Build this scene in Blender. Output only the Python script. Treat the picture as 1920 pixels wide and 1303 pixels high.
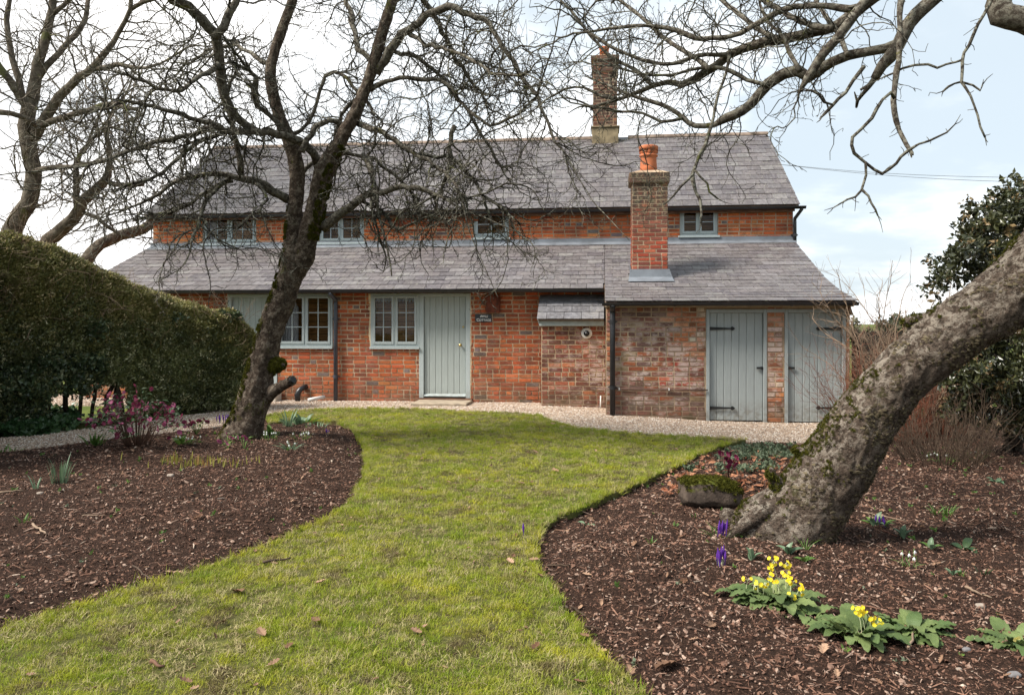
import bpy, math, random
import numpy as np
from mathutils import Vector, Matrix, noise as mnoise

rnd = random.Random(7)
NR = np.random.default_rng(11)
for o in list(bpy.data.objects):
    bpy.data.objects.remove(o)
SC = bpy.context.scene
COL = SC.collection
R = math.radians

# ------------------------------------------------------------------ camera, sky, sun, exposure
FPX, CX, HY = 1493.3, 960.0, 603.0          # focal length and horizon in photo pixels (1920 wide)
YAW = 6.6
SY, CY = math.sin(R(YAW)), math.cos(R(YAW))
CAMZ = 1.5
cam_d = bpy.data.cameras.new('camera')
cam = bpy.data.objects.new('camera', cam_d)
COL.objects.link(cam)
cam.location = (0, 0, CAMZ)
cam.rotation_euler = (R(90), 0, R(YAW))
cam_d.sensor_width = 36.0
cam_d.lens = 28.0
cam_d.shift_y = -(651.5 - HY) / 1920.0
cam_d.clip_start = 0.05
cam_d.clip_end = 2000
SC.camera = cam

SUN_DIR = Vector((-0.60, -0.30, 0.74)).normalized()     # towards the veiled sun
SUN_EL = math.asin(SUN_DIR.z)
SUN_AZ = math.atan2(SUN_DIR.x, SUN_DIR.y)
world = bpy.data.worlds.new("World")
SC.world = world
world.use_nodes = True
wn = world.node_tree
wn.nodes.clear()
def wnode(t, **k):
    n = wn.nodes.new(t)
    for a, b in k.items():
        setattr(n, a, b)
    return n
sky = wnode('ShaderNodeTexSky', sky_type='NISHITA', sun_disc=False)
sky.sun_elevation = SUN_EL
sky.sun_rotation = SUN_AZ
sky.altitude = 50
sky.air_density = 1.0
sky.dust_density = 2.0
sky.ozone_density = 1.0
tc = wnode('ShaderNodeTexCoord')
sep = wnode('ShaderNodeSeparateXYZ')
wn.links.new(tc.outputs['Generated'], sep.inputs[0])
def wmath(op, a, b=None, clamp=False):
    n = wnode('ShaderNodeMath', operation=op, use_clamp=clamp)
    for i, v in enumerate((a, b)):
        if v is None:
            continue
        if isinstance(v, (int, float)):
            n.inputs[i].default_value = v
        else:
            wn.links.new(v, n.inputs[i])
    return n.outputs[0]
zc = wmath('ADD', wmath('MAXIMUM', sep.outputs[2], 0.0), 0.22)
comb = wnode('ShaderNodeCombineXYZ')
wn.links.new(wmath('DIVIDE', sep.outputs[0], zc), comb.inputs[0])
wn.links.new(wmath('DIVIDE', sep.outputs[1], zc), comb.inputs[1])
no = wnode('ShaderNodeTexNoise')
no.inputs['Scale'].default_value = 0.8
no.inputs['Detail'].default_value = 7
no.inputs['Roughness'].default_value = 0.56
wn.links.new(comb.outputs[0], no.inputs['Vector'])
dot = wnode('ShaderNodeVectorMath', operation='DOT_PRODUCT')
wn.links.new(tc.outputs['Generated'], dot.inputs[0])
dot.inputs[1].default_value = Vector((-0.80, 0.55, 0.25)).normalized()
cloud_bank = wmath('MULTIPLY', wmath('POWER', wmath('MAXIMUM', dot.outputs['Value'], 0.0), 3.0), 1.3)  # clouds thicken into a bank towards the left
low = wmath('MULTIPLY', wmath('SUBTRACT', 0.27, sep.outputs[2]), 1.5)
m = wmath('ADD', wmath('ADD', wmath('MULTIPLY', wmath('SUBTRACT', no.outputs['Fac'], 0.5), 4.2), cloud_bank), low)
mask = wmath('ADD', m, 0.02, clamp=True)
mr = wnode('ShaderNodeMapRange', interpolation_type='SMOOTHSTEP')
wn.links.new(mask, mr.inputs['Value'])
mr.inputs['To Min'].default_value = 0.10
mr.inputs['To Max'].default_value = 1.0
glow = wmath('ADD', wmath('MULTIPLY', no.outputs['Fac'], 0.5), 0.75)
cloud = wnode('ShaderNodeMix', data_type='RGBA', blend_type='MULTIPLY')
cloud.inputs['Factor'].default_value = 1.0
cloud.inputs['A'].default_value = (8.6, 8.5, 8.4, 1)
gl = wnode('ShaderNodeCombineColor')
for i in range(3):
    wn.links.new(glow, gl.inputs[i])
wn.links.new(gl.outputs[0], cloud.inputs['B'])
veil = wnode('ShaderNodeMix', data_type='RGBA')          # thin high veil that pales the blue
veil.inputs['Factor'].default_value = 0.85
wn.links.new(sky.outputs[0], veil.inputs['A'])
veil.inputs['B'].default_value = (3.5, 4.15, 4.6, 1)
mix = wnode('ShaderNodeMix', data_type='RGBA')
wn.links.new(mr.outputs[0], mix.inputs['Factor'])
wn.links.new(veil.outputs['Result'], mix.inputs['A'])
wn.links.new(cloud.outputs['Result'], mix.inputs['B'])
bg = wnode('ShaderNodeBackground')
bg.inputs['Strength'].default_value = 0.10
wo = wnode('ShaderNodeOutputWorld')
wn.links.new(mix.outputs['Result'], bg.inputs['Color'])
wn.links.new(bg.outputs[0], wo.inputs['Surface'])

sun_d = bpy.data.lights.new('sun', 'SUN')
sun_d.energy = 3.9
sun_d.angle = R(20)
sun_d.color = (1.0, 0.94, 0.86)
sun = bpy.data.objects.new('sun', sun_d)
COL.objects.link(sun)
sun.rotation_euler = SUN_DIR.to_track_quat('Z', 'Y').to_euler()
sun.location = SUN_DIR * 60

SC.view_settings.view_transform = 'Standard'
SC.view_settings.look = 'None'
SC.view_settings.exposure = 1.0
SC.view_settings.gamma = 1.0
SC.view_settings.use_curve_mapping = False
SC.render.engine = 'CYCLES'
SC.cycles.max_bounces = 6
SC.cycles.diffuse_bounces = 3
SC.cycles.glossy_bounces = 2
SC.cycles.transmission_bounces = 3
SC.cycles.transparent_max_bounces = 8
SC.cycles.caustics_reflective = False
SC.cycles.caustics_refractive = False

# ------------------------------------------------------------------ where a pixel of the photo lies in the place
def ray(px, py):
    u = (px - CX) / FPX
    return Vector((-SY + CY * u, CY + SY * u, (HY - py) / FPX))
def PY(px, py, Y):
    """point on the plane y = Y"""
    d = ray(px, py)
    return Vector((0, 0, CAMZ)) + d * (Y / d.y)
def PD(px, py, depth):
    return Vector((0, 0, CAMZ)) + ray(px, py) * depth
def sstep(a, b, x):
    t = min(1, max(0, (x - a) / (b - a)))
    return t * t * (3 - 2 * t)
def gz(x, y=0):
    return -0.115 * sstep(-1.0, 2.5, x)
def G(px, py, dz=0.0):
    d = ray(px, py)
    z = 0.0
    for _ in range(6):
        t = (z + dz - CAMZ) / d.z
        p = Vector((0, 0, CAMZ)) + d * t
        z = gz(p.x, p.y)
    return Vector((p.x, p.y, z + dz))

# ------------------------------------------------------------------ mesh helpers
class MB:
    def __init__(s):
        s.v, s.f, s.c, s.m = [], [], [], []
    def add(s, vs, fs, col=None, mi=0):
        n = len(s.v)
        s.v.extend([tuple(v) for v in vs])
        s.f.extend([tuple(n + i for i in f) for f in fs])
        s.c.extend([col or (1, 1, 1)] * len(vs))
        s.m.extend([mi] * len(fs))
        return s
    def box(s, x0, x1, y0, y1, z0, z1, col=None, mi=0):
        return s.add([(x0, y0, z0), (x1, y0, z0), (x1, y1, z0), (x0, y1, z0), (x0, y0, z1), (x1, y0, z1), (x1, y1, z1), (x0, y1, z1)],
                     [(0, 3, 2, 1), (4, 5, 6, 7), (0, 1, 5, 4), (1, 2, 6, 5), (2, 3, 7, 6), (3, 0, 4, 7)], col, mi)
    def ring(s, x0, x1, z0, z1, w, y0, y1, wb=None, wt=None):
        wb = w if wb is None else wb
        wt = w if wt is None else wt
        s.box(x0, x0 + w, y0, y1, z0, z1)
        s.box(x1 - w, x1, y0, y1, z0, z1)
        s.box(x0 + w, x1 - w, y0 + .0005, y1 - .0005, z1 - wt, z1)
        s.box(x0 + w, x1 - w, y0 + .0005, y1 - .0005, z0, z0 + wb)
        return s
    def tube(s, pts, rad, n=10, cap=True, col=None):
        pts = [Vector(p) for p in pts]
        if not hasattr(rad, '__len__'):
            rad = [rad] * len(pts)
        base = len(s.v)
        up = None
        vs = []
        for i, p in enumerate(pts):
            t = (pts[min(i + 1, len(pts) - 1)] - pts[max(i - 1, 0)])
            t = t.normalized() if t.length > 1e-9 else Vector((0, 0, 1))
            if up is None:
                up = t.orthogonal().normalized()
            up = (up - t * up.dot(t))
            up = up.normalized() if up.length > 1e-6 else t.orthogonal().normalized()
            b = t.cross(up)
            for k in range(n):
                a = 2 * math.pi * k / n
                vs.append(p + (up * math.cos(a) + b * math.sin(a)) * rad[i])
        fs = []
        for i in range(len(pts) - 1):
            for k in range(n):
                a, b2 = i * n + k, i * n + (k + 1) % n
                fs.append((a, b2, b2 + n, a + n))
        if cap:
            fs.append(tuple(range(n - 1, -1, -1)))
            fs.append(tuple((len(pts) - 1) * n + k for k in range(n)))
        return s.add(vs, fs, col)
    def mesh(s, name, mats, smooth=False):
        me = bpy.data.meshes.new(name)
        me.from_pydata(s.v, [], s.f)
        for mt in (mats if isinstance(mats, (list, tuple)) else [mats]):
            me.materials.append(mt)
        if any(s.m):
            me.polygons.foreach_set('material_index', s.m)
        if any(c != (1, 1, 1) for c in s.c):
            at = me.color_attributes.new('col', 'FLOAT_COLOR', 'POINT')
            a = np.ones((len(s.v), 4), np.float32)
            a[:, :3] = s.c
            at.data.foreach_set('color', a.ravel())
        if smooth:
            me.polygons.foreach_set('use_smooth', [True] * len(me.polygons))
        me.update()
        return me
    def obj(s, name, mats, parent=None, smooth=False):
        return link(name, s.mesh(name, mats, smooth), parent)
def link(name, data, parent=None, loc=None, rot=None, scl=None):
    o = bpy.data.objects.new(name, data)
    COL.objects.link(o)
    if parent is not None:
        o.parent = parent
    if loc is not None:
        o.location = loc
    if rot is not None:
        o.rotation_euler = rot
    if scl is not None:
        o.scale = (scl,) * 3 if isinstance(scl, (int, float)) else scl
    return o
def child(name, data, parent, loc=(0, 0, 0), rot=(0, 0, 0), scl=1.0):
    return link(name, data, parent, loc, rot, scl)
def tag(o, label=None, cat=None, group=None, kind=None):
    if label: o['label'] = label
    if cat: o['category'] = cat
    if group: o['group'] = group
    if kind: o['kind'] = kind
    return o
def empty(name, loc, label, cat, group=None, rz=0):
    o = link(name, None, None, loc, (0, 0, rz))
    o.empty_display_size = 0.2
    return tag(o, label, cat, group)
def bevel(o, w=.004, seg=1):
    md = o.modifiers.new('bevel', 'BEVEL')
    md.width = w
    md.segments = seg
    md.limit_method = 'ANGLE'
    return o
def npmesh(name, V, F, mats, smooth=True, col=None):
    """V (n,3), F (m,k) arrays"""
    me = bpy.data.meshes.new(name)
    V = np.asarray(V, np.float32); F = np.asarray(F, np.int32)
    me.vertices.add(len(V)); me.vertices.foreach_set('co', V.ravel())
    k = F.shape[1]
    me.loops.add(F.size); me.loops.foreach_set('vertex_index', F.ravel())
    me.polygons.add(len(F))
    me.polygons.foreach_set('loop_start', np.arange(0, F.size, k, dtype=np.int32))
    for mt in (mats if isinstance(mats, (list, tuple)) else [mats]):
        me.materials.append(mt)
    if col is not None:
        at = me.color_attributes.new('col', 'FLOAT_COLOR', 'POINT')
        a = np.ones((len(V), 4), np.float32); a[:, :3] = col
        at.data.foreach_set('color', a.ravel())
    if smooth:
        me.polygons.foreach_set('use_smooth', np.ones(len(F), bool))
    me.update(calc_edges=True)
    me.validate()
    return me

# ------------------------------------------------------------------ material helpers
class NT:
    def __init__(s, name):
        s.m = bpy.data.materials.new(name)
        s.m.use_nodes = True
        s.t = s.m.node_tree
        s.b = s.t.nodes['Principled BSDF']
        s.out = s.t.nodes['Material Output']
        s.pos = s.n('ShaderNodeNewGeometry').outputs['Position']
    def n(s, typ, **k):
        nd = s.t.nodes.new(typ)
        for a, b in k.items():
            setattr(nd, a, b)
        return nd
    def set(s, sock, v):
        if v is None:
            return
        if hasattr(v, 'links') or isinstance(v, bpy.types.NodeSocket):
            s.t.links.new(v, sock)
        else:
            if hasattr(sock.default_value, '__len__') and not isinstance(v, (int, float)):
                v = tuple(v) + ((1,) if len(v) == 3 and len(sock.default_value) == 4 else ())
            sock.default_value = v
    def noise(s, scale, detail=4, rough=.55, vec=None, dist=0, fac=True):
        nd = s.n('ShaderNodeTexNoise')
        nd.inputs['Scale'].default_value = scale
        nd.inputs['Detail'].default_value = detail
        nd.inputs['Roughness'].default_value = rough
        nd.inputs['Distortion'].default_value = dist
        s.set(nd.inputs['Vector'], vec or s.pos)
        return nd.outputs['Fac' if fac else 'Color']
    def voro(s, scale, vec=None, feature='F1', out='Distance', rand=1):
        nd = s.n('ShaderNodeTexVoronoi', feature=feature)
        nd.inputs['Scale'].default_value = scale
        nd.inputs['Randomness'].default_value = rand
        s.set(nd.inputs['Vector'], vec or s.pos)
        return nd.outputs[out]
    def ramp(s, v, a, b, lo=0.0, hi=1.0):
        nd = s.n('ShaderNodeMapRange', interpolation_type='SMOOTHSTEP')
        s.set(nd.inputs['Value'], v)
        for k, x in (('From Min', a), ('From Max', b), ('To Min', lo), ('To Max', hi)):
            nd.inputs[k].default_value = x
        return nd.outputs[0]
    def math(s, op, a, b=0.0, clamp=False):
        nd = s.n('ShaderNodeMath', operation=op, use_clamp=clamp)
        s.set(nd.inputs[0], a); s.set(nd.inputs[1], b)
        return nd.outputs[0]
    def mix(s, f, a, b, mode='MIX'):
        nd = s.n('ShaderNodeMix', data_type='RGBA', blend_type=mode)
        s.set(nd.inputs['Factor'], f); s.set(nd.inputs['A'], a); s.set(nd.inputs['B'], b)
        return nd.outputs['Result']
    def xyz(s, v=None):
        nd = s.n('ShaderNodeSeparateXYZ')
        s.set(nd.inputs[0], v or s.pos)
        return nd.outputs
    def scale(s, v, sc):
        nd = s.n('ShaderNodeMapping')
        s.set(nd.inputs['Vector'], v or s.pos)
        nd.inputs['Scale'].default_value = sc
        return nd.outputs[0]
    def attr(s, name='col'):
        return s.n('ShaderNodeAttribute', attribute_name=name).outputs['Color']
    def rand(s):
        return s.n('ShaderNodeObjectInfo').outputs['Random']
    def objco(s):
        return s.n('ShaderNodeTexCoord').outputs['Object']
    def bump(s, h, strength=.4, dist=.01):
        nd = s.n('ShaderNodeBump')
        nd.inputs['Strength'].default_value = strength
        nd.inputs['Distance'].default_value = dist
        s.set(nd.inputs['Height'], h)
        s.set(s.b.inputs['Normal'], nd.outputs[0])
    def fin(s, col=None, rough=None, spec=.3, metal=None):
        s.set(s.b.inputs['Base Color'], col)
        s.set(s.b.inputs['Roughness'], rough)
        s.b.inputs['Specular IOR Level'].default_value = spec
        if metal is not None:
            s.b.inputs['Metallic'].default_value = metal
        return s.m
    def trans(s, col, amt=.3):
        """leaf light passing through"""
        tr = s.n('ShaderNodeBsdfTranslucent')
        s.set(tr.inputs['Color'], col)
        mx = s.n('ShaderNodeMixShader')
        mx.inputs[0].default_value = amt
        s.t.links.new(s.b.outputs[0], mx.inputs[1]); s.t.links.new(tr.outputs[0], mx.inputs[2])
        s.t.links.new(mx.outputs[0], s.out.inputs['Surface'])
        return s.m
M = {}
def simple(name, col, rough=.6, spec=.3, metal=None, var=.12, sc=8, bump=0, bsc=60):
    t = NT(name)
    c = t.mix(t.ramp(t.noise(sc, 5), .3, .7), tuple(x * (1 - var) for x in col), tuple(x * (1 + var) for x in col))
    if bump:
        t.bump(t.noise(bsc, 5), bump, .004)
    M[name] = t.fin(c, rough, spec, metal)
    return M[name]

# bricks: colour per brick from the attribute, weathering from the place
def brick_mat():
    t = NT('brick')
    base = t.attr()
    n1 = t.noise(38, 5, .65)
    c = t.mix(1.0, base, t.mix(t.ramp(n1, .25, .75), (.72, .70, .70), (1.22, 1.2, 1.16)), 'MULTIPLY')
    x, y, z = t.xyz()
    # soot and grime
    g = t.ramp(t.noise(2.1, 7, .7), .46, .66, 0, .62)
    c = t.mix(g, c, (.085, .05, .04))
    # small lime flecks
    fl = t.ramp(t.noise(22, 4, .7), .66, .74, 0, .55)
    c = t.mix(fl, c, (.50, .40, .32))
    # lime bloom, mostly on the outbuilding side, and damp at the foot
    side = t.ramp(x, -1.6, .5, .12, 1)
    lb = t.math('MULTIPLY', t.ramp(t.noise(2.6, 8, .78, t.scale(t.pos, (1, 1, 1.7))), .47, .60, 0, .85), side)
    hi = t.ramp(z, 1.2, 1.9, 1, 0)
    c = t.mix(t.math('MULTIPLY', lb, hi), c, (.50, .40, .35))
    foot = t.math('MULTIPLY', t.ramp(z, 0, .55, 1, 0), t.ramp(t.noise(3.0, 6, .7), .35, .65, .15, .8))
    c = t.mix(foot, c, (.13, .085, .055))
    alg = t.math('MULTIPLY', t.ramp(z, .0, .35, 1, 0), t.ramp(t.noise(6, 5, .7), .5, .68, 0, .7))
    c = t.mix(alg, c, (.055, .05, .022))
    # sooty, lichened top of the chimney standing in the roof
    ch = t.math('MULTIPLY', t.ramp(z, 2.9, 3.7, 0, 1), t.ramp(y, 16.5, 17.0, 1, 0))
    ch = t.math('MULTIPLY', ch, t.ramp(t.noise(6, 7, .72), .30, .58, .35, .97))
    c = t.mix(ch, c, t.mix(t.ramp(t.noise(30, 4, .7), .5, .62), (.055, .045, .035), (.20, .18, .11)))
    ch2 = t.math('MULTIPLY', t.ramp(z, 5.9, 6.3, 0, 1), t.ramp(t.noise(5, 6, .7), .4, .6, 0, .8))
    c = t.mix(ch2, c, (.075, .06, .05))
    t.bump(t.math('ADD', n1, t.math('MULTIPLY', t.noise(160, 3), .4)), .55, .006)
    M['brick'] = t.fin(c, .9, .15)
def mortar_mat():
    t = NT('mortar')
    c = t.mix(t.ramp(t.noise(3, 6, .7), .3, .7), (.30, .205, .125), (.60, .47, .33))
    x, y, z = t.xyz()
    c = t.mix(t.math('MULTIPLY', t.ramp(x, -1.6, .2, .2, 1), t.ramp(t.noise(1.3, 5), .4, .6, .1, .6)), c, (.24, .17, .12))
    c = t.mix(t.math('MULTIPLY', t.ramp(z, 0, .5, 1, 0), .5), c, (.22, .16, .11))
    t.bump(t.noise(90, 4), .6, .006)
    M['mortar'] = t.fin(c, .95, .1)
def slate_mat():
    t = NT('slate')
    base = t.attr()
    n = t.noise(14, 6, .65)
    c = t.mix(1.0, base, t.mix(t.ramp(n, .25, .75), (.52, .505, .51), (1.16, 1.14, 1.13)), 'MULTIPLY')
    st = t.ramp(t.noise(9, 5, .65, t.scale(t.pos, (3.2, .5, .5))), .50, .70, 0, .42)
    c = t.mix(st, c, (.23, .215, .22))
    w = t.ramp(t.noise(1.1, 7, .75), .46, .66, 0, .45)
    c = t.mix(w, c, (.080, .068, .066))
    w2 = t.ramp(t.noise(2.3, 7, .75, t.scale(t.pos, (1, 1.6, 1.6))), .52, .70, 0, .5)
    c = t.mix(w2, c, (.24, .225, .205))
    lich = t.math('MULTIPLY', t.ramp(t.noise(26, 3, .6), .63, .68, 0, .85), t.ramp(t.noise(1.5, 3), .40, .56))
    c = t.mix(lich, c, (.32, .32, .24))
    moss = t.ramp(t.noise(11, 3, .6), .69, .72, 0, .9)
    c = t.mix(moss, c, (.07, .065, .028))
    t.bump(n, .35, .006)
    M['slate'] = t.fin(c, t.ramp(n, .2, .8, .42, .66), .42)
brick_mat(); mortar_mat(); slate_mat()
def paint(name, col):
    t = NT(name)
    grain = t.noise(9, 5, .6, t.scale(t.pos, (7, 7, .5)))
    c = t.mix(t.ramp(grain, .3, .7), tuple(x * .93 for x in col), tuple(x * 1.06 for x in col))
    z = t.xyz()[2]
    c = t.mix(t.math('MULTIPLY', t.ramp(z, 0, .30, 1, 0), t.ramp(t.noise(12, 6, .7), .38, .62, 0, .6)), c, (.17, .15, .115))
    c = t.mix(t.ramp(t.noise(26, 5, .75), .64, .72, 0, .35), c, tuple(x * .6 for x in col))
    t.bump(grain, .14, .003)
    M[name] = t.fin(c, .48, .4)
paint('paint_door', (.345, .385, .37))
paint('paint_frame', (.385, .435, .435))
paint('paint_store', (.325, .355, .35))
simple('timber_plate', (.45, .36, .26), .8, var=.2, bump=.3)
simple('black_plastic', (.014, .014, .016), .38, .5, var=.3)
simple('slate_blue_pipe', (.045, .05, .065), .42, .5, var=.2)
simple('iron', (.012, .012, .012), .55, .4, bump=.3)
simple('brass', (.55, .42, .18), .32, .5, 1.0)
simple('lead', (.15, .165, .185), .55, .45, var=.25, sc=3, bump=.5, bsc=9)
simple('grey_board', (.27, .30, .29), .6, var=.12)
simple('render_block', (.21, .165, .10), .9, var=.35, sc=4, bump=.5)
simple('terracotta', (.42, .135, .06), .8, .2, var=.22, sc=5, bump=.2)
simple('ridge_clay', (.19, .145, .115), .9, .15, var=.4, sc=4, bump=.4)
simple('rust', (.13, .035, .018), .75, .25, var=.45, sc=9, bump=.3)
simple('white_paint', (.78, .77, .74), .5, var=.05)
simple('pipe_white', (.62, .60, .57), .5, var=.1)
simple('old_wood', (.13, .065, .04), .8, var=.35, sc=10, bump=.5)
simple('step_stone', (.32, .26, .19), .9, var=.3, sc=6, bump=.6)
simple('plaque', (.018, .021, .028), .35, .5, var=.2)
simple('plaster', (.55, .50, .42), .9, var=.1)
simple('curtain', (.50, .50, .52), .9, var=.1)
simple('copper_pipe', (.12, .07, .05), .6, .4, var=.3)
def pine():
    t = NT('room_pine')
    x, y, z = t.xyz()
    g = t.noise(6, 5, .6, t.scale(t.pos, (1, 1, 9)))
    c = t.mix(t.ramp(g, .3, .7), (.40, .17, .045), (.62, .31, .10))
    groove = t.ramp(t.math('ABSOLUTE', t.math('SUBTRACT', t.math('FRACT', t.math('MULTIPLY', z, 8.0)), .5)), .42, .49)
    c = t.mix(groove, c, (.10, .04, .01))
    M['room_pine'] = t.fin(c, .5)
pine()
def glassm():
    t = NT('window_glass')
    tr = t.n('ShaderNodeBsdfTransparent'); tr.inputs[0].default_value = (.96, .96, .95, 1)
    gl = t.n('ShaderNodeBsdfGlossy'); gl.inputs['Roughness'].default_value = .03
    nz = t.n('ShaderNodeBump'); nz.inputs['Strength'].default_value = .08; nz.inputs['Distance'].default_value = .02
    t.set(nz.inputs['Height'], t.noise(3.5, 2)); t.t.links.new(nz.outputs[0], gl.inputs['Normal'])
    fr = t.n('ShaderNodeFresnel'); fr.inputs['IOR'].default_value = 1.36
    mx = t.n('ShaderNodeMixShader')
    t.t.links.new(fr.outputs[0], mx.inputs[0]); t.t.links.new(tr.outputs[0], mx.inputs[1]); t.t.links.new(gl.outputs[0], mx.inputs[2])
    t.t.links.new(mx.outputs[0], t.out.inputs['Surface'])
    M['glass'] = t.m
glassm()
# ================================================================== THE COTTAGE
YU, YM, YO, YB, YR, YBACK = 17.2, 14.8, 13.2, 14.25, 20.4, 23.6
XL, XR = -10.28, 3.92
Z_EAVE, Z_RIDGE, Z_FLASH, Z_GUT = 3.93, 6.16, 3.17, 2.10
X0 = 0.03                                   # left edge of the outbuilding
cottage = empty('cottage', (0, 0, 0), 'long red brick cottage with grey slate roofs, sage green doors and two brick chimneys', 'cottage')

LEAN = [(YU, Z_FLASH), (14.50, 2.09)]
OUTP = [(YU, Z_FLASH), (16.0, 2.70), (15.2, 2.39), (14.5, 2.155), (13.9, 1.995), (13.4, 1.89), (12.97, 1.815)]
def prof_z(P, y):
    if y >= P[0][0]: return P[0][1]
    for (a, za), (b, zb) in zip(P, P[1:]):
        if b <= y <= a:
            return za + (zb - za) * (a - y) / (a - b)
    return P[-1][1]

# ---- bricks
BRK = []                                     # every brick: centre, half sizes (u, z), frame, colour, key
def hole_spans(holes, za, zb):
    return [(a, b) for a, b, c, d in holes if zb > c + .01 and za < d - .01]
def palette(kind):
    r = rnd.random()
    if kind == 'upper':
        base = (.54, .140, .048) if r < .55 else (.42, .10, .042) if r < .78 else (.58, .20, .08) if r < .965 else (.20, .16, .165)
    elif kind == 'main':
        base = (.41, .105, .042) if r < .50 else (.29, .080, .038) if r < .78 else (.46, .15, .058) if r < .975 else (.20, .15, .14)
    elif kind == 'bump':
        base = (.25, .078, .045) if r < .45 else (.13, .05, .035) if r < .8 else (.34, .12, .055)
    elif kind == 'store':
        base = (.22, .105, .078) if r < .4 else (.155, .085, .068) if r < .62 else (.30, .20, .165) if r < .80 else (.30, .10, .05) if r < .94 else (.33, .22, .12)
    elif kind == 'pier':
        base = (.46, .18, .085) if r < .45 else (.50, .25, .14) if r < .7 else (.24, .10, .055) if r < .86 else (.60, .47, .38)
    elif kind == 'chim':
        base = (.33, .07, .04) if r < .5 else (.22, .07, .05) if r < .8 else (.38, .12, .07)
    else:
        base = (.17, .068, .045) if r < .5 else (.10, .055, .042) if r < .85 else (.26, .10, .06)
    k = rnd.uniform(.80, 1.16)
    return tuple(c * k * rnd.uniform(.93, 1.07) for c in base)
def brick_run(o, ud, nd, L, z0, z1, holes=(), kind='main', ch=.08, bl=.245, keep=None, bond='garden', kindf=None, off=0.0):
    """courses of bricks on the wall plane through o, running along ud, facing nd"""
    n = int(round((z1 - z0) / ch))
    chh = (z1 - z0) / max(1, n)
    for i in range(n):
        za, zb = z0 + i * chh, z0 + (i + 1) * chh
        spans = sorted(hole_spans(holes, za, zb))
        segs, cur = [], 0.0
        for a, b in spans:
            if a > cur + .03: segs.append((cur, a))
            cur = max(cur, b)
        if cur < L - .03: segs.append((cur, L))
        header = bond == 'header' or (bond == 'garden' and i % 5 == 3)
        for (a, b) in segs:
            start = math.floor(a / bl) * bl - (bl * .5 if i % 2 else 0) + rnd.uniform(-.012, .012) + off
            x = start
            while x < b - .012:
                w = bl if not header else (bl * .5)
                if not header and rnd.random() < .10: w = bl * .5
                xa, xb = max(x, a), min(x + w, b)
                x += w
                if xb - xa < .035: continue
                um = (xa + xb) / 2
                if keep and not keep(um, (za + zb) / 2, (xb - xa) / 2): continue
                k = kindf(um, (za + zb) / 2) if kindf else kind
                c = Vector(o) + Vector(ud) * um + Vector((0, 0, (za + zb) / 2 + rnd.uniform(-.002, .002)))
                BRK.append((c, (xb - xa) / 2 - .0065 - rnd.uniform(0, .003), chh / 2 - .0062 - rnd.uniform(0, .0022),
                            Vector(ud), Vector(nd), palette(k), rnd.uniform(0, .0055), k))
def cells(mb, L, z0, z1, holes, place):
    xs = sorted({0.0, L, *[h[0] for h in holes], *[h[1] for h in holes]})
    zs = sorted({z0, z1, *[h[2] for h in holes], *[h[3] for h in holes]})
    xs = [x for x in xs if 0 <= x <= L]; zs = [z for z in zs if z0 <= z <= z1]
    for a, b in zip(xs, xs[1:]):
        for c, d in zip(zs, zs[1:]):
            mx, mz = (a + b) / 2, (c + d) / 2
            if any(h[0] < mx < h[1] and h[2] < mz < h[3] for h in holes): continue
            place(a, b, c, d)
def front_wall(name, xa, xb, Y, z0, z1, holes_w, th=.24, **kw):
    """wall facing the garden; holes given in world x, z"""
    hs = [(h[0] - xa, h[1] - xa, h[2], h[3]) for h in holes_w]
    mb = MB()
    cells(mb, xb - xa, z0, z1, hs, lambda a, b, c, d: mb.box(xa + a, xa + b, Y + .004, Y + th, c, d))
    w = mb.obj(name, M['mortar'], cottage)
    brick_run((xa, Y, 0), (1, 0, 0), (0, -1, 0), xb - xa, z0, z1, hs, **kw)
    return w
def wx(px, Y, py=603): return PY(px, py, Y).x
def wz(px, py, Y): return PY(px, py, Y).z
def rect(px0, px1, py0, py1, Y):
    pm, qm = (px0 + px1) / 2, (py0 + py1) / 2
    return (wx(px0, Y), wx(px1, Y), wz(pm, py1, Y), wz(pm, py0, Y))

# openings (photo pixels -> metres)
w_up1 = rect(380, 480, 405, 457, YU)
w_up2 = rect(598, 682, 402, 455, YU)
w_up3 = rect(888, 954, 396, 446, YU)
w_up4 = rect(1275, 1346, 391, 442, YU)
w_lo1 = rect(521, 624, 553, 648, YM)
w_lo2 = rect(695, 786, 553, 648, YM)
d_left = rect(427, 520, 553, 752, YM)
d_main = rect(786, 882, 551, 745, YM)
d_s1 = rect(1324, 1438, 581, 789, YO)
d_s2 = rect(1471, 1586, 581, 791, YO)
d_main = (d_main[0], d_main[1], .055, d_main[3])
d_left = (d_left[0], d_left[1], .02, d_left[3])
d_s1 = (d_s1[0], d_s1[1], gz(1.9) - .02, d_s1[3])
d_s2 = (d_s2[0], d_s2[1], gz(2.6) - .02, d_s2[3])
TOPM = 2.06
def fix(h, top): return (h[0], h[1], h[2], top)
w_lo1, w_lo2, d_left, d_main = [fix(h, 2.035) for h in (w_lo1, w_lo2, d_left, d_main)]
w_lo1 = (w_lo1[0], w_lo1[1], 1.02, 2.035); w_lo2 = (w_lo2[0], w_lo2[1], 1.02, 2.035)
d_s1 = fix(d_s1, 1.70); d_s2 = fix(d_s2, 1.70)
ZS = 1.735

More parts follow.
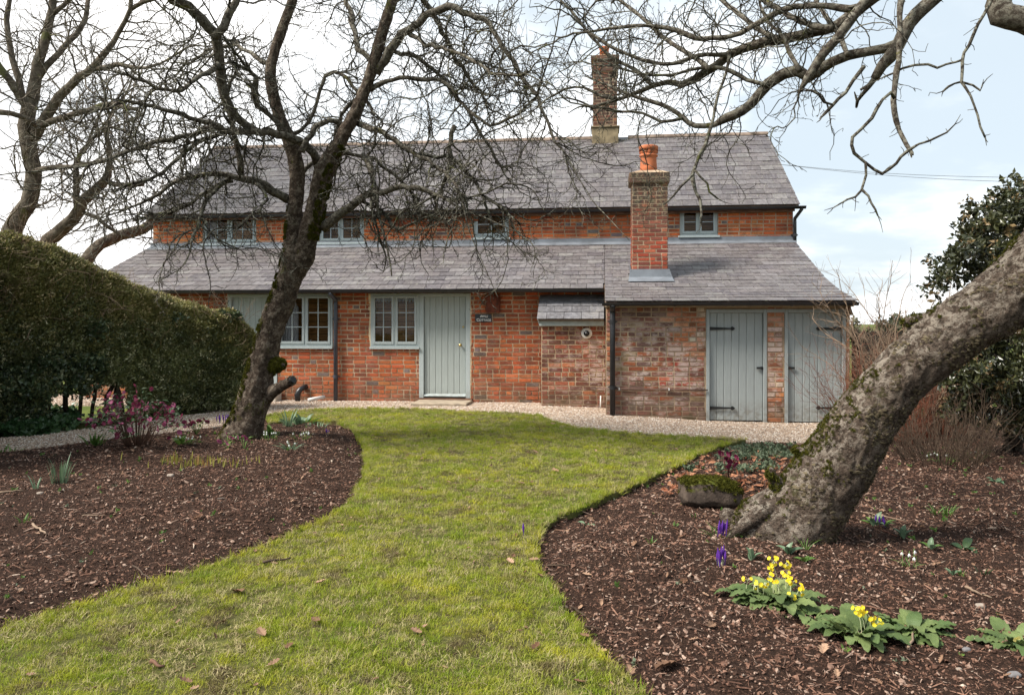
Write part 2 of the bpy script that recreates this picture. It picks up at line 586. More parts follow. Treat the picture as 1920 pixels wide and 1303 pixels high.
def kf_up(u, z): return 'upper'
wall_up = front_wall('wall', XL, XR, YU, Z_FLASH - .25, Z_EAVE - .06, [w_up1, w_up2, w_up3, w_up4], kind='upper')
wall_up['label'] = 'orange red brick upper wall between the two slate roofs'
wall_main = front_wall('wall', XL, X0 - .0, YM, -.12, TOPM, [w_lo1, w_lo2, d_left, d_main, (wx(1015, YM), X0, -.2, 1.6)], kind='main')
wall_main['label'] = 'red brick ground floor wall around the front door'
def kf_store(u, z):
    x = u + X0
    if x < X0 + .10: return 'pier'
    if d_s1[0] - .62 - .12 * math.sin(z * 17) < x < d_s1[0] and z > .95: return 'pier'
    if x > d_s1[1]: return 'pier'
    if d_s1[0] - .75 < x and z < 1.0 and z > .45: return 'chim'
    return 'store'
wall_store = front_wall('wall', X0, XR - .04, YO, -.2, ZS, [d_s1, d_s2], kindf=kf_store)
wall_store['label'] = 'weathered brown brick wall of the store, bleached with lime'
# the low lean-to bay
XB0 = wx(1015, YB)
wall_bay = front_wall('wall', XB0, X0 - .002, YB, -.14, 1.50, [], kind='bump')
wall_bay['label'] = 'brick wall of the small bay with dark stained bricks'
mb = MB(); mb.box(XB0, XB0 + .23, YB + .24, YM - .001, -.14, 1.6)
mb.obj('wall', M['mortar'], cottage)
brick_run((XB0 - .0, YM, 0), (0, -1, 0), (-1, 0, 0), YM - YB, -.14, 1.6, kind='bump')
# end walls, back wall (seen only from a step to the side)
mb = MB()
mb.box(XR - .26, XR - .045, YO + .24, YU - .001, -.2, 1.80)
mb.box(XR - .24, XR - .004, YU + .24, YBACK, -.2, Z_EAVE - .06)
mb.box(XL + .004, XL + .24, YU + .24, YBACK, -.1, Z_EAVE - .06)
mb.box(XL + .02, XL + .24, YM + .24, YU - .001, -.1, 2.06)
mb.box(XL + .24, XR - .24, YBACK - .24, YBACK, -.2, Z_EAVE - .06)
mb.box(X0 + .001, X0 + .2, YO + .24, YM, -.2, 1.80)
for x in (XL + .004, XR - .24):
    m3 = MB(); m3.add([(x, YU + .05, Z_EAVE - .06), (x, YBACK - .05, Z_EAVE - .06), (x, YR, Z_RIDGE - .12), (x + .236, YU + .05, Z_EAVE - .06), (x + .236, YBACK - .05, Z_EAVE - .06), (x + .236, YR, Z_RIDGE - .12)],
           [(0, 2, 1), (3, 4, 5), (0, 1, 4, 3), (1, 2, 5, 4), (2, 0, 3, 5)]); m3.obj('gable', M['mortar'], cottage)
for x, P in ((XR - .26, OUTP), (XL + .02, LEAN)):
    ys = [p[0] for p in P]; n = len(P)
    vs = [(x, y - (.15 if i == n - 1 else 0) * -1, z - .07) for i, (y, z) in enumerate(P)] + [(x, y, 1.6) for y, z in P]
    vs2 = [(v[0] + .21, v[1], v[2]) for v in vs]
    fs = []
    for i in range(n - 1):
        fs += [(i, i + 1, n + i + 1, n + i), (2 * n + i, 3 * n + i, 3 * n + i + 1, 2 * n + i + 1), (i, 2 * n + i, 2 * n + i + 1, i + 1)]
    m2 = MB(); m2.add(vs + vs2, fs); m2.obj('wall', M['mortar'], cottage)['label'] = 'sloping end wall under the lower roof'
mb.obj('wall', M['mortar'], cottage)['label'] = 'plain end and back walls of the cottage'
def gable_keep(y0, sgn):
    def k(u, z, hw):
        for uu in (u - hw, u + hw):
            y = y0 + sgn * uu
            lim = Z_EAVE - .1 + (Z_RIDGE - Z_EAVE) * (1 - abs(y - YR) / 3.2) if YU < y < YBACK else 0
            if z > lim - .08: return False
        return True
    return k
brick_run((XR, YU, 0), (0, 1, 0), (1, 0, 0), YBACK - YU, -.2, Z_RIDGE, kind='upper', keep=gable_keep(YU, 1))
brick_run((XL, YBACK, 0), (0, -1, 0), (-1, 0, 0), YBACK - YU, -.1, Z_RIDGE, kind='upper', keep=gable_keep(YBACK, -1))
brick_run((XR - .04, YO, 0), (0, 1, 0), (1, 0, 0), YU - YO, -.2, 3.2, kind='store', keep=lambda u, z, h: z < prof_z(OUTP, YO + u - h) - .14)
brick_run((XL + .015, YU, 0), (0, -1, 0), (-1, 0, 0), YU - YM, -.1, 3.2, kind='main', keep=lambda u, z, h: z < prof_z(LEAN, YU - u - h) - .14)
# dark projecting courses (old blocked opening) in the upper wall
xa, xb = wx(722, YU), wx(880, YU)
for (a, b, pyy) in ((722, 880, 414), (724, 830, 421), (724, 800, 432)):
    zz = wz(800, pyy, YU)
    x = wx(a, YU)
    while x < wx(b, YU):
        BRK.append((Vector((x + .11, YU - .022, zz)), .108, .026, Vector((1, 0, 0)), Vector((0, -1, 0)), tuple(c * .62 for c in palette('upper')), .006, 'upper'))
        x += .235

# ---- chimneys
def chimney(x0, x1, y0, y1, z0, z1, kind):
    mb = MB(); mb.box(x0 + .004, x1 - .004, y0 + .004, y1 - .004, z0, z1)
    c = mb.obj('chimney', M['mortar'], cottage)
    w, d = x1 - x0, y1 - y0
    for o, u, n, L in (((x0, y0, 0), (1, 0, 0), (0, -1, 0), w), ((x1, y0, 0), (0, 1, 0), (1, 0, 0), d),
                       ((x1, y1, 0), (-1, 0, 0), (0, 1, 0), w), ((x0, y1, 0), (0, -1, 0), (-1, 0, 0), d)):
        brick_run(o, u, n, L, z0, z1, kind=kind, ch=.076, bl=w / 3, bond='x')
    return c
def lathe(prof, n=28, cx=0, cy=0, cz=0):
    vs = [(cx + r * math.cos(2 * math.pi * k / n), cy + r * math.sin(2 * math.pi * k / n), cz + z) for r, z in prof for k in range(n)]
    fs = []
    for i in range(len(prof) - 1):
        for k in range(n):
            fs.append((i * n + k, i * n + (k + 1) % n, (i + 1) * n + (k + 1) % n, (i + 1) * n + k))
    return vs, fs
YC = 14.82
cx0, cx1 = wx(1184.5, YC), wx(1252, YC)
zc1 = wz(1218, 343, YC)
chA = chimney(cx0, cx1, YC, YC + .55, 2.0, zc1, 'chim')
chA['label'] = 'weathered brick chimney standing in the lower roof with an orange pot'
zc2 = wz(1218, 323, YC - .04)
def cap_courses(x0, x1, y0, y1, z0, z1, parent, kind='oldchim', n=2):
    mb = MB(); hh = (z1 - z0) / n
    for i in range(n):
        e = -.004 * i
        for (o, u, nn, L) in (((x0 - e, y0 - e, 0), Vector((1, 0, 0)), Vector((0, -1, 0)), x1 - x0), ((x1, y0, 0), Vector((0, 1, 0)), Vector((1, 0, 0)), y1 - y0),
                              ((x1, y1, 0), Vector((-1, 0, 0)), Vector((0, 1, 0)), x1 - x0), ((x0, y1, 0), Vector((0, -1, 0)), Vector((-1, 0, 0)), y1 - y0)):
            s = -.11 * (i % 2)
            while s < L - .02:
                a, b = max(0, s), min(L, s + .24); s += .24
                if b - a < .04: continue
                BRK.append((Vector(o) + u * ((a + b) / 2) + Vector((0, 0, z0 + (i + .5) * hh)), (b - a) / 2 - .004, hh / 2 - .004, u, nn, palette(kind), .004, kind))
    mb.box(x0 + .005, x1 - .005, y0 + .005, y1 - .005, z0, z1)
    # sloping mortar flaunching
    cxm, cym = (x0 + x1) / 2, (y0 + y1) / 2
    r = .19
    mb.add([(x0 + .02, y0 + .02, z1), (x1 - .02, y0 + .02, z1), (x1 - .02, y1 - .02, z1), (x0 + .02, y1 - .02, z1), (cxm - r, cym - r, z1 + .06), (cxm + r, cym - r, z1 + .06), (cxm + r, cym + r, z1 + .06), (cxm - r, cym + r, z1 + .06)],
           [(4, 5, 6, 7), (0, 1, 5, 4), (1, 2, 6, 5), (2, 3, 7, 6), (3, 0, 4, 7)])
    return mb.obj('chimney_cap', M['mortar'], parent)
cap_courses(cx0 - .045, cx1 + .03, YC - .045, YC + .595, zc1 + .001, zc2, chA)
cpx, cpy = wx(1216, YC + .27), YC + .275
pr = 17 / 100 
vs, fs = lathe([(.150, 0), (.163, .0), (.158, .10), (.148, .26), (.146, .30), (.170, .315), (.174, .335), (.150, .35), (.150, .362), (.160, .385), (.166, .39), (.158, .405), (.158, .49), (.140, .49), (.140, .1)], 32, cpx, cpy, zc2 + .03)
mb = MB(); mb.add(vs, fs)
mb.add(*lathe([(.165, .425), (.178, .425), (.180, .50), (.150, .515), (.02, .52)], 32, cpx, cpy, zc2 + .03))
mb.obj('chimney_pot', M['terracotta'], chA, smooth=True)
for a in range(8):
    th = 2 * math.pi * a / 8
    mb = MB()
    mb.box(cpx + .161 * math.cos(th) - .012, cpx + .161 * math.cos(th) + .012, cpy + .161 * math.sin(th) - .012, cpy + .161 * math.sin(th) + .012, zc2 + .40, zc2 + .46)
    mb.obj('pot_vent', M['terracotta'], chA)
# lead apron of the lower chimney
zf = prof_z(OUTP, YC)
mb = MB()
mb.add([(cx0 - .03, YC - .012, zf + .20), (cx1 + .03, YC - .012, zf + .20), (cx1 + .08, YC - .03, zf + .055), (cx0 - .05, YC - .03, zf + .055), (cx1 + .10, YC - .26, zf - .035), (cx0 - .07, YC - .26, zf - .035)],
       [(0, 3, 2, 1), (3, 5, 4, 2)])
o = mb.obj('flashing', M['lead'], chA)
md = o.modifiers.new('thick', 'SOLIDIFY'); md.thickness = .006
for xs, s in ((cx0 - .014, -1), (cx1 + .014, 1)):
    mb = MB()
    P5 = [(YC - .03, 0), (YC + .57, 0)]
    y = YC - .02
    for k in range(5):
        za = prof_z(OUTP, y)
        mb.box(min(xs, xs + s * .006), max(xs, xs + s * .006), y, y + .125, za - .05, za + .19 )
        y += .12
    mb.obj('flashing', M['lead'], chA)

YC2 = YR - .32
ux0, ux1 = wx(1112, YC2), wx(1157, YC2)
uz0, uz1 = wz(1135, 240, YC2), wz(1135, 112, YC2)
chB = chimney(ux0, ux1, YC2, YC2 + .62, uz0 - .3, uz1, 'oldchim')
chB['label'] = 'tall dark brick chimney rising from the ridge'
bx0, bx1 = wx(1108, YC2), wx(1162, YC2)
mb = MB(); mb.box(bx0 + .03, bx1 - .03, YC2 - .05, YC2 + .67, uz0 - .75, uz0 - .01); mb.box(bx0, bx1, YC2 - .08, YC2 + .70, uz0 - .0, uz0 + .035)
bevel(mb.obj('chimney_base', M['render_block'], chB), .01)
cap_courses(ux0 - .03, ux1 + .03, YC2 - .03, YC2 + .65, uz1 - .30, uz1 - .14, chB)
cap_courses(ux0 - .05, ux1 + .05, YC2 - .05, YC2 + .67, uz1 + .001, uz1 + .10, chB)
vs, fs = lathe([(.11, 0), (.125, 0), (.115, .22), (.13, .24), (.13, .28), (.10, .28), (.10, .05)], 24, (ux0 + ux1) / 2 - .02, YC2 + .3, uz1 + .12)
mb = MB(); mb.add(vs, fs); mb.obj('chimney_pot', M['terracotta'], chB, smooth=True)

# ---- turn the bricks into objects: the 300 that show largest are parts, the rest is one mesh
def brick_verts(b, local=False):
    c, hu, hz, u, n, col, pr, k = b
    c0 = Vector((0, 0, 0)) if local else c
    f = n * (.0005 + pr); bk = n * -.02
    zz = Vector((0, 0, 1))
    e = .004
    return [c0 - u * hu - zz * hz + bk, c0 + u * hu - zz * hz + bk, c0 + u * hu + zz * hz + bk, c0 - u * hu + zz * hz + bk,
            c0 - u * (hu - e) - zz * (hz - e) + f, c0 + u * (hu - e) - zz * (hz - e) + f, c0 + u * (hu - e) + zz * (hz - e) + f, c0 - u * (hu - e) + zz * (hz - e) + f]
BF = [(4, 5, 6, 7), (0, 1, 5, 4), (1, 2, 6, 5), (2, 3, 7, 6), (3, 0, 4, 7)]
def show_size(b):
    c, hu, hz, u, n = b[:5]
    v = Vector((0, 0, CAMZ)) - c
    if n.dot(v) < 0 or abs(u.x) < .5 or c.z < gz(c.x): return 0
    return hu * hz * n.dot(v) / v.length ** 3
idx = sorted(range(len(BRK)), key=lambda i: -show_size(BRK[i]))
single = set(idx[:300])
cache = {}
mb = MB()
for i, b in enumerate(BRK):
    if i not in single:
        vs = brick_verts(b)
        if vs[4].z and (vs[5] - vs[4]).cross(vs[7] - vs[4]).dot(b[4]) < 0:
            mb.add(vs, [tuple(reversed(f)) for f in BF], b[5])
        else:
            mb.add(vs, BF, b[5])
        continue
    c, hu, hz, u, n, col, pr, k = b
    key = (k, rnd.randrange(14))
    if key not in cache:
        q = (c, .11, .035, u, n, col, 0, k)
        m1 = MB(); m1.add([tuple(v) for v in brick_verts(q, True)], BF, col)
        cache[key] = m1.mesh('brick', M['brick'])
    par = wall_store if c.y < YO + .1 else wall_bay if c.y < YB + .1 else wall_main
    child('brick', cache[key], par, c + n * pr, (0, 0, 0), (hu / .11, 1, hz / .035))
o = mb.obj('brick', M['brick'], cottage)
tag(o, kind='stuff')

# ---- roofs
SL = []
def scol(kind):
    r = rnd.random()
    base = (.128, .113, .112) if r < .5 else (.145, .133, .134) if r < .78 else (.10, .088, .093) if r < .94 else (.175, .165, .158)
    k = rnd.uniform(.86, 1.12)
    if kind == 'new': base = (.20, .20, .21) if r < .6 else (.16, .16, .17)
    if kind == 'low': base = tuple(c * 1.12 for c in base)
    return tuple(c * k for c in base)
def arc(P):
    s = [0]
    for (a, za), (b, zb) in zip(P, P[1:]):
        s.append(s[-1] + math.hypot(a - b, za - zb))
    return s
def at_s(P, S, s):
    s = max(0, min(S[-1] + .04, s))
    for i in range(len(P) - 1):
        if s <= S[i + 1] or i == len(P) - 2:
            t = (s - S[i]) / (S[i + 1] - S[i])
            (a, za), (b, zb) = P[i], P[i + 1]
            return (a + (b - a) * t, za + (zb - za) * t)
def slates(P, x0, x1, rows, w, kind='old', skip=None, xend=None, verge=None, exf=None):
    S = arc(P); ex = exf or S[-1] / rows
    for r in range(rows):
        s1 = (r + 1) * ex if r < rows - 1 else S[-1] + .03; s0 = s1 - ex * 1.9
        y1, z1 = at_s(P, S, s1); y0, z0 = at_s(P, S, max(0, s0))
        a0 = x0 + (verge(y1)[0] if verge else 0); a1 = x1 + (verge(y1)[1] if verge else 0)
        x = a0 - (w / 2 if r % 2 else 0) + rnd.uniform(-.02, .02)
        while x < a1 - .01:
            xa, xb = max(x, a0), min(x + w, a1)
            x += w
            if xb - xa < .04: continue
            ym = y1 + ex * .4
            if skip and skip((xa + xb) / 2, ym): continue
            SL.append((xa + .004, xb - .004, y0, z0, y1 + rnd.uniform(-.006, .006), z1, scol(kind), rnd.uniform(0, .004), kind, rnd.uniform(-.006, .006)))
def slate_geo(s, loc=None):
    xa, xb, y0, z0, y1, z1, col, lift, k, sk = s
    d = Vector((0, y1 - y0, z1 - z0)); n = Vector((0, d.z, -d.y)).normalized() if d.y < 0 else Vector((0, -d.z, d.y)).normalized()
    if n.z < 0: n = -n
    A = Vector((0, y0, z0)) + n * .002; B = Vector((0, y1, z1)) + n * (.016 + lift)
    th = n * .012
    vs = [Vector((xa, 0, 0)) + A, Vector((xb, 0, 0)) + A, Vector((xb, 0, 0)) + B + Vector((0, sk, 0)), Vector((xa, 0, 0)) + B,
          Vector((xa, 0, 0)) + A + th, Vector((xb, 0, 0)) + A + th, Vector((xb, 0, 0)) + B + th + Vector((0, sk, 0)), Vector((xa, 0, 0)) + B + th]
    return vs
SF = [(4, 7, 6, 5), (3, 2, 6, 7), (0, 3, 7, 4), (1, 5, 6, 2), (0, 1, 2, 3)]
SFB = [tuple(reversed(f)) for f in SF]
MAINF = [(YR, Z_RIDGE), (YU - .16, Z_EAVE - .07 + .06)]
MAINB = [(YR, Z_RIDGE), (YBACK + .16, Z_EAVE - .01)]
slates(MAINF, XL - .12, XR + .10, 16, .29)
nb = len(SL)
slates(MAINB, XL - .12, XR + .10, 16, .29)
slates(LEAN, XL - .10, X0 - .02, 12, .30, 'low')
slates(OUTP, X0 - .02, XR + .03, 18, .30, 'low', exf=arc(LEAN)[-1] / 12, skip=lambda x, y: cx0 - .02 < x < cx1 + .02 and YC - .0 < y < YC + .55)
BAYP = [(YM - .005, 1.985), (YB - .13, 1.545)]
slates(BAYP, XB0 - .07, X0 - .03, 4, .31, 'new')
def roof_sheet(P, xa, xb, th=.05, drop=.006):
    mb = MB(); n = len(P)
    vs = []
    for x in (xa, xb):
        for y, z in P: vs.append((x, y, z - drop))
        for y, z in P: vs.append((x, y, z - drop - th))
    fs = []
    for i in range(n - 1):
        fs += [(i, i + 1, 2 * n + i + 1, 2 * n + i), (n + i, 3 * n + i, 3 * n + i + 1, n + i + 1), (i, n + i, n + i + 1, i + 1), (2 * n + i, 2 * n + i + 1, 3 * n + i + 1, 3 * n + i)]
    fs += [(n - 1, 2 * n - 1, 4 * n - 1, 3 * n - 1)]
    mb.add(vs, fs)
    return mb
simple('roof_board', (.16, .12, .09), .9)
roof_main = roof_sheet(MAINF, XL - .10, XR + .08).obj('roof', M['roof_board'], cottage)
roof_main['label'] = 'steep upper slate roof below the ridge'
roof_sheet(MAINB, XL - .10, XR + .08).obj('roof', M['roof_board'], cottage)['label'] = 'rear slope of the upper roof'
roof_lean = roof_sheet(LEAN, XL - .08, X0 - .021).obj('roof', M['roof_board'], cottage)
roof_lean['label'] = 'shallow lower slate roof above the front door'
roof_out = roof_sheet(OUTP, X0 - .019, XR + .01).obj('roof', M['roof_board'], cottage)
roof_out['label'] = 'sagging slate roof sweeping down over the store'
roof_bay = roof_sheet(BAYP, XB0 - .05, X0 - .035, .03).obj('roof', M['roof_board'], cottage)
roof_bay['label'] = 'small pale slate roof of the bay'
def sshow(s):
    y = s[4]
    if y > YR: return 0
    d2 = (y * y + ((s[0] + s[1]) / 2) ** 2)
    return (s[1] - s[0]) * (1.25 if s[8] == 'new' else 1) * (1 if y < 17 else 1.6) / d2
order = sorted(range(len(SL)), key=lambda i: -sshow(SL[i]))
ssingle = set(order[:300])
mb = MB()
for i, s in enumerate(SL):
    vs = slate_geo(s)
    fs = SFB if s[4] > s[2] else SF
    if i in ssingle:
        par = roof_bay if s[8] == 'new' else roof_main if s[4] > YU - .5 and s[5] > 3.5 else roof_out if s[1] > X0 else roof_lean
        c = sum((Vector(v) for v in vs), Vector()) / 8
        m1 = MB(); m1.add([Vector(v) - c for v in vs], fs, s[6])
        child('slate', m1.mesh('slate', M['slate']), par, c)
    else:
        mb.add(vs, fs, s[6])
tag(mb.obj('slate', M['slate'], cottage), kind='stuff')
# ridge tiles
x = XL - .12
rt = MB()
n = 9
pts = [(.125 * math.cos(math.pi * k / n), .125 * math.sin(math.pi * k / n) * .8) for k in range(n + 1)]
vs, fs = [], []
Lr = .44
for xx in (0, Lr):
    for (a, b) in pts: vs.append((xx, a, b))
for k in range(n): fs.append((k, k + 1, n + 1 + k + 1, n + 1 + k))
fs.append(tuple(range(n + 1)))
rt.add(vs, fs); rtm = rt.mesh('ridge_tile', M['ridge_clay'], False)
while x < XR + .1 - .2:
    w = min(Lr, XR + .12 - x)
    if not (bx0 - .25 < x < bx1 - .2):
        child('ridge_tile', rtm, roof_main, (x, YR, Z_RIDGE - .045 + rnd.uniform(-.004, .006)), (0, rnd.uniform(-.01, .01), 0), ((w - .008) / Lr, 1, 1))
    x += Lr
# lead flashing along the top of the lower roof
mb = MB()
x = XL - .05
k = 0
while x < XR + .03:
    x1 = min(x + 1.45, XR + .03)
    o1 = .002 * (k % 2)
    if True:
        nseg = 6
        P = []
        for j in range(nseg + 1):
            xx = x + (x1 - x) * j / nseg
            w = rnd.uniform(-.012, .012)
            P.append([(xx, YU - .012 - o1, Z_FLASH + .12), (xx, YU - .03 - o1, Z_FLASH + .045), (xx, YU - .17 + w, Z_FLASH - .02 + o1), (xx, YU - .18 + w, Z_FLASH - .035 + o1)])
        for j in range(nseg):
            for q in range(3):
                mb.add([P[j][q], P[j + 1][q], P[j + 1][q + 1], P[j][q + 1]], [(0, 3, 2, 1)])
    k += 1
    if x1 > XR + .02: break
    x = x1 - .02
o = mb.obj('flashing', M['lead'], cottage)
md = o.modifiers.new('thick', 'SOLIDIFY'); md.thickness = .005

# ---- gutters, fascias, downpipes
def gutter(x0, x1, y, z, r=.058, mat='black_plastic', brackets=.9):
    mb = MB(); n = 10
    prof = [(r * math.cos(math.pi + math.pi * k / n), r * math.sin(math.pi + math.pi * k / n)) for k in range(n + 1)]
    prof2 = [(a * .9, b * .9) for a, b in reversed(prof)]
    P = prof + prof2
    m_ = len(P)
    vs = [(x0, y + a, z + b) for a, b in P] + [(x1, y + a, z + b) for a, b in P]
    fs = [(k, (k + 1) % m_, m_ + (k + 1) % m_, m_ + k) for k in range(m_)]
    mb.add(vs, fs)
    for xx in (x0, x1 - .006):
        mb.add([(xx, y + a, z + b) for a, b in prof] + [(xx + .006, y + a, z + b) for a, b in prof],
               [tuple(range(n, -1, -1)), tuple(range(n + 1, 2 * n + 2))] + [(k, k + 1, n + 2 + k, n + 1 + k) for k in range(n)])
    g = mb.obj('gutter', M[mat], cottage)
    x = x0 + .25
    bm_ = MB()
    pb = [((r + .007) * math.cos(math.pi + math.pi * k / n), (r + .007) * math.sin(math.pi + math.pi * k / n)) for k in range(n + 1)]
    bm_.add([(-.018, a, b) for a, b in pb] + [(.018, a, b) for a, b in pb] + [(-.018, r + .08, .0), (.018, r + .08, 0), (-.018, r + .08, -.05), (.018, r + .08, -.05)],
            [(k, k + 1, n + 2 + k, n + 1 + k) for k in range(n)] + [(2 * n + 2, 2 * n + 3, 2 * n + 5, 2 * n + 4)])
    bm2 = bm_.mesh('bracket', M[mat])
    while x < x1 - .1:
        child('bracket', bm2, g, (x, y, z))
        x += brackets
    return g
gutter(XL - .16, XR + .20, YU - .235, Z_EAVE - .055)
gutter(XL - .12, X0 + .0, YM - .37, 2.085, .055)
gutter(X0 - .06, XR + .0, YO - .30, 1.80, .052)
mb = MB(); mb.box(XL, XR, YU - .165, YU - .14, Z_EAVE - .15, Z_EAVE - .02); mb.box(XL, XR, YU - .14, YU + .02, Z_EAVE - .085, Z_EAVE - .06)
mb.obj('fascia', M['old_wood'], cottage)
mb = MB(); mb.box(XL + .02, X0 - .01, YM - .045, YM + .08, 2.062, 2.12); mb.box(XL + .02, X0 - .01, YM - .30, YM - .28, 2.05, 2.115)
mb.obj('fascia', M['old_wood'], cottage)
mb = MB(); mb.box(X0 - .02, XR + .012, YO - .05, YO + .05, ZS + .001, ZS + .075)
bevel(mb.obj('wall_plate', M['timber_plate'], cottage), .005)
mb = MB()
mb.box(X0, XR - .0, YO - .245, YO - .05, ZS + .06, ZS + .072)
mb.obj('soffit', M['old_wood'], cottage)
# bay: painted fascia
mb = MB()
z0, z1 = wz(1075, 611, YB - .09), 1.53
mb.box(XB0 - .03, X0 - .032, YB - .10, YB - .002, z0, z1)
mb.add([(XB0 - .06, YB - .12, z1), (XB0 - .06, YM - .05, z1 + .38), (XB0 - .06, YM - .05, z0 + .1), (XB0 - .03, YB - .09, z0), (XB0 - .032, YB - .12, z1), (XB0 - .032, YM - .05, z1 + .38), (XB0 - .032, YM - .05, z0 + .1), (XB0 - .032, YB - .08, z0)],
       [(0, 1, 2, 3), (4, 7, 6, 5), (0, 4, 5, 1), (3, 2, 6, 7), (0, 3, 7, 4)])
mb.obj('fascia', M['grey_board'], cottage)

def downpipe(x, y, ztop, zbot, r, mat, swan=None, collars=()):
    mb = MB()
    if swan:
        mb.tube([swan, (swan[0], swan[1], swan[2] - .05), (x, y, ztop + .02), (x, y, ztop - .06), (x, y, zbot)], r, 14)
    else:
        mb.tube([(x, y, ztop), (x, y, zbot)], r, 14)
    p = mb.obj('downpipe', M[mat], cottage, smooth=True)
    for z in collars:
        c = MB(); c.tube([(x, y, z - .03), (x, y, z + .03)], r + .008, 14)
        c.box(x - r - .035, x + r + .035, y + r - .005, y + r + .01, z - .012, z + .012)
        c.obj('pipe_clip', M[mat], p)
    return p
xd = wx(629, YM - .08)
downpipe(xd, YM - .07, 1.9, -.02, .040, 'slate_blue_pipe', (xd, YM - .37, 2.06), (1.55, .45))
xd = wx(1148.5, YO - .08)
downpipe(xd, YO - .07, 1.68, gz(.1) - .05, .044, 'black_plastic', (xd, YO - .30, 1.78), (1.5, .42))
xd = XR + .02
downpipe(xd - .0, YU - .07, 3.62, 3.08, .035, 'black_plastic', (XR + .12, YU - .235, 3.86), (3.3,))

# ---- windows
def window(X, Y, cas, rows, cols, sill_over=.04, inset=.03, label=None, fw=.045, sw=.042):
    """X = (x0, x1, z0, z1); cas = list of casement widths (relative)"""
    x0, x1, z0, z1 = X
    yf = Y + inset
    mb = MB(); mb.ring(x0 + .002, x1 - .002, z0 + .002, z1 - .002, fw, yf, yf + .09)
    W = x1 - x0 - 2 * fw
    tot = sum(cas); n = len(cas); mull = .03
    inner = W - mull * (n - 1)
    x = x0 + fw
    spans = []
    for i, c in enumerate(cas):
        w = inner * c / tot
        spans.append((x, x + w)); x += w
        if i < n - 1:
            mb.box(x, x + mull, yf + .001, yf + .088, z0 + fw, z1 - fw)
            x += mull
    win = mb.obj('window', M['paint_frame'], cottage)
    if label: win['label'] = label
    bevel(win, .003)
    za, zb = z0 + fw + .002, z1 - fw - .002
    for (a, b) in spans:
        a += .002; b -= .002
        s = MB(); s.ring(a, b, za, zb, sw, yf - .012, yf + .04, wb=sw * 1.25)
        bevel(s.obj('sash', M['paint_frame'], win), .003)
        bars = MB()
        ia, ib, ja, jb = a + sw, b - sw, za + sw * 1.25, zb - sw
        bw = .016
        for k in range(1, cols):
            xx = ia + (ib - ia) * k / cols
            bars.box(xx - bw / 2, xx + bw / 2, yf + .0, yf + .03, ja, jb)
        for k in range(1, rows):
            zz = ja + (jb - ja) * k / rows
            bars.box(ia, ib, yf + .001, yf + .029, zz - bw / 2, zz + bw / 2)
        if rows > 1 or cols > 1:
            bars.obj('glazing_bar', M['paint_frame'], win)
        for r_ in range(rows):
            for c_ in range(cols):
                xa_, xb_ = ia + (ib - ia) * c_ / cols, ia + (ib - ia) * (c_ + 1) / cols
                zc_, zd_ = ja + (jb - ja) * r_ / rows, ja + (jb - ja) * (r_ + 1) / rows
                g = MB()
                tl = rnd.uniform(-.002, .002)
                g.add([(xa_, yf + .016, zc_), (xb_, yf + .016 + tl, zc_), (xb_, yf + .016 + tl, zd_), (xa_, yf + .016, zd_)], [(0, 1, 2, 3)])
                g.obj('pane', M['glass'], win)
    s = MB(); s.box(x0 - sill_over, x1 + sill_over, Y - .055, yf - .001, z0 - .045, z0 + .0)
    bevel(s.obj('sill', M['paint_frame'], win), .006)
    return win, spans, (za, zb)
window(w_up1, YU, [1, 1], 2, 2, label='upper casement window nearest the left end, lace of twigs before it')
window(w_up2, YU, [1, 1.1], 2, 2, label='upper casement window behind the old tree')
window(w_up3, YU, [1], 2, 2, label='small single square window under the eaves')
window(w_up4, YU, [1, 1], 2, 1, label='upper window right of the lower chimney with small white things on its sill')
window(w_lo1, YM, [1, 1], 3, 2, sill_over=.01, inset=-.01, label='two light ground floor window left of the blue grey downpipe')
window(w_lo2, YM, [1, 1], 3, 2, sill_over=.01, inset=-.01, label='two light ground floor window beside the front door')

# rooms behind the windows
mb = MB()
for (x0, x1, z0, z1), d in ((w_lo1, .9), (w_lo2, .8)):
    mb.box(x0 - .35, x1 + .55, YM + d, YM + d + .04, .05, 2.04)
pin = mb.obj('room_wall', M['room_pine'], cottage)
mb = MB()
mb.box(XL + .3, XR - .3, YU + .62, YU + .66, 3.0, 3.85)
mb.obj('room_wall', M['room_pine'], cottage)
mb = MB()
for (x0, x1, z0, z1) in (w_lo1, w_lo2, w_up1, w_up2, w_up3, w_up4):
    Yw = YM if z0 < 2 else YU
    mb.box(x0 - .1, x1 + .1, Yw + .241, Yw + .34, z0 - .03, z0 - .005)
mb.obj('inner_sill', M['white_paint'], cottage)
# valance with scalloped hem in the window by the door
mb = MB()
x0, x1, z0, z1 = w_lo2
for i in range(14):
    a = x0 + (x1 - x0) * i / 14; b = x0 + (x1 - x0) * (i + 1) / 14; mdl = (a + b) / 2
    mb.add([(a, YM + .22, z1 - .03), (mdl, YM + .20, z1 - .03), (b, YM + .22, z1 - .03), (b, YM + .22, z1 - .13), (mdl, YM + .20, z1 - .16), (a, YM + .22, z1 - .13)], [(0, 5, 4, 1), (1, 4, 3, 2)])
mb.obj('valance', M['curtain'], cottage)
mb = MB()
x0, x1, z0, z1 = w_lo1
for i in range(7):
    a = x0 + .02 + .045 * i
    mb.add([(a, YM + .20, z0), (a + .0225, YM + .17, z0), (a + .045, YM + .20, z0), (a + .045, YM + .20, z1 - .25 + .1 * (i % 2)), (a + .0225, YM + .17, z1 - .2), (a, YM + .20, z1 - .25)], [(0, 1, 4, 5), (1, 2, 3, 4)])
mb.obj('curtain', M['curtain'], cottage)
x0, x1, z0, z1 = w_up1
mb = MB(); mb.box(x0 + .05, x0 + .19, YU + .24, YU + .27, z0, z1)
mb.obj('curtain', M['curtain'], cottage)
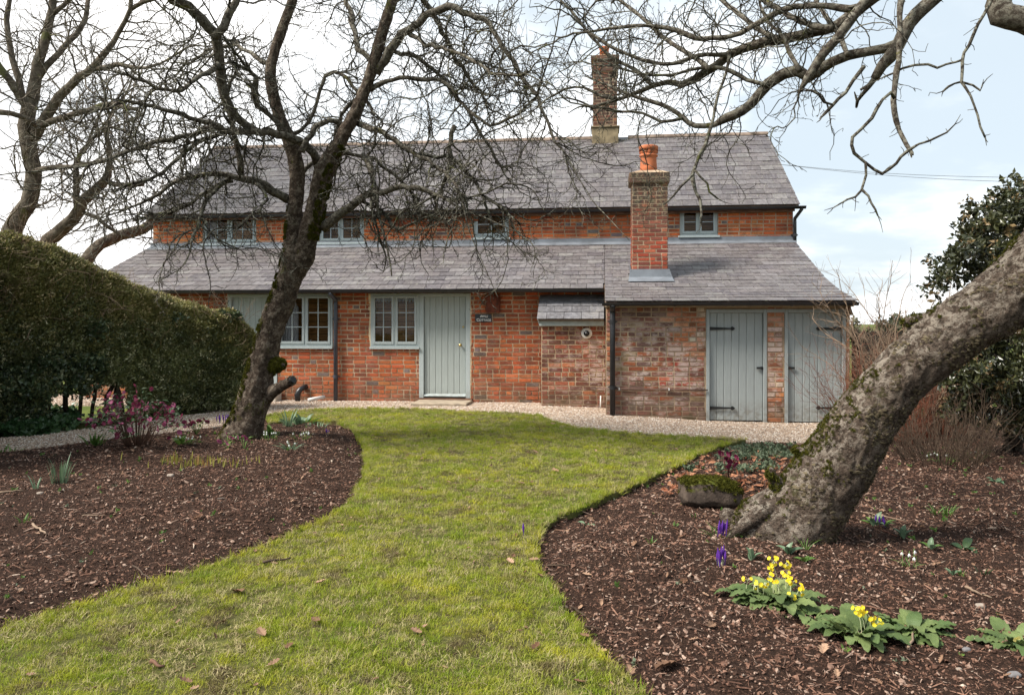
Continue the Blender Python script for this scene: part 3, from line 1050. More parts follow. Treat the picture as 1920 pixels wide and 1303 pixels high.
def bottle(x, y, z, h, r, name, label, cat, grp=None):
    m1 = MB(); m1.add(*lathe([(0.001, 0), (r, 0), (r, h * .6), (r * .5, h * .75), (r * .5, h), (0.001, h)], 12, 0, 0, 0))
    o = m1.obj(name, M['white_paint'], None, smooth=True); o.location = (x, y, z)
    return tag(o, label, cat, grp)
for px_, h in ((1285, .06), (1290, .08), (1296, .055), (1302, .07), (1321, .06), (1327, .05), (1334, .07)):
    bottle(wx(px_, YU + .29), YU + .29, w_up4[2] - .004, h + .02, .02, 'ornament', 'little white ornament on the sill of the upper window right of the chimney', 'ornament', 'white ornaments on the upper sill')
bottle(wx(583, YM + .3), YM + .29, w_lo1[2] - .004, .13, .03, 'candle', 'white candle standing on the sill of the window left of the downpipe', 'candle')
bottle(wx(588, YM + .3), YM + .29, w_lo1[2] - .004, .04, .05, 'dish', 'low white dish beside the candle on the window sill', 'dish')

# ---- doors
def hinge(pos, L, parent, flip=1):
    mb = MB()
    x, y, z = pos
    n = 12
    mb.box(min(x, x - .03 * flip), max(x, x - .03 * flip), y - .006, y, z - .075, z + .075)
    vs = [(x, -.0, z - .026), (x + flip * L, 0, z - .012), (x + flip * L, 0, z + .012), (x, 0, z + .026)]
    vs = [(a, y - .006, c) for a, b, c in vs] + [(a, y, c) for a, b, c in vs]
    mb.add(vs, [(0, 1, 2, 3) if flip > 0 else (3, 2, 1, 0), (0, 4, 5, 1), (1, 5, 6, 2), (2, 6, 7, 3)])
    ex = x + flip * (L + .022)
    tip = [(ex - flip * .03, z - .012), (ex - flip * .012, z - .03), (ex + flip * .008, z - .032), (ex + flip * .045, z), (ex + flip * .008, z + .032), (ex - flip * .012, z + .03), (ex - flip * .03, z + .012)]
    if flip < 0: tip = tip[::-1]
    m_ = len(tip)
    mb.add([(a, y - .007, c) for a, c in tip] + [(a, y, c) for a, c in tip], [tuple(range(m_))] + [(i, m_ + i, m_ + (i + 1) % m_, (i + 1) % m_) for i in range(m_)])
    return mb.obj('hinge', M['iron'], parent)
def boarded_door(X, Y, nplank, mat, fmat, inset=.04, fw=.075, label=None, zfoot=.03, top=.06):
    x0, x1, z0, z1 = X
    yf = Y + inset
    mb = MB(); mb.box(x0 + fw + .004, x1 - fw - .004, yf + .03, yf + .055, z0 + zfoot, z1 - top - .004)
    d = mb.obj('door', M[mat], cottage)
    if label: d['label'] = label
    f = MB()
    f.box(x0 + .002, x0 + fw, Y - .012, Y + .10, z0, z1 - .002)
    f.box(x1 - fw, x1 - .002, Y - .012, Y + .10, z0, z1 - .002)
    f.box(x0 + fw, x1 - fw, Y - .0115, Y + .10, z1 - top, z1 - .0025)
    bevel(f.obj('door_frame', M[fmat], d), .004)
    a, b = x0 + fw + .004, x1 - fw - .004
    ws = [rnd.uniform(.92, 1.08) for _ in range(nplank)]
    tw = sum(ws); x = a
    for w in ws:
        w2 = (b - a) * w / tw
        p = MB(); g = .0055
        za, zb = z0 + zfoot, z1 - top - .004
        # plank with chamfered long edges
        vs = []
        for z in (za, zb):
            vs += [(x + g * .3, yf + .0295, z), (x + g * .3, yf + .006, z), (x + g * 2, yf + rnd.uniform(-.001, .001), z), (x + w2 - g * 2, yf, z), (x + w2 - g * .3, yf + .006, z), (x + w2 - g * .3, yf + .0295, z)]
        p.add(vs, [(0, 1, 7, 6), (1, 2, 8, 7), (2, 3, 9, 8), (3, 4, 10, 9), (4, 5, 11, 10), (5, 4, 3, 2, 1, 0), (6, 7, 8, 9, 10, 11)])
        p.obj('plank', M[mat], d)
        x += w2
    return d, a, b, yf
dm, a, b, yf = boarded_door(d_main, YM, 7, 'paint_door', 'paint_frame', label='sage green boarded front door with brass knob', fw=.088, inset=.03)
mb = MB(); mb.add([(a, yf - .045, .10), (b, yf - .045, .10), (b, yf - .002, .135), (a, yf - .002, .135), (a, yf - .045, .085), (b, yf - .045, .085), (b, yf - .002, .085), (a, yf - .002, .085)],
                  [(0, 1, 2, 3), (4, 5, 1, 0), (4, 0, 3, 7), (1, 5, 6, 2), (4, 7, 6, 5)])
mb.obj('weather_bar', M['paint_frame'], dm)
kx, kz = wx(863, YM), wz(863, 647, YM)
mb = MB()
def lathe_y(prof, cx, cy, cz, n=16):
    vs = [(cx + r * math.cos(2 * math.pi * k / n), cy - t, cz + r * math.sin(2 * math.pi * k / n)) for r, t in prof for k in range(n)]
    fs = [(i * n + k, i * n + (k + 1) % n, (i + 1) * n + (k + 1) % n, (i + 1) * n + k) for i in range(len(prof) - 1) for k in range(n)]
    return vs, fs
mb.add(*lathe_y([(.028, 0), (.028, .004), (.012, .008), (.011, .03), (.024, .038), (.029, .052), (.022, .066), (.001, .07)], kx, yf, kz))
mb.obj('door_knob', M['brass'], dm, smooth=True)
kx, kz = wx(868, YM), wz(868, 613, YM)
mb = MB(); mb.add(*lathe_y([(.02, 0), (.02, .008), (.016, .012), (.001, .013)], kx, yf, kz)); mb.obj('lock', M['brass'], dm, smooth=True)
mb = MB(); mb.box(wx(781, YM), wx(886, YM), YM - .07, YM + .12, -.02, .052)
bevel(mb.obj('threshold', M['old_wood'], cottage), .006)
dl, a, b, yf = boarded_door(d_left, YM, 7, 'paint_door', 'paint_frame', label='boarded sage green door half hidden by the hedge', fw=.075)
kx = wx(508, YM)
mb = MB(); mb.add(*lathe_y([(.028, 0), (.028, .004), (.012, .008), (.011, .03), (.024, .038), (.029, .052), (.001, .07)], b - .06, yf, .98)); mb.obj('door_knob', M['brass'], dl, smooth=True)
for X, lab, fl in ((d_s1, 'grey green store door with hinges on its left', 1), (d_s2, 'grey green store door with hinges on its right, next to the shrub', -1)):
    d, a, b, yf = boarded_door(X, YO, 7, 'paint_store', 'paint_store', label=lab, fw=.055, top=.06)
    for pyy in (616, 765):
        z = wz(1350 if fl > 0 else 1550, pyy, YO)
        xh = a - .004 if fl > 0 else b + .004
        hinge((xh, yf - .012 - .012, z), .34, d, fl)
    z = wz(1426 if fl > 0 else 1480, 690, YO)
    xl = b - .015 if fl > 0 else a + .015
    l = MB(); l.box(xl - .085 * (fl > 0) - .035 * (fl < 0), xl + .035 * (fl > 0) + .085 * (fl < 0), yf - .045, yf - .02, z - .016, z + .016)
    l.box(xl - .02, xl + .02, yf - .02, yf + .002, z - .022, z + .022)
    bevel(l.obj('latch', M['iron'], d), .003)
# head rail over both store doors and brickwork pier head
mb = MB(); mb.box(d_s1[1] - .001, d_s2[0] + .001, YO - .0115, YO + .10, 1.645, 1.70)
mb.obj('door_head', M['paint_store'], cottage)
mb = MB()
for X in (d_s1, d_s2):
    mb.box(X[0] + .0, X[1], YO + .02, YO + .11, -.2, X[2])
mb.obj('threshold', M['step_stone'], cottage)
# lime patch of mortar round the window by the door
simple('lime_mortar', (.62, .50, .33), .95, var=.25, sc=9, bump=.5)
mb = MB()
x0, x1, z0, z1 = w_lo2
for k in range(16):
    zz = z0 + (z1 - z0) * k / 16
    w = .012 + .03 * rnd.random()
    mb.box(x0 - w, x0 + .001, YM - .0065, YM + .05, zz, zz + (z1 - z0) / 16)
for k in range(16):
    zz = .06 + (1.97) * k / 16
    mb.box(d_main[1] - .001, d_main[1] + .006 + .016 * rnd.random(), YM - .0065, YM + .05, zz, zz + .1232)
mb.obj('mortar_fillet', M['lime_mortar'], cottage)
# soldier course under the window
x = w_lo2[0] + .01
mb = MB()
# ---- small things on the walls
mb = MB(); z = wz(1225, 728.5, YO)
xp0, xp1 = X0 - .0, d_s1[0] + .02
mb.tube([(xp0 - .002, YO - .035, z), (.6, YO - .034, z - .006), (1.1, YO - .036, z - .01), (xp1, YO - .035, z - .014)], .011, 8)
wp = mb.obj('water_pipe', M['copper_pipe'], cottage, smooth=True)
for xx in (wx(1161, YO), wx(1254, YO)):
    m1 = MB(); m1.box(xx - .01, xx + .01, YO - .05, YO, z - .025, z + .012); m1.obj('pipe_clip', M['pipe_white'], wp)
mb = MB(); z = wz(1125, 727, YB)
mb.tube([(wx(1106, YB), YB - .03, z), (X0 - .002, YB - .03, z), (X0 - .02, YO + .1, z)], .010, 8)
mb.obj('water_pipe', M['copper_pipe'], cottage, smooth=True)
xx = wx(1126, YB - .1)
mb = MB(); mb.tube([(xx, YB - .09, gz(0) - .05), (xx + .003, YB - .09, .19)], .012, 10)
mb.obj('stand_pipe', M['pipe_white'], cottage, smooth=True)
# balanced flue
fx, fz = wx(1100, YB), wz(1100, 625, YB)
mb = MB(); mb.add(*lathe_y([(.098, 0), (.098, .008), (.085, .016), (.05, .018)], fx, YB, fz, 28)); fl = mb.obj('flue', M['pipe_white'], cottage, smooth=True)
mb = MB(); mb.add(*lathe_y([(.052, .01), (.052, .11), (.040, .11), (.038, .05), (.001, .05)], fx, YB, fz, 24)); mb.add(*lathe_y([(.03, .05), (.03, .125), (.001, .125)], fx, YB, fz, 18))
mb.obj('flue_pipe', M['black_plastic'], fl, smooth=True)
# rusty meter box on the wall
bx = rect(911, 937, 553, 588, YM - .1)
mb = MB(); mb.box(bx[0], bx[1], YM - .13, YM - .001, bx[2] + .012, min(bx[3], 2.03)); 
box_o = mb.obj('wall_box', M['rust'], None); bevel(box_o, .008)
tag(box_o, 'rust brown metal box high on the brick wall right of the front door', 'wall box')
m1 = MB(); m1.box(bx[0] + .03, bx[1] - .03, YM - .136, YM - .1305, bx[2] + .05, min(bx[3], 2.03) - .04); m1.obj('lid', M['rust'], box_o)
m1 = MB(); m1.add(*lathe_y([(.012, 0), (.012, .01), (.001, .012)], bx[1] - .05, YM - .136, (bx[2] + bx[3]) / 2, 10)); m1.obj('screw', M['iron'], box_o)
# name plaque
pr_ = rect(891, 922, 589, 604, YM - .02)
sg = empty('name_sign', ((pr_[0] + pr_[1]) / 2, YM - .012, (pr_[2] + pr_[3]) / 2), 'dark slate house name plaque reading Apple Cottage beside the front door', 'house sign')
hw, hh = (pr_[1] - pr_[0]) / 2, (pr_[3] - pr_[2]) / 2
mb = MB(); mb.box(-hw, hw, -.014, .004, -hh, hh)
bevel(mb.obj('plate', M['plaque'], sg), .004)
def text(body, size, x, z, parent, mat, sx=1.0):
    cu = bpy.data.curves.new('lettering', 'FONT'); cu.body = body; cu.size = size; cu.align_x = 'LEFT'; cu.align_y = 'BOTTOM_BASELINE'; cu.extrude = .0008
    cu.offset = .0006
    cu.materials.append(mat)
    tmp = bpy.data.objects.new('lettering', cu); COL.objects.link(tmp)
    bpy.context.view_layer.update()
    me = bpy.data.meshes.new_from_object(tmp.evaluated_get(bpy.context.evaluated_depsgraph_get()))
    bpy.data.objects.remove(tmp)
    return link('lettering', me, parent, (x, -.0152, z), (R(90), 0, 0), (sx, 1, 1))
WP = M['white_paint']
text('A', .068, -.064, .012, sg, WP); text('PPLE', .056, -.026, .012, sg, WP)
text('C', .076, -.132, -.060, sg, WP); text('OTTAGE', .058, -.084, -.058, sg, WP)
# ---- drain pipes at the foot of the wall
xx = wx(565, YM - .12)
mb = MB()
mb.tube([(xx - .06, YM - .16, -.03), (xx - .06, YM - .16, .10), (xx - .045, YM - .15, .16), (xx - .01, YM - .12, .21), (xx + .03, YM - .06, .235), (xx + .04, YM + .01, .24)], .052, 16)
o = mb.obj('drain_elbow', M['black_plastic'], None, smooth=True)
tag(o, 'black plastic elbow pipe coming out of the brick wall just above the gravel', 'pipe')
m1 = MB(); m1.tube([(xx - .06, YM - .16, .08), (xx - .06, YM - .16, .12)], .06, 16); m1.obj('collar', M['black_plastic'], o)
g = G(605, 748)
mb = MB(); mb.tube([(g.x - .12, YM - .32, .02), (g.x + .0, YM - .22, .045), (g.x + .12, YM - .1, .06)], .034, 14)
tag(mb.obj('waste_pipe', M['pipe_white'], None, smooth=True), 'short white waste pipe lying on the gravel by the wall', 'pipe')
mb = MB(); mb.box(wx(774, YM - .6), wx(878, YM - .6), YM - .78, YM - .12, gz(0) * .0 - .02, .035)
tag(bevel(mb.obj('doorstep', M['step_stone'], None), .012), 'thin stone doorstep in the gravel before the front door', 'doorstep')
mb = MB(); mb.box(wx(508, YM - .2), wx(521, YM - .2), YM - .3, YM - .02, -.02, .16)
tag(bevel(mb.obj('stone_block', M['plaster'], None), .01), 'pale stone block at the wall foot behind the tree trunk', 'block')
# ================================================================== GROUND, LAWN, BEDS, GRAVEL
def vnoise(x, y, s=1.0, seed=0.0):
    return mnoise.noise(Vector((x * s + seed, y * s - seed * .7, seed)))
def GP(L): return [tuple(G(a, b)[:2]) for a, b in L]
lawn_far = GP([(500, 782), (560, 770), (640, 767), (760, 768), (880, 773), (1000, 779), (1022, 786), (1050, 797), (1100, 805), (1180, 812), (1260, 818), (1340, 823), (1400, 826)])
bed_r_edge = GP([(1370, 833), (1320, 848), (1280, 868), (1240, 890), (1180, 918), (1120, 940), (1070, 960), (1020, 985), (1000, 1010), (997, 1045), (1010, 1085), (1045, 1130), (1080, 1180), (1115, 1220), (1160, 1260), (1200, 1295), (1260, 1360), (1400, 1560)])
bed_l_edge = GP([(-300, 1260), (-100, 1212), (0, 1185), (100, 1155), (180, 1130), (300, 1095), (400, 1066), (480, 1038), (545, 1010), (600, 985), (645, 955), (672, 925), (686, 885), (686, 850), (672, 815), (655, 800), (625, 792), (585, 790), (540, 791), (505, 794)])
path_near = GP([(-200, 875), (0, 846), (100, 836), (200, 822), (300, 812), (400, 798), (470, 788), (500, 782)])
path_far = GP([(430, 766), (350, 777), (250, 793), (130, 806), (0, 820), (-200, 845)])
def smooth_poly(P, it=2):
    for _ in range(it):
        Q = [P[0]]
        for a, b in zip(P, P[1:]):
            Q += [(a[0] * .75 + b[0] * .25, a[1] * .75 + b[1] * .25), (a[0] * .25 + b[0] * .75, a[1] * .25 + b[1] * .75)]
        Q.append(P[-1]); P = Q
    return P
def wob(P, amp, s=3.0):
    return [(x + vnoise(x, y, s, 3.3) * amp + vnoise(x, y, s * 4, 1.3) * amp * .4, y + vnoise(x, y, s, 7.7) * amp + vnoise(x, y, s * 4, 9.3) * amp * .4) for x, y in P]
lawn_far = wob(smooth_poly(lawn_far), .06); bed_r_edge = wob(smooth_poly(bed_r_edge, 3), .045, 2.5); bed_l_edge = wob(smooth_poly(bed_l_edge, 3), .045, 2.5)
path_near = wob(smooth_poly(path_near), .08)
P_lawn = lawn_far + bed_r_edge + [(1.6, -3.0), (-6.0, -3.0), (-6.0, 2.2)] + bed_l_edge
P_left = path_near[:-1] + [path_near[-1]] + bed_l_edge[::-1] + [(-7.5, 2.6), (-12.5, 4.0)]
r_top = GP([(1400, 826), (1470, 828), (1540, 830)])
P_right = bed_r_edge[::-1] + r_top + [(XR + .25, 12.0), (XR + .3, 14.0), (11, 14.0), (11, -2.0), (2.2, -2.0)]
P_grav = path_near + lawn_far + r_top + [(XR + .25, 12.0), (XR + .5, 15.5), (-14, 15.5), (-14, 13.6), (-8.5, 13.9)] + path_far

def inside(P, X, Y):
    P = np.array(P); n = len(P)
    x1, y1 = P[:, 0], P[:, 1]; x2, y2 = np.roll(x1, -1), np.roll(y1, -1)
    out = np.zeros(len(X), bool)
    for a, b, c, d in zip(x1, y1, x2, y2):
        cond = ((b > Y) != (d > Y))
        if b != d:
            out ^= cond & (X < (c - a) * (Y - b) / (d - b) + a)
    return out
def edge_dist(P, X, Y, closed=True):
    P = np.array(P); Q = np.roll(P, -1, 0)
    if not closed: P, Q = P[:-1], Q[:-1]
    best = np.full(len(X), 1e9); bx = X.copy(); by = Y.copy()
    for (a, b), (c, d) in zip(P, Q):
        vx, vy = c - a, d - b; l2 = vx * vx + vy * vy + 1e-12
        t = np.clip(((X - a) * vx + (Y - b) * vy) / l2, 0, 1)
        qx, qy = a + t * vx, b + t * vy
        dd = (X - qx) ** 2 + (Y - qy) ** 2
        m_ = dd < best
        best[m_] = dd[m_]; bx[m_] = qx[m_]; by[m_] = qy[m_]
    return np.sqrt(best), bx, by
def gzn(X):
    t = np.clip((X + 1) / 3.5, 0, 1)
    return -.115 * t * t * (3 - 2 * t)
class VN:
    """cheap smooth value noise on arrays"""
    def __init__(s, seed): s.g = np.random.default_rng(seed).random((256, 256)) * 2 - 1
    def __call__(s, X, Y, sc):
        x = np.asarray(X) * sc + 1000; y = np.asarray(Y) * sc + 1000
        i = np.floor(x).astype(int); j = np.floor(y).astype(int)
        fx = x - i; fy = y - j
        fx = fx * fx * (3 - 2 * fx); fy = fy * fy * (3 - 2 * fy)
        g = s.g
        a = g[i % 256, j % 256]; b = g[(i + 1) % 256, j % 256]; c = g[i % 256, (j + 1) % 256]; d = g[(i + 1) % 256, (j + 1) % 256]
        return (a * (1 - fx) + b * fx) * (1 - fy) + (c * (1 - fx) + d * fx) * fy
vn = VN(5)
def bed_h(X, Y, P):
    d, _, _ = edge_dist(P, X, Y)
    t = np.clip(d / .5, 0, 1); t = t * t * (3 - 2 * t)
    return gzn(X) - .035 + .065 * t + (.030 * vn(X, Y, 1.3) + .020 * vn(X, Y, 3.7)) * np.clip(d / .3, 0, 1) + .016 * vn(X, Y, 9) + .010 * vn(X, Y, 19) + .004 * vn(X + 7, Y, 31)
def lawn_h(X, Y):
    return gzn(X) + .012 + .012 * vn(X, Y, .9) + .005 * vn(X, Y, 5)
def grav_h(X, Y):
    return gzn(X) - .012 + .010 * vn(X, Y, 1.1) + .003 * vn(X, Y, 7)
def region(name, P, step, hf, mats, skirt=.09):
    A = np.array(P); x0, y0 = A.min(0); x1, y1 = A.max(0)
    nx, ny = int((x1 - x0) / step) + 2, int((y1 - y0) / step) + 2
    xs = x0 + np.arange(nx + 1) * step - step / 2; ys = y0 + np.arange(ny + 1) * step - step / 2
    cxs, cys = np.meshgrid(xs[:-1] + step / 2, ys[:-1] + step / 2, indexing='ij')
    keep = inside(P, cxs.ravel(), cys.ravel()).reshape(cxs.shape)
    VX, VY = np.meshgrid(xs, ys, indexing='ij')
    ids = np.arange((nx + 1) * (ny + 1)).reshape(nx + 1, ny + 1)
    I, J = np.nonzero(keep)
    F = np.stack([ids[I, J], ids[I + 1, J], ids[I + 1, J + 1], ids[I, J + 1]], 1)
    cnt = np.zeros(ids.size, int)
    np.add.at(cnt, F.ravel(), 1)
    used = np.nonzero(cnt)[0]
    rim = used[cnt[used] < 4]
    X = VX.ravel().copy(); Y = VY.ravel().copy()
    _, bx, by = edge_dist(P, X[rim], Y[rim]); X[rim] = bx; Y[rim] = by
    mp = -np.ones(ids.size, int); mp[used] = np.arange(len(used))
    Xu, Yu_ = X[used], Y[used]; Z = hf(Xu, Yu_)
    V = np.stack([Xu, Yu_, Z], 1); F = mp[F]
    if skirt:
        e = np.concatenate([F[:, [0, 1]], F[:, [1, 2]], F[:, [2, 3]], F[:, [3, 0]]])
        k1 = e[:, 0].astype(np.int64) * len(V) + e[:, 1]; k2 = e[:, 1].astype(np.int64) * len(V) + e[:, 0]
        be = e[~np.isin(k1, k2)]
        n = len(V); low = V.copy(); low[:, 2] -= skirt
        V = np.concatenate([V, low]); F = np.concatenate([F, np.stack([be[:, 1], be[:, 0], be[:, 0] + n, be[:, 1] + n], 1)])
    o = link(name, npmesh(name, V, F, mats))
    o['kind'] = 'structure'
    return o

t = NT('soil')
c = t.mix(t.ramp(t.noise(30, 6, .7), .3, .7), (.034, .019, .013), (.10, .056, .038))
c = t.mix(t.ramp(t.voro(70), .25, .5, 0, .6), c, (.010, .006, .005))
c = t.mix(t.ramp(t.noise(90, 3, .7), .62, .7, 0, .7), c, (.17, .10, .07))
t.bump(t.noise(55, 8, .75), .9, .03)
soil = t.fin(c, .95, .1)
t = NT('turf')
c = t.mix(t.ramp(t.noise(5, 6, .7), .3, .7), (.060, .060, .020), (.12, .12, .035))
c = t.mix(t.ramp(t.noise(2.7, 7, .75), .50, .62, 0, .9), c, (.055, .038, .022))
t.bump(t.noise(70, 6, .7), .8, .02)
turf = t.fin(c, .95, .1)
t = NT('gravel')
cell = t.voro(62, out='Color')
sx = t.n('ShaderNodeSeparateColor'); t.set(sx.inputs[0], cell)
c = t.mix(sx.outputs[0], (.25, .175, .125), (.60, .47, .36))
c = t.mix(t.ramp(sx.outputs[1], .80, .9), c, (.72, .63, .54))
c = t.mix(t.ramp(sx.outputs[2], .85, .9), c, (.16, .115, .09))
c = t.mix(t.ramp(t.voro(62), .35, .6, 0, .65), c, (.16, .11, .08))
c = t.mix(t.ramp(t.noise(1.1, 6, .7), .55, .75, 0, .4), c, (.17, .12, .085))
t.bump(t.voro(62), .8, -.012)
gravel_m = t.fin(c, .9, .2)
t = NT('far_grass')
c = t.mix(t.ramp(t.noise(.7, 8, .7), .3, .7), (.05, .075, .018), (.12, .14, .03))
far_grass = t.fin(c, .95, .1)

gx = [-400, -120, -50, -25, -14] + [-12 + .5 * i for i in range(50)] + [14, 25, 50, 120, 400]
gy = [-60, -20, -6] + [-4 + .5 * i for i in range(44)] + [19, 25, 40, 80, 180, 500]
V = [(x, y, gz(x) - .075 + (0 if y < 30 else 0)) for x in gx for y in gy]
F = [(i * len(gy) + j, (i + 1) * len(gy) + j, (i + 1) * len(gy) + j + 1, i * len(gy) + j + 1) for i in range(len(gx) - 1) for j in range(len(gy) - 1)]
tag(link('ground', npmesh('ground', V, F, far_grass)), kind='structure')
lawn = region('lawn', P_lawn, .06, lawn_h, turf)
bedL = region('flower_bed', P_left, .05, lambda X, Y: bed_h(X, Y, P_left), soil)
bedR = region('flower_bed', P_right, .05, lambda X, Y: bed_h(X, Y, P_right), soil)
grav = region('gravel_path', P_grav, .10, grav_h, gravel_m)
for o, l in ((lawn, 'mossy green lawn between the two beds'), (bedL, 'dark mulched bed on the left'), (bedR, 'dark mulched bed under the leaning tree'), (grav, 'pinkish gravel path along the cottage')):
    o['label'] = l
def bz(x, y):
    X, Y = np.array([x]), np.array([y])
    if inside(P_right, X, Y)[0]: return float(bed_h(X, Y, P_right)[0])
    if inside(P_left, X, Y)[0]: return float(bed_h(X, Y, P_left)[0])
    if inside(P_lawn, X, Y)[0]: return float(lawn_h(X, Y)[0])
    return gz(x)
def GB(px, py):
    """point on the bed or lawn surface seen at a photo pixel"""
    d = ray(px, py); z = 0
    for _ in range(5):
        t_ = (z - CAMZ) / d.z; x, y = d.x * t_, d.y * t_; z = bz(x, y)
    return Vector((x, y, z))

# ---- scattering small stuff as instances of a few meshes
def scatter(name, pts, rot, scl, protos, parent=None):
    me = bpy.data.meshes.new(name)
    n = len(pts)
    me.vertices.add(n); me.vertices.foreach_set('co', np.asarray(pts, np.float32).ravel())
    a = me.attributes.new('rot', 'FLOAT_VECTOR', 'POINT'); a.data.foreach_set('vector', np.asarray(rot, np.float32).ravel())
    a = me.attributes.new('scl', 'FLOAT', 'POINT'); a.data.foreach_set('value', np.asarray(scl, np.float32))
    a = me.attributes.new('idx', 'INT', 'POINT'); a.data.foreach_set('value', NR.integers(0, len(protos), n).astype(np.int32))
    ng = bpy.data.node_groups.new(name, 'GeometryNodeTree')
    ng.interface.new_socket('Geometry', in_out='INPUT', socket_type='NodeSocketGeometry')
    ng.interface.new_socket('Geometry', in_out='OUTPUT', socket_type='NodeSocketGeometry')
    N = ng.nodes; L = ng.links
    gi, go = N.new('NodeGroupInput'), N.new('NodeGroupOutput')
    m2p = N.new('GeometryNodeMeshToPoints'); L.new(gi.outputs[0], m2p.inputs[0])
    iop = N.new('GeometryNodeInstanceOnPoints'); L.new(m2p.outputs[0], iop.inputs['Points'])
    jn = N.new('GeometryNodeGeometryToInstance')
    for p in reversed(protos):
        ob = bpy.data.objects.new(p.name, p)
        oi = N.new('GeometryNodeObjectInfo'); oi.inputs['Object'].default_value = ob
        L.new(oi.outputs['Geometry'], jn.inputs[0])
    L.new(jn.outputs[0], iop.inputs['Instance'])
    iop.inputs['Pick Instance'].default_value = True
    def attr(nm, ty):
        q = N.new('GeometryNodeInputNamedAttribute'); q.data_type = ty; q.inputs[0].default_value = nm
        return q.outputs[0]
    L.new(attr('idx', 'INT'), iop.inputs['Instance Index'])
    e2r = N.new('FunctionNodeEulerToRotation'); L.new(attr('rot', 'FLOAT_VECTOR'), e2r.inputs[0]); L.new(e2r.outputs[0], iop.inputs['Rotation'])
    L.new(attr('scl', 'FLOAT'), iop.inputs['Scale'])
    L.new(iop.outputs[0], go.inputs[0])
    o = link(name, me, parent)
    md = o.modifiers.new('scatter', 'NODES'); md.node_group = ng
    return tag(o, kind='stuff')
def in_view(X, Y, m=1.45):
    dep = -SY * X + CY * Y; rt_ = CY * X + SY * Y
    return (dep > .8) & (np.abs(rt_) < dep * .643 * m + .25) & (dep < 22)
def sample(P, dens, rmax=1.0, near=2.5):
    """random points in P; dens(distance) per square metre"""
    A = np.array(P); x0, y0 = A.min(0); x1, y1 = A.max(0)
    y0 = max(y0, near)
    dm_ = dens(np.array([2.6]))[0]
    n = int((x1 - x0) * (y1 - y0) * dm_)
    X = NR.uniform(x0, x1, n); Y = NR.uniform(y0, y1, n)
    k = in_view(X, Y) & ((np.abs(CY * X + SY * Y) < (-SY * X + CY * Y) * .72 + .25) | (NR.random(n) < .6)) & (NR.random(n) < dens(np.hypot(X, Y)) / dm_)
    X, Y = X[k], Y[k]
    k = inside(P, X, Y)
    return X[k], Y[k]

# grass
t = NT('grass_blade')
n1 = t.noise(1.3, 5, .6); n2 = t.noise(7, 4, .6)
c = t.mix(t.ramp(n1, .35, .65), (.17, .25, .014), (.44, .42, .028))
c = t.mix(t.ramp(n2, .40, .62), c, (.25, .30, .024))
c = t.mix(t.ramp(t.noise(19, 3, .6), .52, .64, 0, .8), c, (.44, .40, .09))
c = t.mix(t.ramp(t.rand(), .76, .90), c, (.46, .40, .19))
c = t.mix(t.ramp(t.noise(2.7, 7, .75), .53, .64, 0, .8), c, (.16, .12, .06))
t.fin(c, .6, .25)
grass_m = t.trans(c, .35)
t.m.name = 'grass_blade'
def tuft(nb, rad, h0, h1, w, lean=.7):
    V, F = [], []
    for _ in range(nb):
        a = rnd.uniform(0, 6.283); r = rad * math.sqrt(rnd.random()); b = rnd.uniform(0, 6.283)
        h = rnd.uniform(h0, h1); x, y = r * math.cos(a), r * math.sin(a)
        l = rnd.uniform(.1, lean) * h; dx, dy = math.cos(b), math.sin(b)
        px, py = -dy * w / 2, dx * w / 2
        n = len(V)
        V += [(x - px, y - py, -.004), (x + px, y + py, -.004), (x + dx * l * .4 + px * .8, y + dy * l * .4 + py * .8, h * .6), (x + dx * l * .4 - px * .8, y + dy * l * .4 - py * .8, h * .6), (x + dx * l, y + dy * l, h * rnd.uniform(.75, 1))]
        F += [(n, n + 1, n + 2, n + 3), (n + 3, n + 2, n + 4)]
    me = bpy.data.meshes.new('grass_tuft'); me.from_pydata(V, [], F); me.materials.append(grass_m)
    return me
tufts = [tuft(32, .045, .007, .022, .0025, 2.0) for _ in range(7)] + [tuft(26, .030, .015, .042, .0022, 1.2)]
X, Y = sample(P_lawn, lambda d: np.clip(3300 / d, 380, 1150))
bare = vn(X, Y, 2.2) * .55 + vn(X + 5, Y, 6.0) * .45 + vn(X, Y + 9, 15.0) * .35
k = (bare < .42) | (NR.random(len(X)) < .5)
X, Y = X[k], Y[k]; bare = bare[k]
n = len(X); D = np.hypot(X, Y)
rot = np.stack([NR.normal(0, .12, n), NR.normal(0, .12, n), NR.uniform(0, 6.28, n)], 1)
scl = NR.uniform(.55, 1.35, n) * np.clip(.75 + D / 22, .8, 1.2) * (1 - .45 * np.clip(bare, 0, 1)) * (1 + .35 * np.clip(vn(X + 3, Y, 4.0), 0, 1))
tag(scatter('grass', np.stack([X, Y, lawn_h(X, Y)], 1), rot, scl, tufts), 'short mossy grass of the lawn', 'grass')
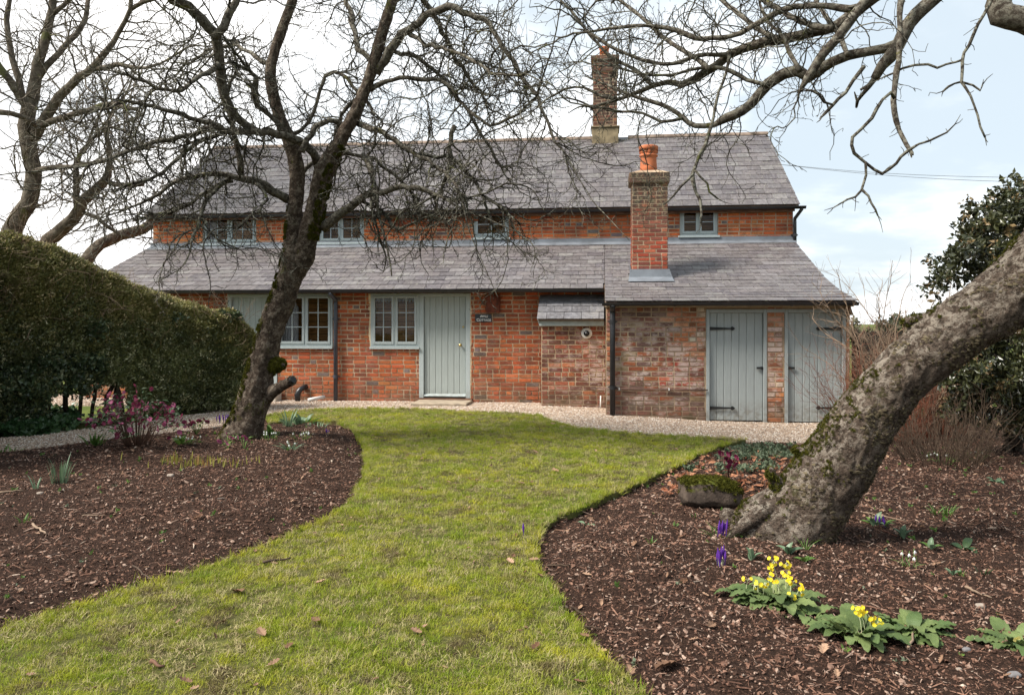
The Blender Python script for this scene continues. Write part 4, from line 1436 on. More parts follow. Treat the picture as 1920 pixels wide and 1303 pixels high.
# dead thatch and worn spots between the grass
t = NT('thatch')
c = t.mix(t.rand(), (.14, .10, .05), (.40, .33, .18))
c = t.mix(t.ramp(t.noise(40, 3), .4, .7, 0, .6), c, (.20, .22, .05))
t.fin(c, .8, .1)
gm_keep = grass_m; grass_m = t.m
thatch = [tuft(24, .05, .004, .014, .003, 4.0) for _ in range(5)]
grass_m = gm_keep
X, Y = sample(P_lawn, lambda d: np.clip(1300 / d, 120, 420))
b_ = vn(X, Y, 2.2) * .55 + vn(X + 5, Y, 6.0) * .45 + vn(X, Y + 9, 15.0) * .35
k = (b_ > .12) | (NR.random(len(X)) < .22)
X, Y = X[k], Y[k]; n = len(X)
tag(scatter('thatch', np.stack([X, Y, lawn_h(X, Y) + .008], 1), np.stack([NR.normal(0, .2, n), NR.normal(0, .2, n), NR.uniform(0, 6.28, n)], 1), NR.uniform(.6, 1.2, n), thatch), 'straw coloured dead grass in the lawn', 'grass')
# long blades hanging over the cut edge of the lawn
EX, EY = [], []
for P in (bed_r_edge, bed_l_edge, lawn_far):
    for (a, b), (c_, d_) in zip(P, P[1:]):
        L_ = math.hypot(c_ - a, d_ - b)
        for _ in range(int(L_ * 85)):
            u = rnd.random(); EX.append(a + (c_ - a) * u + rnd.gauss(0, .018)); EY.append(b + (d_ - b) * u + rnd.gauss(0, .018))
EX, EY = np.array(EX), np.array(EY); k = in_view(EX, EY) & inside(P_lawn, EX, EY); EX, EY = EX[k], EY[k]; n = len(EX)
edge_t = [tuft(22, .03, .02, .06, .0025, 1.4) for _ in range(4)]
tag(scatter('grass', np.stack([EX, EY, lawn_h(EX, EY) - .004], 1), np.stack([NR.normal(0, .3, n), NR.normal(0, .3, n), NR.uniform(0, 6.28, n)], 1), NR.uniform(.7, 1.2, n), edge_t), 'longer grass along the cut lawn edges', 'grass')

# mulch
t = NT('mulch')
r = t.rand()
c = t.mix(t.ramp(r, 0, .45), (.040, .021, .015), (.15, .078, .053))
c = t.mix(t.ramp(r, .50, .78), c, (.26, .145, .10))
c = t.mix(t.ramp(r, .85, .95), c, (.36, .25, .19))
c = t.mix(t.ramp(r, .982, .99), c, (.52, .42, .33))
c = t.mix(t.ramp(t.noise(120, 4), .3, .7, 0, .5), c, (.03, .018, .012))
mulch_m = t.fin(c, .85, .15)
def chip(kind):
    V, F = [], []
    if kind == 'flake':
        n = rnd.randint(5, 7); L, W = rnd.uniform(.7, 1.2), rnd.uniform(.35, .7); cv = rnd.uniform(-.25, .25)
        pts = [(L / 2 * math.cos(6.283 * i / n) * rnd.uniform(.7, 1.2), W / 2 * math.sin(6.283 * i / n) * rnd.uniform(.7, 1.2)) for i in range(n)]
        V = [(0, 0, .10)] + [(x, y, cv * x * x * 2 + rnd.uniform(-.05, .05)) for x, y in pts] + [(x, y, cv * x * x * 2 - .12) for x, y in pts]
        for i in range(n):
            F += [(0, 1 + i, 1 + (i + 1) % n), (1 + i, 1 + n + i, 1 + n + (i + 1) % n, 1 + (i + 1) % n)]
    elif kind == 'splinter':
        L = 1.0; w = .09
        b = rnd.uniform(-.12, .12)
        V = [(-L, -w, 0), (-L * .9, w, .02), (-L, 0, w), (0, -w + b, 0), (0, w + b, 0), (0, b, w * 1.6), (L, -w * .5, 0), (L, w * .4, 0), (L * .95, 0, w * .6)]
        F = [(0, 3, 5, 2), (1, 2, 5, 4), (3, 6, 8, 5), (4, 5, 8, 7), (0, 2, 1), (6, 7, 8)]
    else:
        V = [tuple(np.array(v) * rnd.uniform(.2, .5)) for v in ((1, 0, 0), (-1, 0, 0), (0, 1, 0), (0, -1, 0), (0, 0, .9), (0, 0, -.8))]
        F = [(0, 2, 4), (2, 1, 4), (1, 3, 4), (3, 0, 4), (2, 0, 5), (1, 2, 5), (3, 1, 5), (0, 3, 5)]
    me = bpy.data.meshes.new('mulch_chip'); me.from_pydata(V, [], F); me.materials.append(mulch_m)
    return me
chips = [chip('flake') for _ in range(8)] + [chip('splinter') for _ in range(6)] + [chip('crumb') for _ in range(4)]
def sloped(X, Y, n, a=.45):
    return np.stack([NR.normal(0, a, n), NR.normal(0, a, n), NR.uniform(0, 6.28, n)], 1)
X, Y = sample(P_lawn, lambda d: d * 0 + 260)
b_ = vn(X, Y, 2.2) * .55 + vn(X + 5, Y, 6.0) * .45 + vn(X, Y + 9, 15.0) * .35
k = (b_ > .38) | (NR.random(len(X)) < .05); X, Y = X[k], Y[k]; n = len(X)
tag(scatter('soil_crumbs', np.stack([X, Y, lawn_h(X, Y) + .008], 1), sloped(X, Y, n), NR.uniform(.006, .018, n), chips), 'soil crumbs and bark bits in the worn spots of the lawn', 'soil')
for P in (P_left, P_right):
    X, Y = sample(P, lambda d: np.clip(17500 / (d ** 1.15), 750, 4600))
    k = (vn(X + 31, Y, .8) + .5 * vn(X, Y + 17, 2.6) < .42) | (NR.random(len(X)) < .45); X, Y = X[k], Y[k]
    n = len(X); D = np.hypot(X, Y)
    scl = np.exp(NR.normal(math.log(.0125), .55, n)) * np.clip(.75 + D / 18, .9, 1.5)
    scl = np.clip(scl, .004, .045)
    Z = bed_h(X, Y, P) + scl * .10
    tag(scatter('mulch', np.stack([X, Y, Z], 1), sloped(X, Y, n), scl, chips), 'bark mulch and leaf crumbs on the %s bed' % ('left' if P is P_left else 'right'), 'mulch')
t = NT('litter_flake')
c = t.mix(t.rand(), (.15, .085, .06), (.44, .32, .25))
c = t.mix(t.ramp(t.noise(90, 4), .35, .7, 0, .6), c, (.09, .05, .035))
t.fin(c, .85, .15)
flk = []
keep_m = mulch_m; mulch_m = t.m
flk = [chip('flake') for _ in range(9)] + [chip('splinter') for _ in range(2)]
mulch_m = keep_m
for P in (P_left, P_right):
    X, Y = sample(P, lambda d: np.clip(1500 / d, 110, 420))
    k = (vn(X + 3, Y + 5, 1.9) + .6 * vn(X, Y, 5.0) > -.15) | (NR.random(len(X)) < .3); X, Y = X[k], Y[k]
    n = len(X)
    tag(scatter('leaf_litter', np.stack([X, Y, bed_h(X, Y, P) + .007], 1), sloped(X, Y, n, .5), np.clip(np.exp(NR.normal(math.log(.017), .45, n)), .006, .05), flk), 'pale flakes of bark and leaf on the %s bed' % ('left' if P is P_left else 'right'), 'leaf litter')
# pebbles of the gravel
t = NT('pebble')
r = t.rand()
c = t.mix(r, (.28, .19, .13), (.62, .50, .39))
c = t.mix(t.ramp(r, .82, .9), c, (.74, .69, .62))
c = t.mix(t.ramp(r, .05, .1, 1, 0), c, (.14, .11, .09))
pebble_m = t.fin(c, .8, .25)
def pebble():
    me = bpy.data.meshes.new('pebble')
    V, F = [], []
    n = 6
    V = [(0, 0, .35)] + [(.5 * math.cos(6.283 * i / n) * rnd.uniform(.8, 1.2), .42 * math.sin(6.283 * i / n) * rnd.uniform(.8, 1.2), .05) for i in range(n)] + [(0, 0, -.2)]
    for i in range(n): F += [(0, 1 + i, 1 + (i + 1) % n), (n + 1, 1 + (i + 1) % n, 1 + i)]
    me.from_pydata(V, [], F); me.materials.append(pebble_m)
    for p in me.polygons: p.use_smooth = True
    return me
X, Y = sample(P_grav, lambda d: np.clip(d * 0 + 1700, 0, 1700), near=8)
k = (Y < YM + .05) ; X, Y = X[k], Y[k]; n = len(X)
tag(scatter('gravel', np.stack([X, Y, grav_h(X, Y)], 1), sloped(X, Y, n, .3), NR.uniform(.012, .032, n), [pebble() for _ in range(5)]), 'loose pinkish pebbles on the path', 'gravel')

# leaf litter: curled oak leaves
t = NT('dead_leaf')
r = t.rand()
c = t.mix(r, (.11, .055, .03), (.36, .23, .15))
c = t.mix(t.ramp(t.noise(60, 4), .4, .7, 0, .5), c, (.10, .05, .03))
dead_m = t.fin(c, .75, .2)
def oakleaf(nm='dead_leaf', mat=None):
    n = 9; V, F = [], []
    cu = rnd.uniform(.1, .5); tw = rnd.uniform(-.4, .4)
    for i in range(n):
        u = i / (n - 1); w = .30 * math.sin(math.pi * min(1, u * .92 + .05)) ** .7 * (1.15 if i % 2 else .62)
        x = u - .5; zc_ = cu * (x * x) * 1.1
        for s in (-1, 0, 1):
            V.append((x, s * w, zc_ + abs(s) * w * (.5 + tw * x) + rnd.uniform(-.02, .02)))
    for i in range(n - 1):
        a = i * 3; F += [(a, a + 3, a + 4, a + 1), (a + 1, a + 4, a + 5, a + 2)]
    me = bpy.data.meshes.new(nm); me.from_pydata(V, [], F); me.materials.append(mat or dead_m)
    return me
oaks = [oakleaf() for _ in range(7)]
for P, dn, lab, hf in ((P_left, 10, 'withered leaves on the left bed', lambda X, Y: bed_h(X, Y, P_left)), (P_right, 22, 'withered leaves on the right bed', lambda X, Y: bed_h(X, Y, P_right)), (P_lawn, 9, 'small withered leaf bits on the lawn', lawn_h)):
    X, Y = sample(P, lambda d: d * 0 + dn)
    n = len(X)
    tag(scatter('leaf_litter', np.stack([X, Y, hf(X, Y) + .012], 1), sloped(X, Y, n, .35), np.exp(NR.normal(math.log(.030), .4, n)), oaks), lab, 'leaf litter')
# the larger single leaves lying on the lawn and beds
lf = [(445, 1115, .12, 'large tan oak leaf curled on the lawn left of centre', None), (325, 1078, .13, 'pale ragged leaf at the edge of the left bed', None),
      (372, 975, .09, 'pinkish curled leaf in the middle of the left bed', None), (1250, 1255, .14, 'heap of bleached leaf at the front of the right bed', None),
      (1545, 1222, .08, 'pale flat leaf in front of the cowslips', None), (780, 1190, .06, 'small pinkish leaf on the lawn near the bottom', None)]
for px, py, s, lab, g_ in lf:
    p = GB(px, py)
    o = link('fallen_leaf', oakleaf('fallen_leaf'), None, p + Vector((0, 0, .018)), (rnd.uniform(-.3, .3), rnd.uniform(-.3, .3), rnd.uniform(0, 6)), s)
    tag(o, lab, 'leaf')
for k in range(26):
    px, py = rnd.uniform(250, 1100), rnd.uniform(800, 1290)
    p = G(px, py)
    if not inside(P_lawn, np.array([p.x]), np.array([p.y]))[0]: continue
    o = link('fallen_leaf', oaks[k % 7], None, (p.x, p.y, bz(p.x, p.y) + .022), (rnd.uniform(-.4, .4), rnd.uniform(-.4, .4), rnd.uniform(0, 6)), rnd.uniform(.045, .075))
    tag(o, 'small brown withered leaf lying on the grass', 'leaf', 'brown leaves scattered on the lawn')
# ================================================================== TREES
def bark(name, dark, mid, pale, moss, lich=.5, mossamt=.5, disp=1.0, sc=1.0, top=0.0, plates=0.0):
    t = NT(name)
    n1 = t.noise(5 * sc, 7, .68); n2 = t.noise(24 * sc, 6, .7)
    c = t.mix(t.ramp(n1, .35, .62), dark, mid)
    c = t.mix(t.ramp(n2, .45, .7, 0, .75), c, tuple(x * .45 for x in dark))
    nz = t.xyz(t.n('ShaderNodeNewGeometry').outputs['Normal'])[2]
    up = t.ramp(nz, -.3, .7, 1 - top, 1)  # lichen keeps to upper faces; also paints the underside's shade into the colour
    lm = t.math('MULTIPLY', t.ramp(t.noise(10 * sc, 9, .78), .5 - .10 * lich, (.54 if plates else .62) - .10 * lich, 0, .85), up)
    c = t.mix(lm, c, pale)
    fl = t.ramp(t.noise(38 * sc, 4, .7), .60, .68, 0, .8 * lich)
    c = t.mix(fl, c, tuple(min(1, x * 1.15) for x in pale))
    mm = t.ramp(t.noise(2.3 * sc, 6, .7), .62 - .12 * mossamt, .68 - .08 * mossamt, 0, .9 if mossamt else 0)
    c = t.mix(mm, c, moss)
    if plates:
        pl = t.ramp(t.noise(7.5 * sc, 12, .82, None, .5), .485, .515, 0, plates)
        c = t.mix(pl, c, t.mix(t.ramp(n2, .35, .65), tuple(x * .6 for x in dark), mid))
    h = t.math('ADD', t.math('MULTIPLY', n1, 1.2), t.math('ADD', n2, t.math('MULTIPLY', t.noise(80 * sc, 4, .7), .4)))
    t.bump(h, .9, .018 * disp)
    M[name] = t.fin(c, .92, .12)
bark('bark_old', (.036, .026, .019), (.105, .076, .056), (.24, .20, .155), (.075, .078, .014), .05, .3, 1.6, 1.6, .3, .75)
bark('bark_twig', (.026, .021, .016), (.062, .051, .038), (.20, .195, .155), (.07, .075, .02), .42, .25, .3, 2.0, .4)
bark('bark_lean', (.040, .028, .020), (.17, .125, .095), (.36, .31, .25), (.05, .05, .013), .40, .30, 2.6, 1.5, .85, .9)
bark('bark_limb', (.040, .031, .024), (.105, .085, .066), (.25, .235, .19), (.13, .12, .03), .32, .15, .6, 2.5, .5, .6)
bark('bark_far', (.075, .060, .046), (.13, .105, .082), (.18, .16, .125), (.11, .11, .045), .3, .3, .6, .6, .3)

def catmull(P, seg):
    """P: list of (Vector, radius) -> finer list"""
    out = []
    n = len(P)
    for i in range(n - 1):
        p0, p1, p2, p3 = P[max(0, i - 1)], P[i], P[i + 1], P[min(n - 1, i + 2)]
        L = (p2[0] - p1[0]).length; k = max(1, int(L / seg))
        for j in range(k):
            t_ = j / k; a, b = t_ * t_, t_ ** 3
            v = (p1[0] * 2 + (p2[0] - p0[0]) * t_ + (p0[0] * 2 - p1[0] * 5 + p2[0] * 4 - p3[0]) * a + (p1[0] * 3 - p0[0] - p2[0] * 3 + p3[0]) * b) * .5
            out.append((v, p1[1] + (p2[1] - p1[1]) * t_))
    out.append(P[-1])
    return out
def limb_px(L, d0, d1=None, seg=.12, jit=.012, rs=1.0):
    """limb traced on the photo: (x, y, half width in photo pixels), at depths d0..d1 metres"""
    d1 = d0 if d1 is None else d1
    n = len(L)
    P = []
    for i, (a, b, r_) in enumerate(L):
        d = d0 + (d1 - d0) * i / (n - 1)
        P.append((PD(a, b, d), r_ / FPX * d * rs))
    C = catmull(P, seg)
    out = []
    for i, (v, r_) in enumerate(C):
        if 0 < i < len(C) - 1:
            v = v + Vector((rnd.gauss(0, 1), rnd.gauss(0, 1), rnd.gauss(0, 1))) * jit * .6
        out.append((v, r_))
    return out
def lumpy(o_pts, n_around, lump, name, mat, parent, fl=1.0, knots=()):
    """thick stem with real lumps and bark plates"""
    pts = [p for p, _ in o_pts]; rad = [r_ for _, r_ in o_pts]
    mb = MB(); mb.tube(pts, rad, n_around)
    V = np.array(mb.v)
    ctr = np.repeat(np.array([tuple(p) for p in pts]), n_around, 0)
    for i in range(len(V)):
        v = Vector(V[i]); r_ = rad[i // n_around]
        d = v - Vector(ctr[i])
        if d.length < 1e-6: continue
        dn = d.normalized()
        q = mnoise.fractal(v * 2.6, 1.0, 2.0, 3) * .15 * lump + mnoise.fractal(v * 26, .8, 2.1, 2) * .035 * lump + mnoise.fractal(v * 11, .8, 2.1, 3) * .05 * lump
        rg = (mnoise.ridged_multi_fractal(Vector((v.x * 16, v.y * 16, v.z * 9)), .9, 2.0, 3, 1.0, 2.0) - 1.25) * .022 * lump
        V[i] = np.array(v + dn * (r_ * q) + dn * rg * min(1, r_ * 5) * .7)
    for (kp, kr, kh) in knots:
        kp = np.array(kp)
        dd = np.linalg.norm(V - kp, axis=1)
        w = np.exp(-(dd / kr) ** 2)[:, None]
        nd_ = V - ctr; nd_ /= (np.linalg.norm(nd_, axis=1)[:, None] + 1e-9)
        V = V + nd_ * w * kh
    mb.v = [tuple(v) for v in V]
    return mb.obj(name, mat, parent, smooth=True)
class Twigs:
    def __init__(s): s.V = []; s.F = []
    def tube(s, pts, r0, r1, n=3):
        base = len(s.V); m_ = len(pts)
        up = None
        for i, p in enumerate(pts):
            t_ = pts[min(i + 1, m_ - 1)] - pts[max(i - 1, 0)]
            if t_.length < 1e-9: t_ = Vector((0, 0, 1))
            t_.normalize()
            if up is None: up = t_.orthogonal().normalized()
            up = up - t_ * up.dot(t_)
            up = up.normalized() if up.length > 1e-6 else t_.orthogonal().normalized()
            b = t_.cross(up); r_ = r0 + (r1 - r0) * i / (m_ - 1)
            for k in range(n):
                a = 6.2832 * k / n
                w = p + (up * math.cos(a) + b * math.sin(a)) * r_
                s.V.append((w.x, w.y, w.z))
        for i in range(m_ - 1):
            for k in range(n):
                a, b2 = base + i * n + k, base + i * n + (k + 1) % n
                s.F.append((a, b2, b2 + n, a + n))
    def obj(s, name, mat, parent):
        return tag(link(name, npmesh(name, s.V, s.F, mat, False), parent), kind='stuff')
def rv():
    while True:
        v = Vector((rnd.uniform(-1, 1), rnd.uniform(-1, 1), rnd.uniform(-1, 1)))
        if .05 < v.length < 1: return v.normalized()
def grow(T, p, d, L, r_, lvl, P):
    """P: dict seg, crook, trop (by level), branch (per metre by level), shrink"""
    seg = P['seg'] * (1 if lvl < 2 else .75)
    n = max(2, int(L / seg)); seg = L / n
    pts = [p]; d = d.normalized()
    br = P['br'][min(lvl, len(P['br']) - 1)]
    for i in range(n):
        d = (d + rv() * P['crook'] + Vector((0, 0, P['trop'][min(lvl, len(P['trop']) - 1)]))).normalized()
        p = p + d * seg
        pts.append(p)
        if lvl < P['max'] and L > .05:
            k = br * seg
            m_ = int(k) + (rnd.random() < k - int(k))
            for _ in range(m_):
                dd = (d * P.get('fwd', .6) + rv() * 1.0 + Vector((0, 0, P.get('side', .0)))).normalized()
                f = (1 - i / n * .55)
                lo, hi = P['len'][lvl + 1]
                Lc = rnd.uniform(lo, hi) * f
                grow(T, p, dd, Lc, max(P['rmin'], r_ * (1 - .6 * i / n) * P['rr']), lvl + 1, P)
    T.tube(pts, r_, max(P['rmin'] * .7, r_ * .35), 4 if r_ > .008 else 3)
    if lvl >= P['max'] and P.get('bud') and rnd.random() < .6:
        e = pts[-1]; b = P['bud']
        T.tube([e - d * b * .6, e, e + d * b], b * .75, b * .2, 3)
def dress(T, limb, per_m, lvl, P, lo=0.0, bias=Vector((0, 0, 0)), rbase=None):
    """side growth along a traced limb"""
    tot = 0
    for i in range(len(limb) - 1):
        a, ra = limb[i]; b, rb = limb[i + 1]
        if i / len(limb) < lo: continue
        L = (b - a).length; k = per_m * L
        m_ = int(k) + (rnd.random() < k - int(k))
        ax = (b - a).normalized()
        for _ in range(m_):
            s = rv(); s = (s - ax * s.dot(ax) * .7 + ax * .35 + bias).normalized()
            l0, l1 = P['len'][lvl]
            rr = min(ra * .55, rbase or .011)
            grow(T, a + (b - a) * rnd.random() + s * ra * .6, s, rnd.uniform(l0, l1), rr, lvl, P)
    # the tip carries on
    a, ra = limb[-1]; d = (a - limb[-2][0]).normalized()
    l0, l1 = P['len'][lvl]
    if ra < .03: grow(T, a, d, rnd.uniform(l0, l1), ra * .9, lvl, P)
    elif d.z > .35 and lvl == 1:
        for _ in range(3): grow(T, a, (d + rv() * .35).normalized(), rnd.uniform(1.3, 2.2), ra * rnd.uniform(.6, .9), lvl, dict(P, crook=.15))

# ---- the old apple tree in the left bed
DT = 10.2
base = G(455, 818)
tree1 = empty('apple_tree', (base.x, base.y, bz(base.x, base.y)), 'old forked apple tree with mossy dark trunk standing in the left bed', 'tree')
T1W = Matrix.Translation(-Vector(tree1.location))
def loc1(P): return [(p - Vector(tree1.location), r_) for p, r_ in P]
trunkL = limb_px([(450, 832, 50), (456, 812, 42), (466, 785, 37), (476, 752, 34.5), (488, 700, 31), (500, 650, 28.5), (514, 600, 27), (531, 560, 27.5), (543, 520, 28), (549, 490, 26), (550, 440, 17.5), (552, 400, 16.5), (556, 350, 16), (557, 320, 17), (548, 275, 17), (530, 235, 14), (514, 185, 12.5), (507, 135, 11.5), (514, 100, 11), (526, 65, 11), (540, 25, 10), (552, -10, 9.5), (560, -60, 8)], DT, DT - .1, .03, .002, .87)
lumpy(loc1(trunkL), 52, .95, 'trunk', M['bark_old'], tree1, knots=[(tuple(PD(523, 612, DT - .25) - Vector(tree1.location)), .09, .03)])
trunkR = limb_px([(540, 545, 14), (556, 510, 22), (569, 480, 24), (577, 445, 21), (588, 405, 21), (597, 365, 20), (607, 325, 21), (628, 285, 18), (645, 250, 15.5), (664, 218, 13.5), (678, 185, 13), (690, 155, 12.5), (700, 120, 12), (710, 85, 12), (722, 45, 12), (735, 5, 12), (748, -40, 11)], DT, DT - .5, .03, .002, .87)
lumpy(loc1(trunkR), 44, .95, 'trunk', M['bark_old'], tree1)
limbs1 = [
 # (points, d0, d1)
 ([(598, 312, 11), (590, 290, 10), (575, 272, 10), (547, 258, 10), (518, 253, 9), (474, 247, 8.5), (437, 248, 8), (400, 238, 7.5), (360, 250, 7), (320, 262, 6), (270, 270, 5), (225, 292, 4), (180, 306, 3)], DT - .05, DT - 1.3),
 ([(540, 374, 12), (524, 366, 11), (500, 350, 10.5), (481, 342, 10), (444, 333, 7), (404, 324, 6), (362, 331, 6), (325, 345, 5), (286, 371, 4), (255, 385, 3)], DT - .05, DT - .9),
 ([(452, 332, 8), (450, 305, 8.5), (445, 285, 7.5), (441, 262, 6.5), (437, 245, 6)], DT - .3, DT - .4),
 ([(606, 427, 14), (628, 409, 12), (658, 387, 11.5), (687, 368, 9), (721, 361, 8), (754, 350, 7), (791, 354, 6), (816, 365, 5), (836, 374, 4)], DT - .1, DT - .9),
 ([(648, 246, 8), (632, 229, 7.5), (617, 225, 7), (592, 240, 7), (577, 262, 7), (565, 285, 8)], DT - .15, DT - .45),
 ([(672, 232, 8), (693, 238, 7), (717, 247, 6.5), (754, 273, 6), (791, 295, 6), (813, 310, 5), (840, 330, 4), (862, 362, 3)], DT - .2, DT - 1.2),
 ([(694, 170, 7), (713, 155, 6), (750, 146, 5.5), (798, 149, 5), (835, 155, 5), (861, 184, 4.5), (886, 214, 4), (916, 236, 3.8), (953, 223, 3.5), (986, 203, 3.5), (1004, 181, 3.5), (1010, 168, 3)], DT - .3, DT - 1.3),
 ([(706, 140, 10), (731, 96, 11), (754, 66, 11), (787, 40, 10), (816, 22, 9.5), (842, 13, 9), (879, 28, 7.5), (916, 44, 6.5), (934, 74, 6), (964, 118, 5.5), (990, 158, 5), (1008, 184, 4.5), (1026, 228, 4), (1041, 265, 3.5), (1063, 295, 2.5)], DT - .35, DT - 1.6),
 ([(716, 92, 6), (750, 100, 5.5), (787, 110, 5), (824, 140, 4.5), (849, 177, 4.5), (879, 210, 4), (901, 250, 4), (927, 291, 3.5), (945, 325, 2.5)], DT - .3, DT - .2),
 ([(853, 236, 6), (848, 250, 6), (842, 265, 6.5), (846, 295, 6), (838, 332, 5), (827, 357, 4)], DT - .8, DT - .8),
 ([(790, 290, 4), (835, 295, 5), (861, 306, 5), (883, 332, 4.5), (905, 365, 4), (930, 380, 4), (953, 402, 3.5)], DT - .7, DT - 1.1),
 ([(680, 291, 7), (690, 303, 7), (695, 317, 7), (700, 346, 6)], DT - .1, DT - .4),
 ([(673, 376, 4), (690, 384, 4), (706, 390, 4), (724, 409, 4), (743, 431, 4), (763, 426, 3.5), (783, 416, 3), (810, 405, 2.5)], DT - .3, DT - .7),
 ([(400, -40, 16), (313, -12, 14), (320, 2, 13), (350, 13, 13), (380, 38, 13), (402, 64, 13), (410, 100, 12), (416, 150, 12), (424, 184, 11.5), (436, 210, 11), (460, 235, 10), (490, 250, 9)], DT - 1.6, DT - .5),
 ([(402, 70, 9), (414, 50, 11), (427, 35, 11), (440, 5, 10), (448, -40, 9)], DT - 1.4, DT - 1.3),
 ([(530, 235, 7), (505, 215, 6), (484, 200, 7), (477, 177, 8), (479, 147, 7), (470, 135, 4)], DT - .1, DT - .5),
 ([(690, 160, 6), (672, 182, 6), (660, 195, 5), (640, 215, 4.5), (627, 260, 4)], DT, DT + .5),
 ([(700, 110, 6), (672, 95, 7), (665, 60, 7), (655, 20, 6), (640, -30, 5)], DT + .1, DT + .8),
 ([(540, 255, 6), (575, 235, 5), (600, 170, 4), (612, 140, 5), (640, 138, 5), (662, 160, 4), (680, 180, 3.5)], DT + .1, DT - .1),
 ([(430, 245, 7), (395, 232, 6.5), (340, 215, 6), (290, 200, 5), (235, 190, 4), (190, 205, 3)], DT - .8, DT - 2.0),
 ([(430, 335, 5), (400, 360, 5), (380, 395, 5), (368, 430, 4), (360, 450, 3)], DT - .4, DT - 1.2),
 ([(480, 345, 5), (500, 372, 3.5), (470, 405, 3), (450, 425, 2.5)], DT - .4, DT - .9),
 ([(410, 120, 7), (370, 150, 6), (330, 170, 5), (290, 165, 4), (240, 140, 3)], DT - 1.0, DT - 2.2),
 ([(555, 330, 6), (600, 300, 6), (650, 290, 5), (700, 300, 5), (740, 330, 4), (770, 360, 3.5)], DT + .1, DT + .8),
 ([(507, 125, 6), (470, 100, 5), (440, 85, 4.5), (400, 92, 4), (350, 120, 3)], DT, DT + .9),
 ([(905, 365, 3), (915, 398, 3.5), (922, 420, 3), (928, 428, 2)], DT - 1, DT - 1.1),
 ([(437, 340, 5), (405, 350, 5), (360, 380, 4.5), (320, 400, 4), (290, 402, 3)], DT - .3, DT - .6),
 ([(420, 250, 5), (380, 262, 5), (330, 300, 4.5), (280, 340, 4), (230, 350, 3)], DT - .5, DT - 1.6),
 ([(765, 60, 6), (800, 85, 5), (830, 90, 4.5), (880, 110, 4), (930, 140, 3.5), (980, 140, 3)], DT - .5, DT - 1.8),
 ([(735, 0, 9), (770, -10, 8), (800, 5, 7), (830, 60, 6), (850, 100, 5), (880, 150, 4), (905, 180, 3)], DT - .5, DT + .5),
]
T1 = Twigs()
PA = dict(seg=.085, crook=.46, trop=(-.05, -.03, .02, 0), br=(0, 10, 15, 0), len={1: (.5, 1.45), 2: (.16, .60), 3: (.03, .12)}, rmin=.0034, rr=.62, max=3, bud=.0075, fwd=.7)
grown = []
for L, a, b in limbs1:
    lb = limb_px(L, a, b, .09, .018, .76)
    if L[0][2] >= 8: lumpy(loc1(lb), 14, .9, 'branch', M['bark_limb'], tree1)
    else:
        mb = MB(); q = loc1(lb); mb.tube([p for p, _ in q], [r_ * rnd.uniform(.85, 1.15) for _, r_ in q], 9); mb.obj('branch', M['bark_twig'] if L[0][2] < 6 else M['bark_limb'], tree1, smooth=True)
    grown.append(lb)
    drp = Vector((0, 0, -.25)) if L[len(L) // 2][1] > 230 else Vector((0, 0, 0))
    dress(T1, loc1(lb), 6.2, 1, PA, .12, drp, .012)
    dress(T1, loc1(lb), 8.0, 2, PA, .05, drp * .5, .007)
    dress(T1, loc1(lb), 7.0, 3, PA, .15)
dress(T1, loc1(trunkL[int(len(trunkL) * .66):]), 4.5, 1, PA, 0, Vector((0, 0, .15)), .009)
dress(T1, loc1(trunkR[int(len(trunkR) * .5):]), 4.5, 1, PA, 0, Vector((0, 0, .15)), .009)
# long straight water shoots
PW = dict(seg=.12, crook=.10, trop=(.0, .03, .02), br=(0, 2.0, 3, 0), len={1: (.7, 1.6), 2: (.1, .35), 3: (.02, .05)}, rmin=.0022, rr=.6, max=2, bud=.005, fwd=.9)
for lb in grown:
    if lb[0][1] * FPX / DT > 5:
        dress(T1, loc1(lb), 3.0, 1, PW, .2, Vector((0, 0, 1.1)), .005)
T1.obj('twigs', M['bark_twig'], tree1)
# stubs low on the trunk
lumpy(loc1(limb_px([(498, 744, 15), (514, 732, 12), (528, 724, 9.5), (541, 717, 9), (548, 713, 9)], DT, DT - .45, .02, .002)), 18, .7, 'stub', M['bark_old'], tree1)
burl = limb_px([(498, 692, 17), (512, 686, 14), (521, 683, 12), (527, 683, 9), (531, 684, 4)], DT, DT - .22, .02, .002)
lumpy(loc1(burl), 20, 1.4, 'stub', M['bark_old'], tree1)
mb = MB(); e1 = PD(547, 713.5, DT - .455); e2 = PD(550, 711.5, DT - .47)
mb.tube([e1 - Vector(tree1.location), e2 - Vector(tree1.location)], [.044, .042], 16); mb.obj('hollow_shade', M['iron'], tree1)  # solid black disc painted as the shade inside the stub's open end

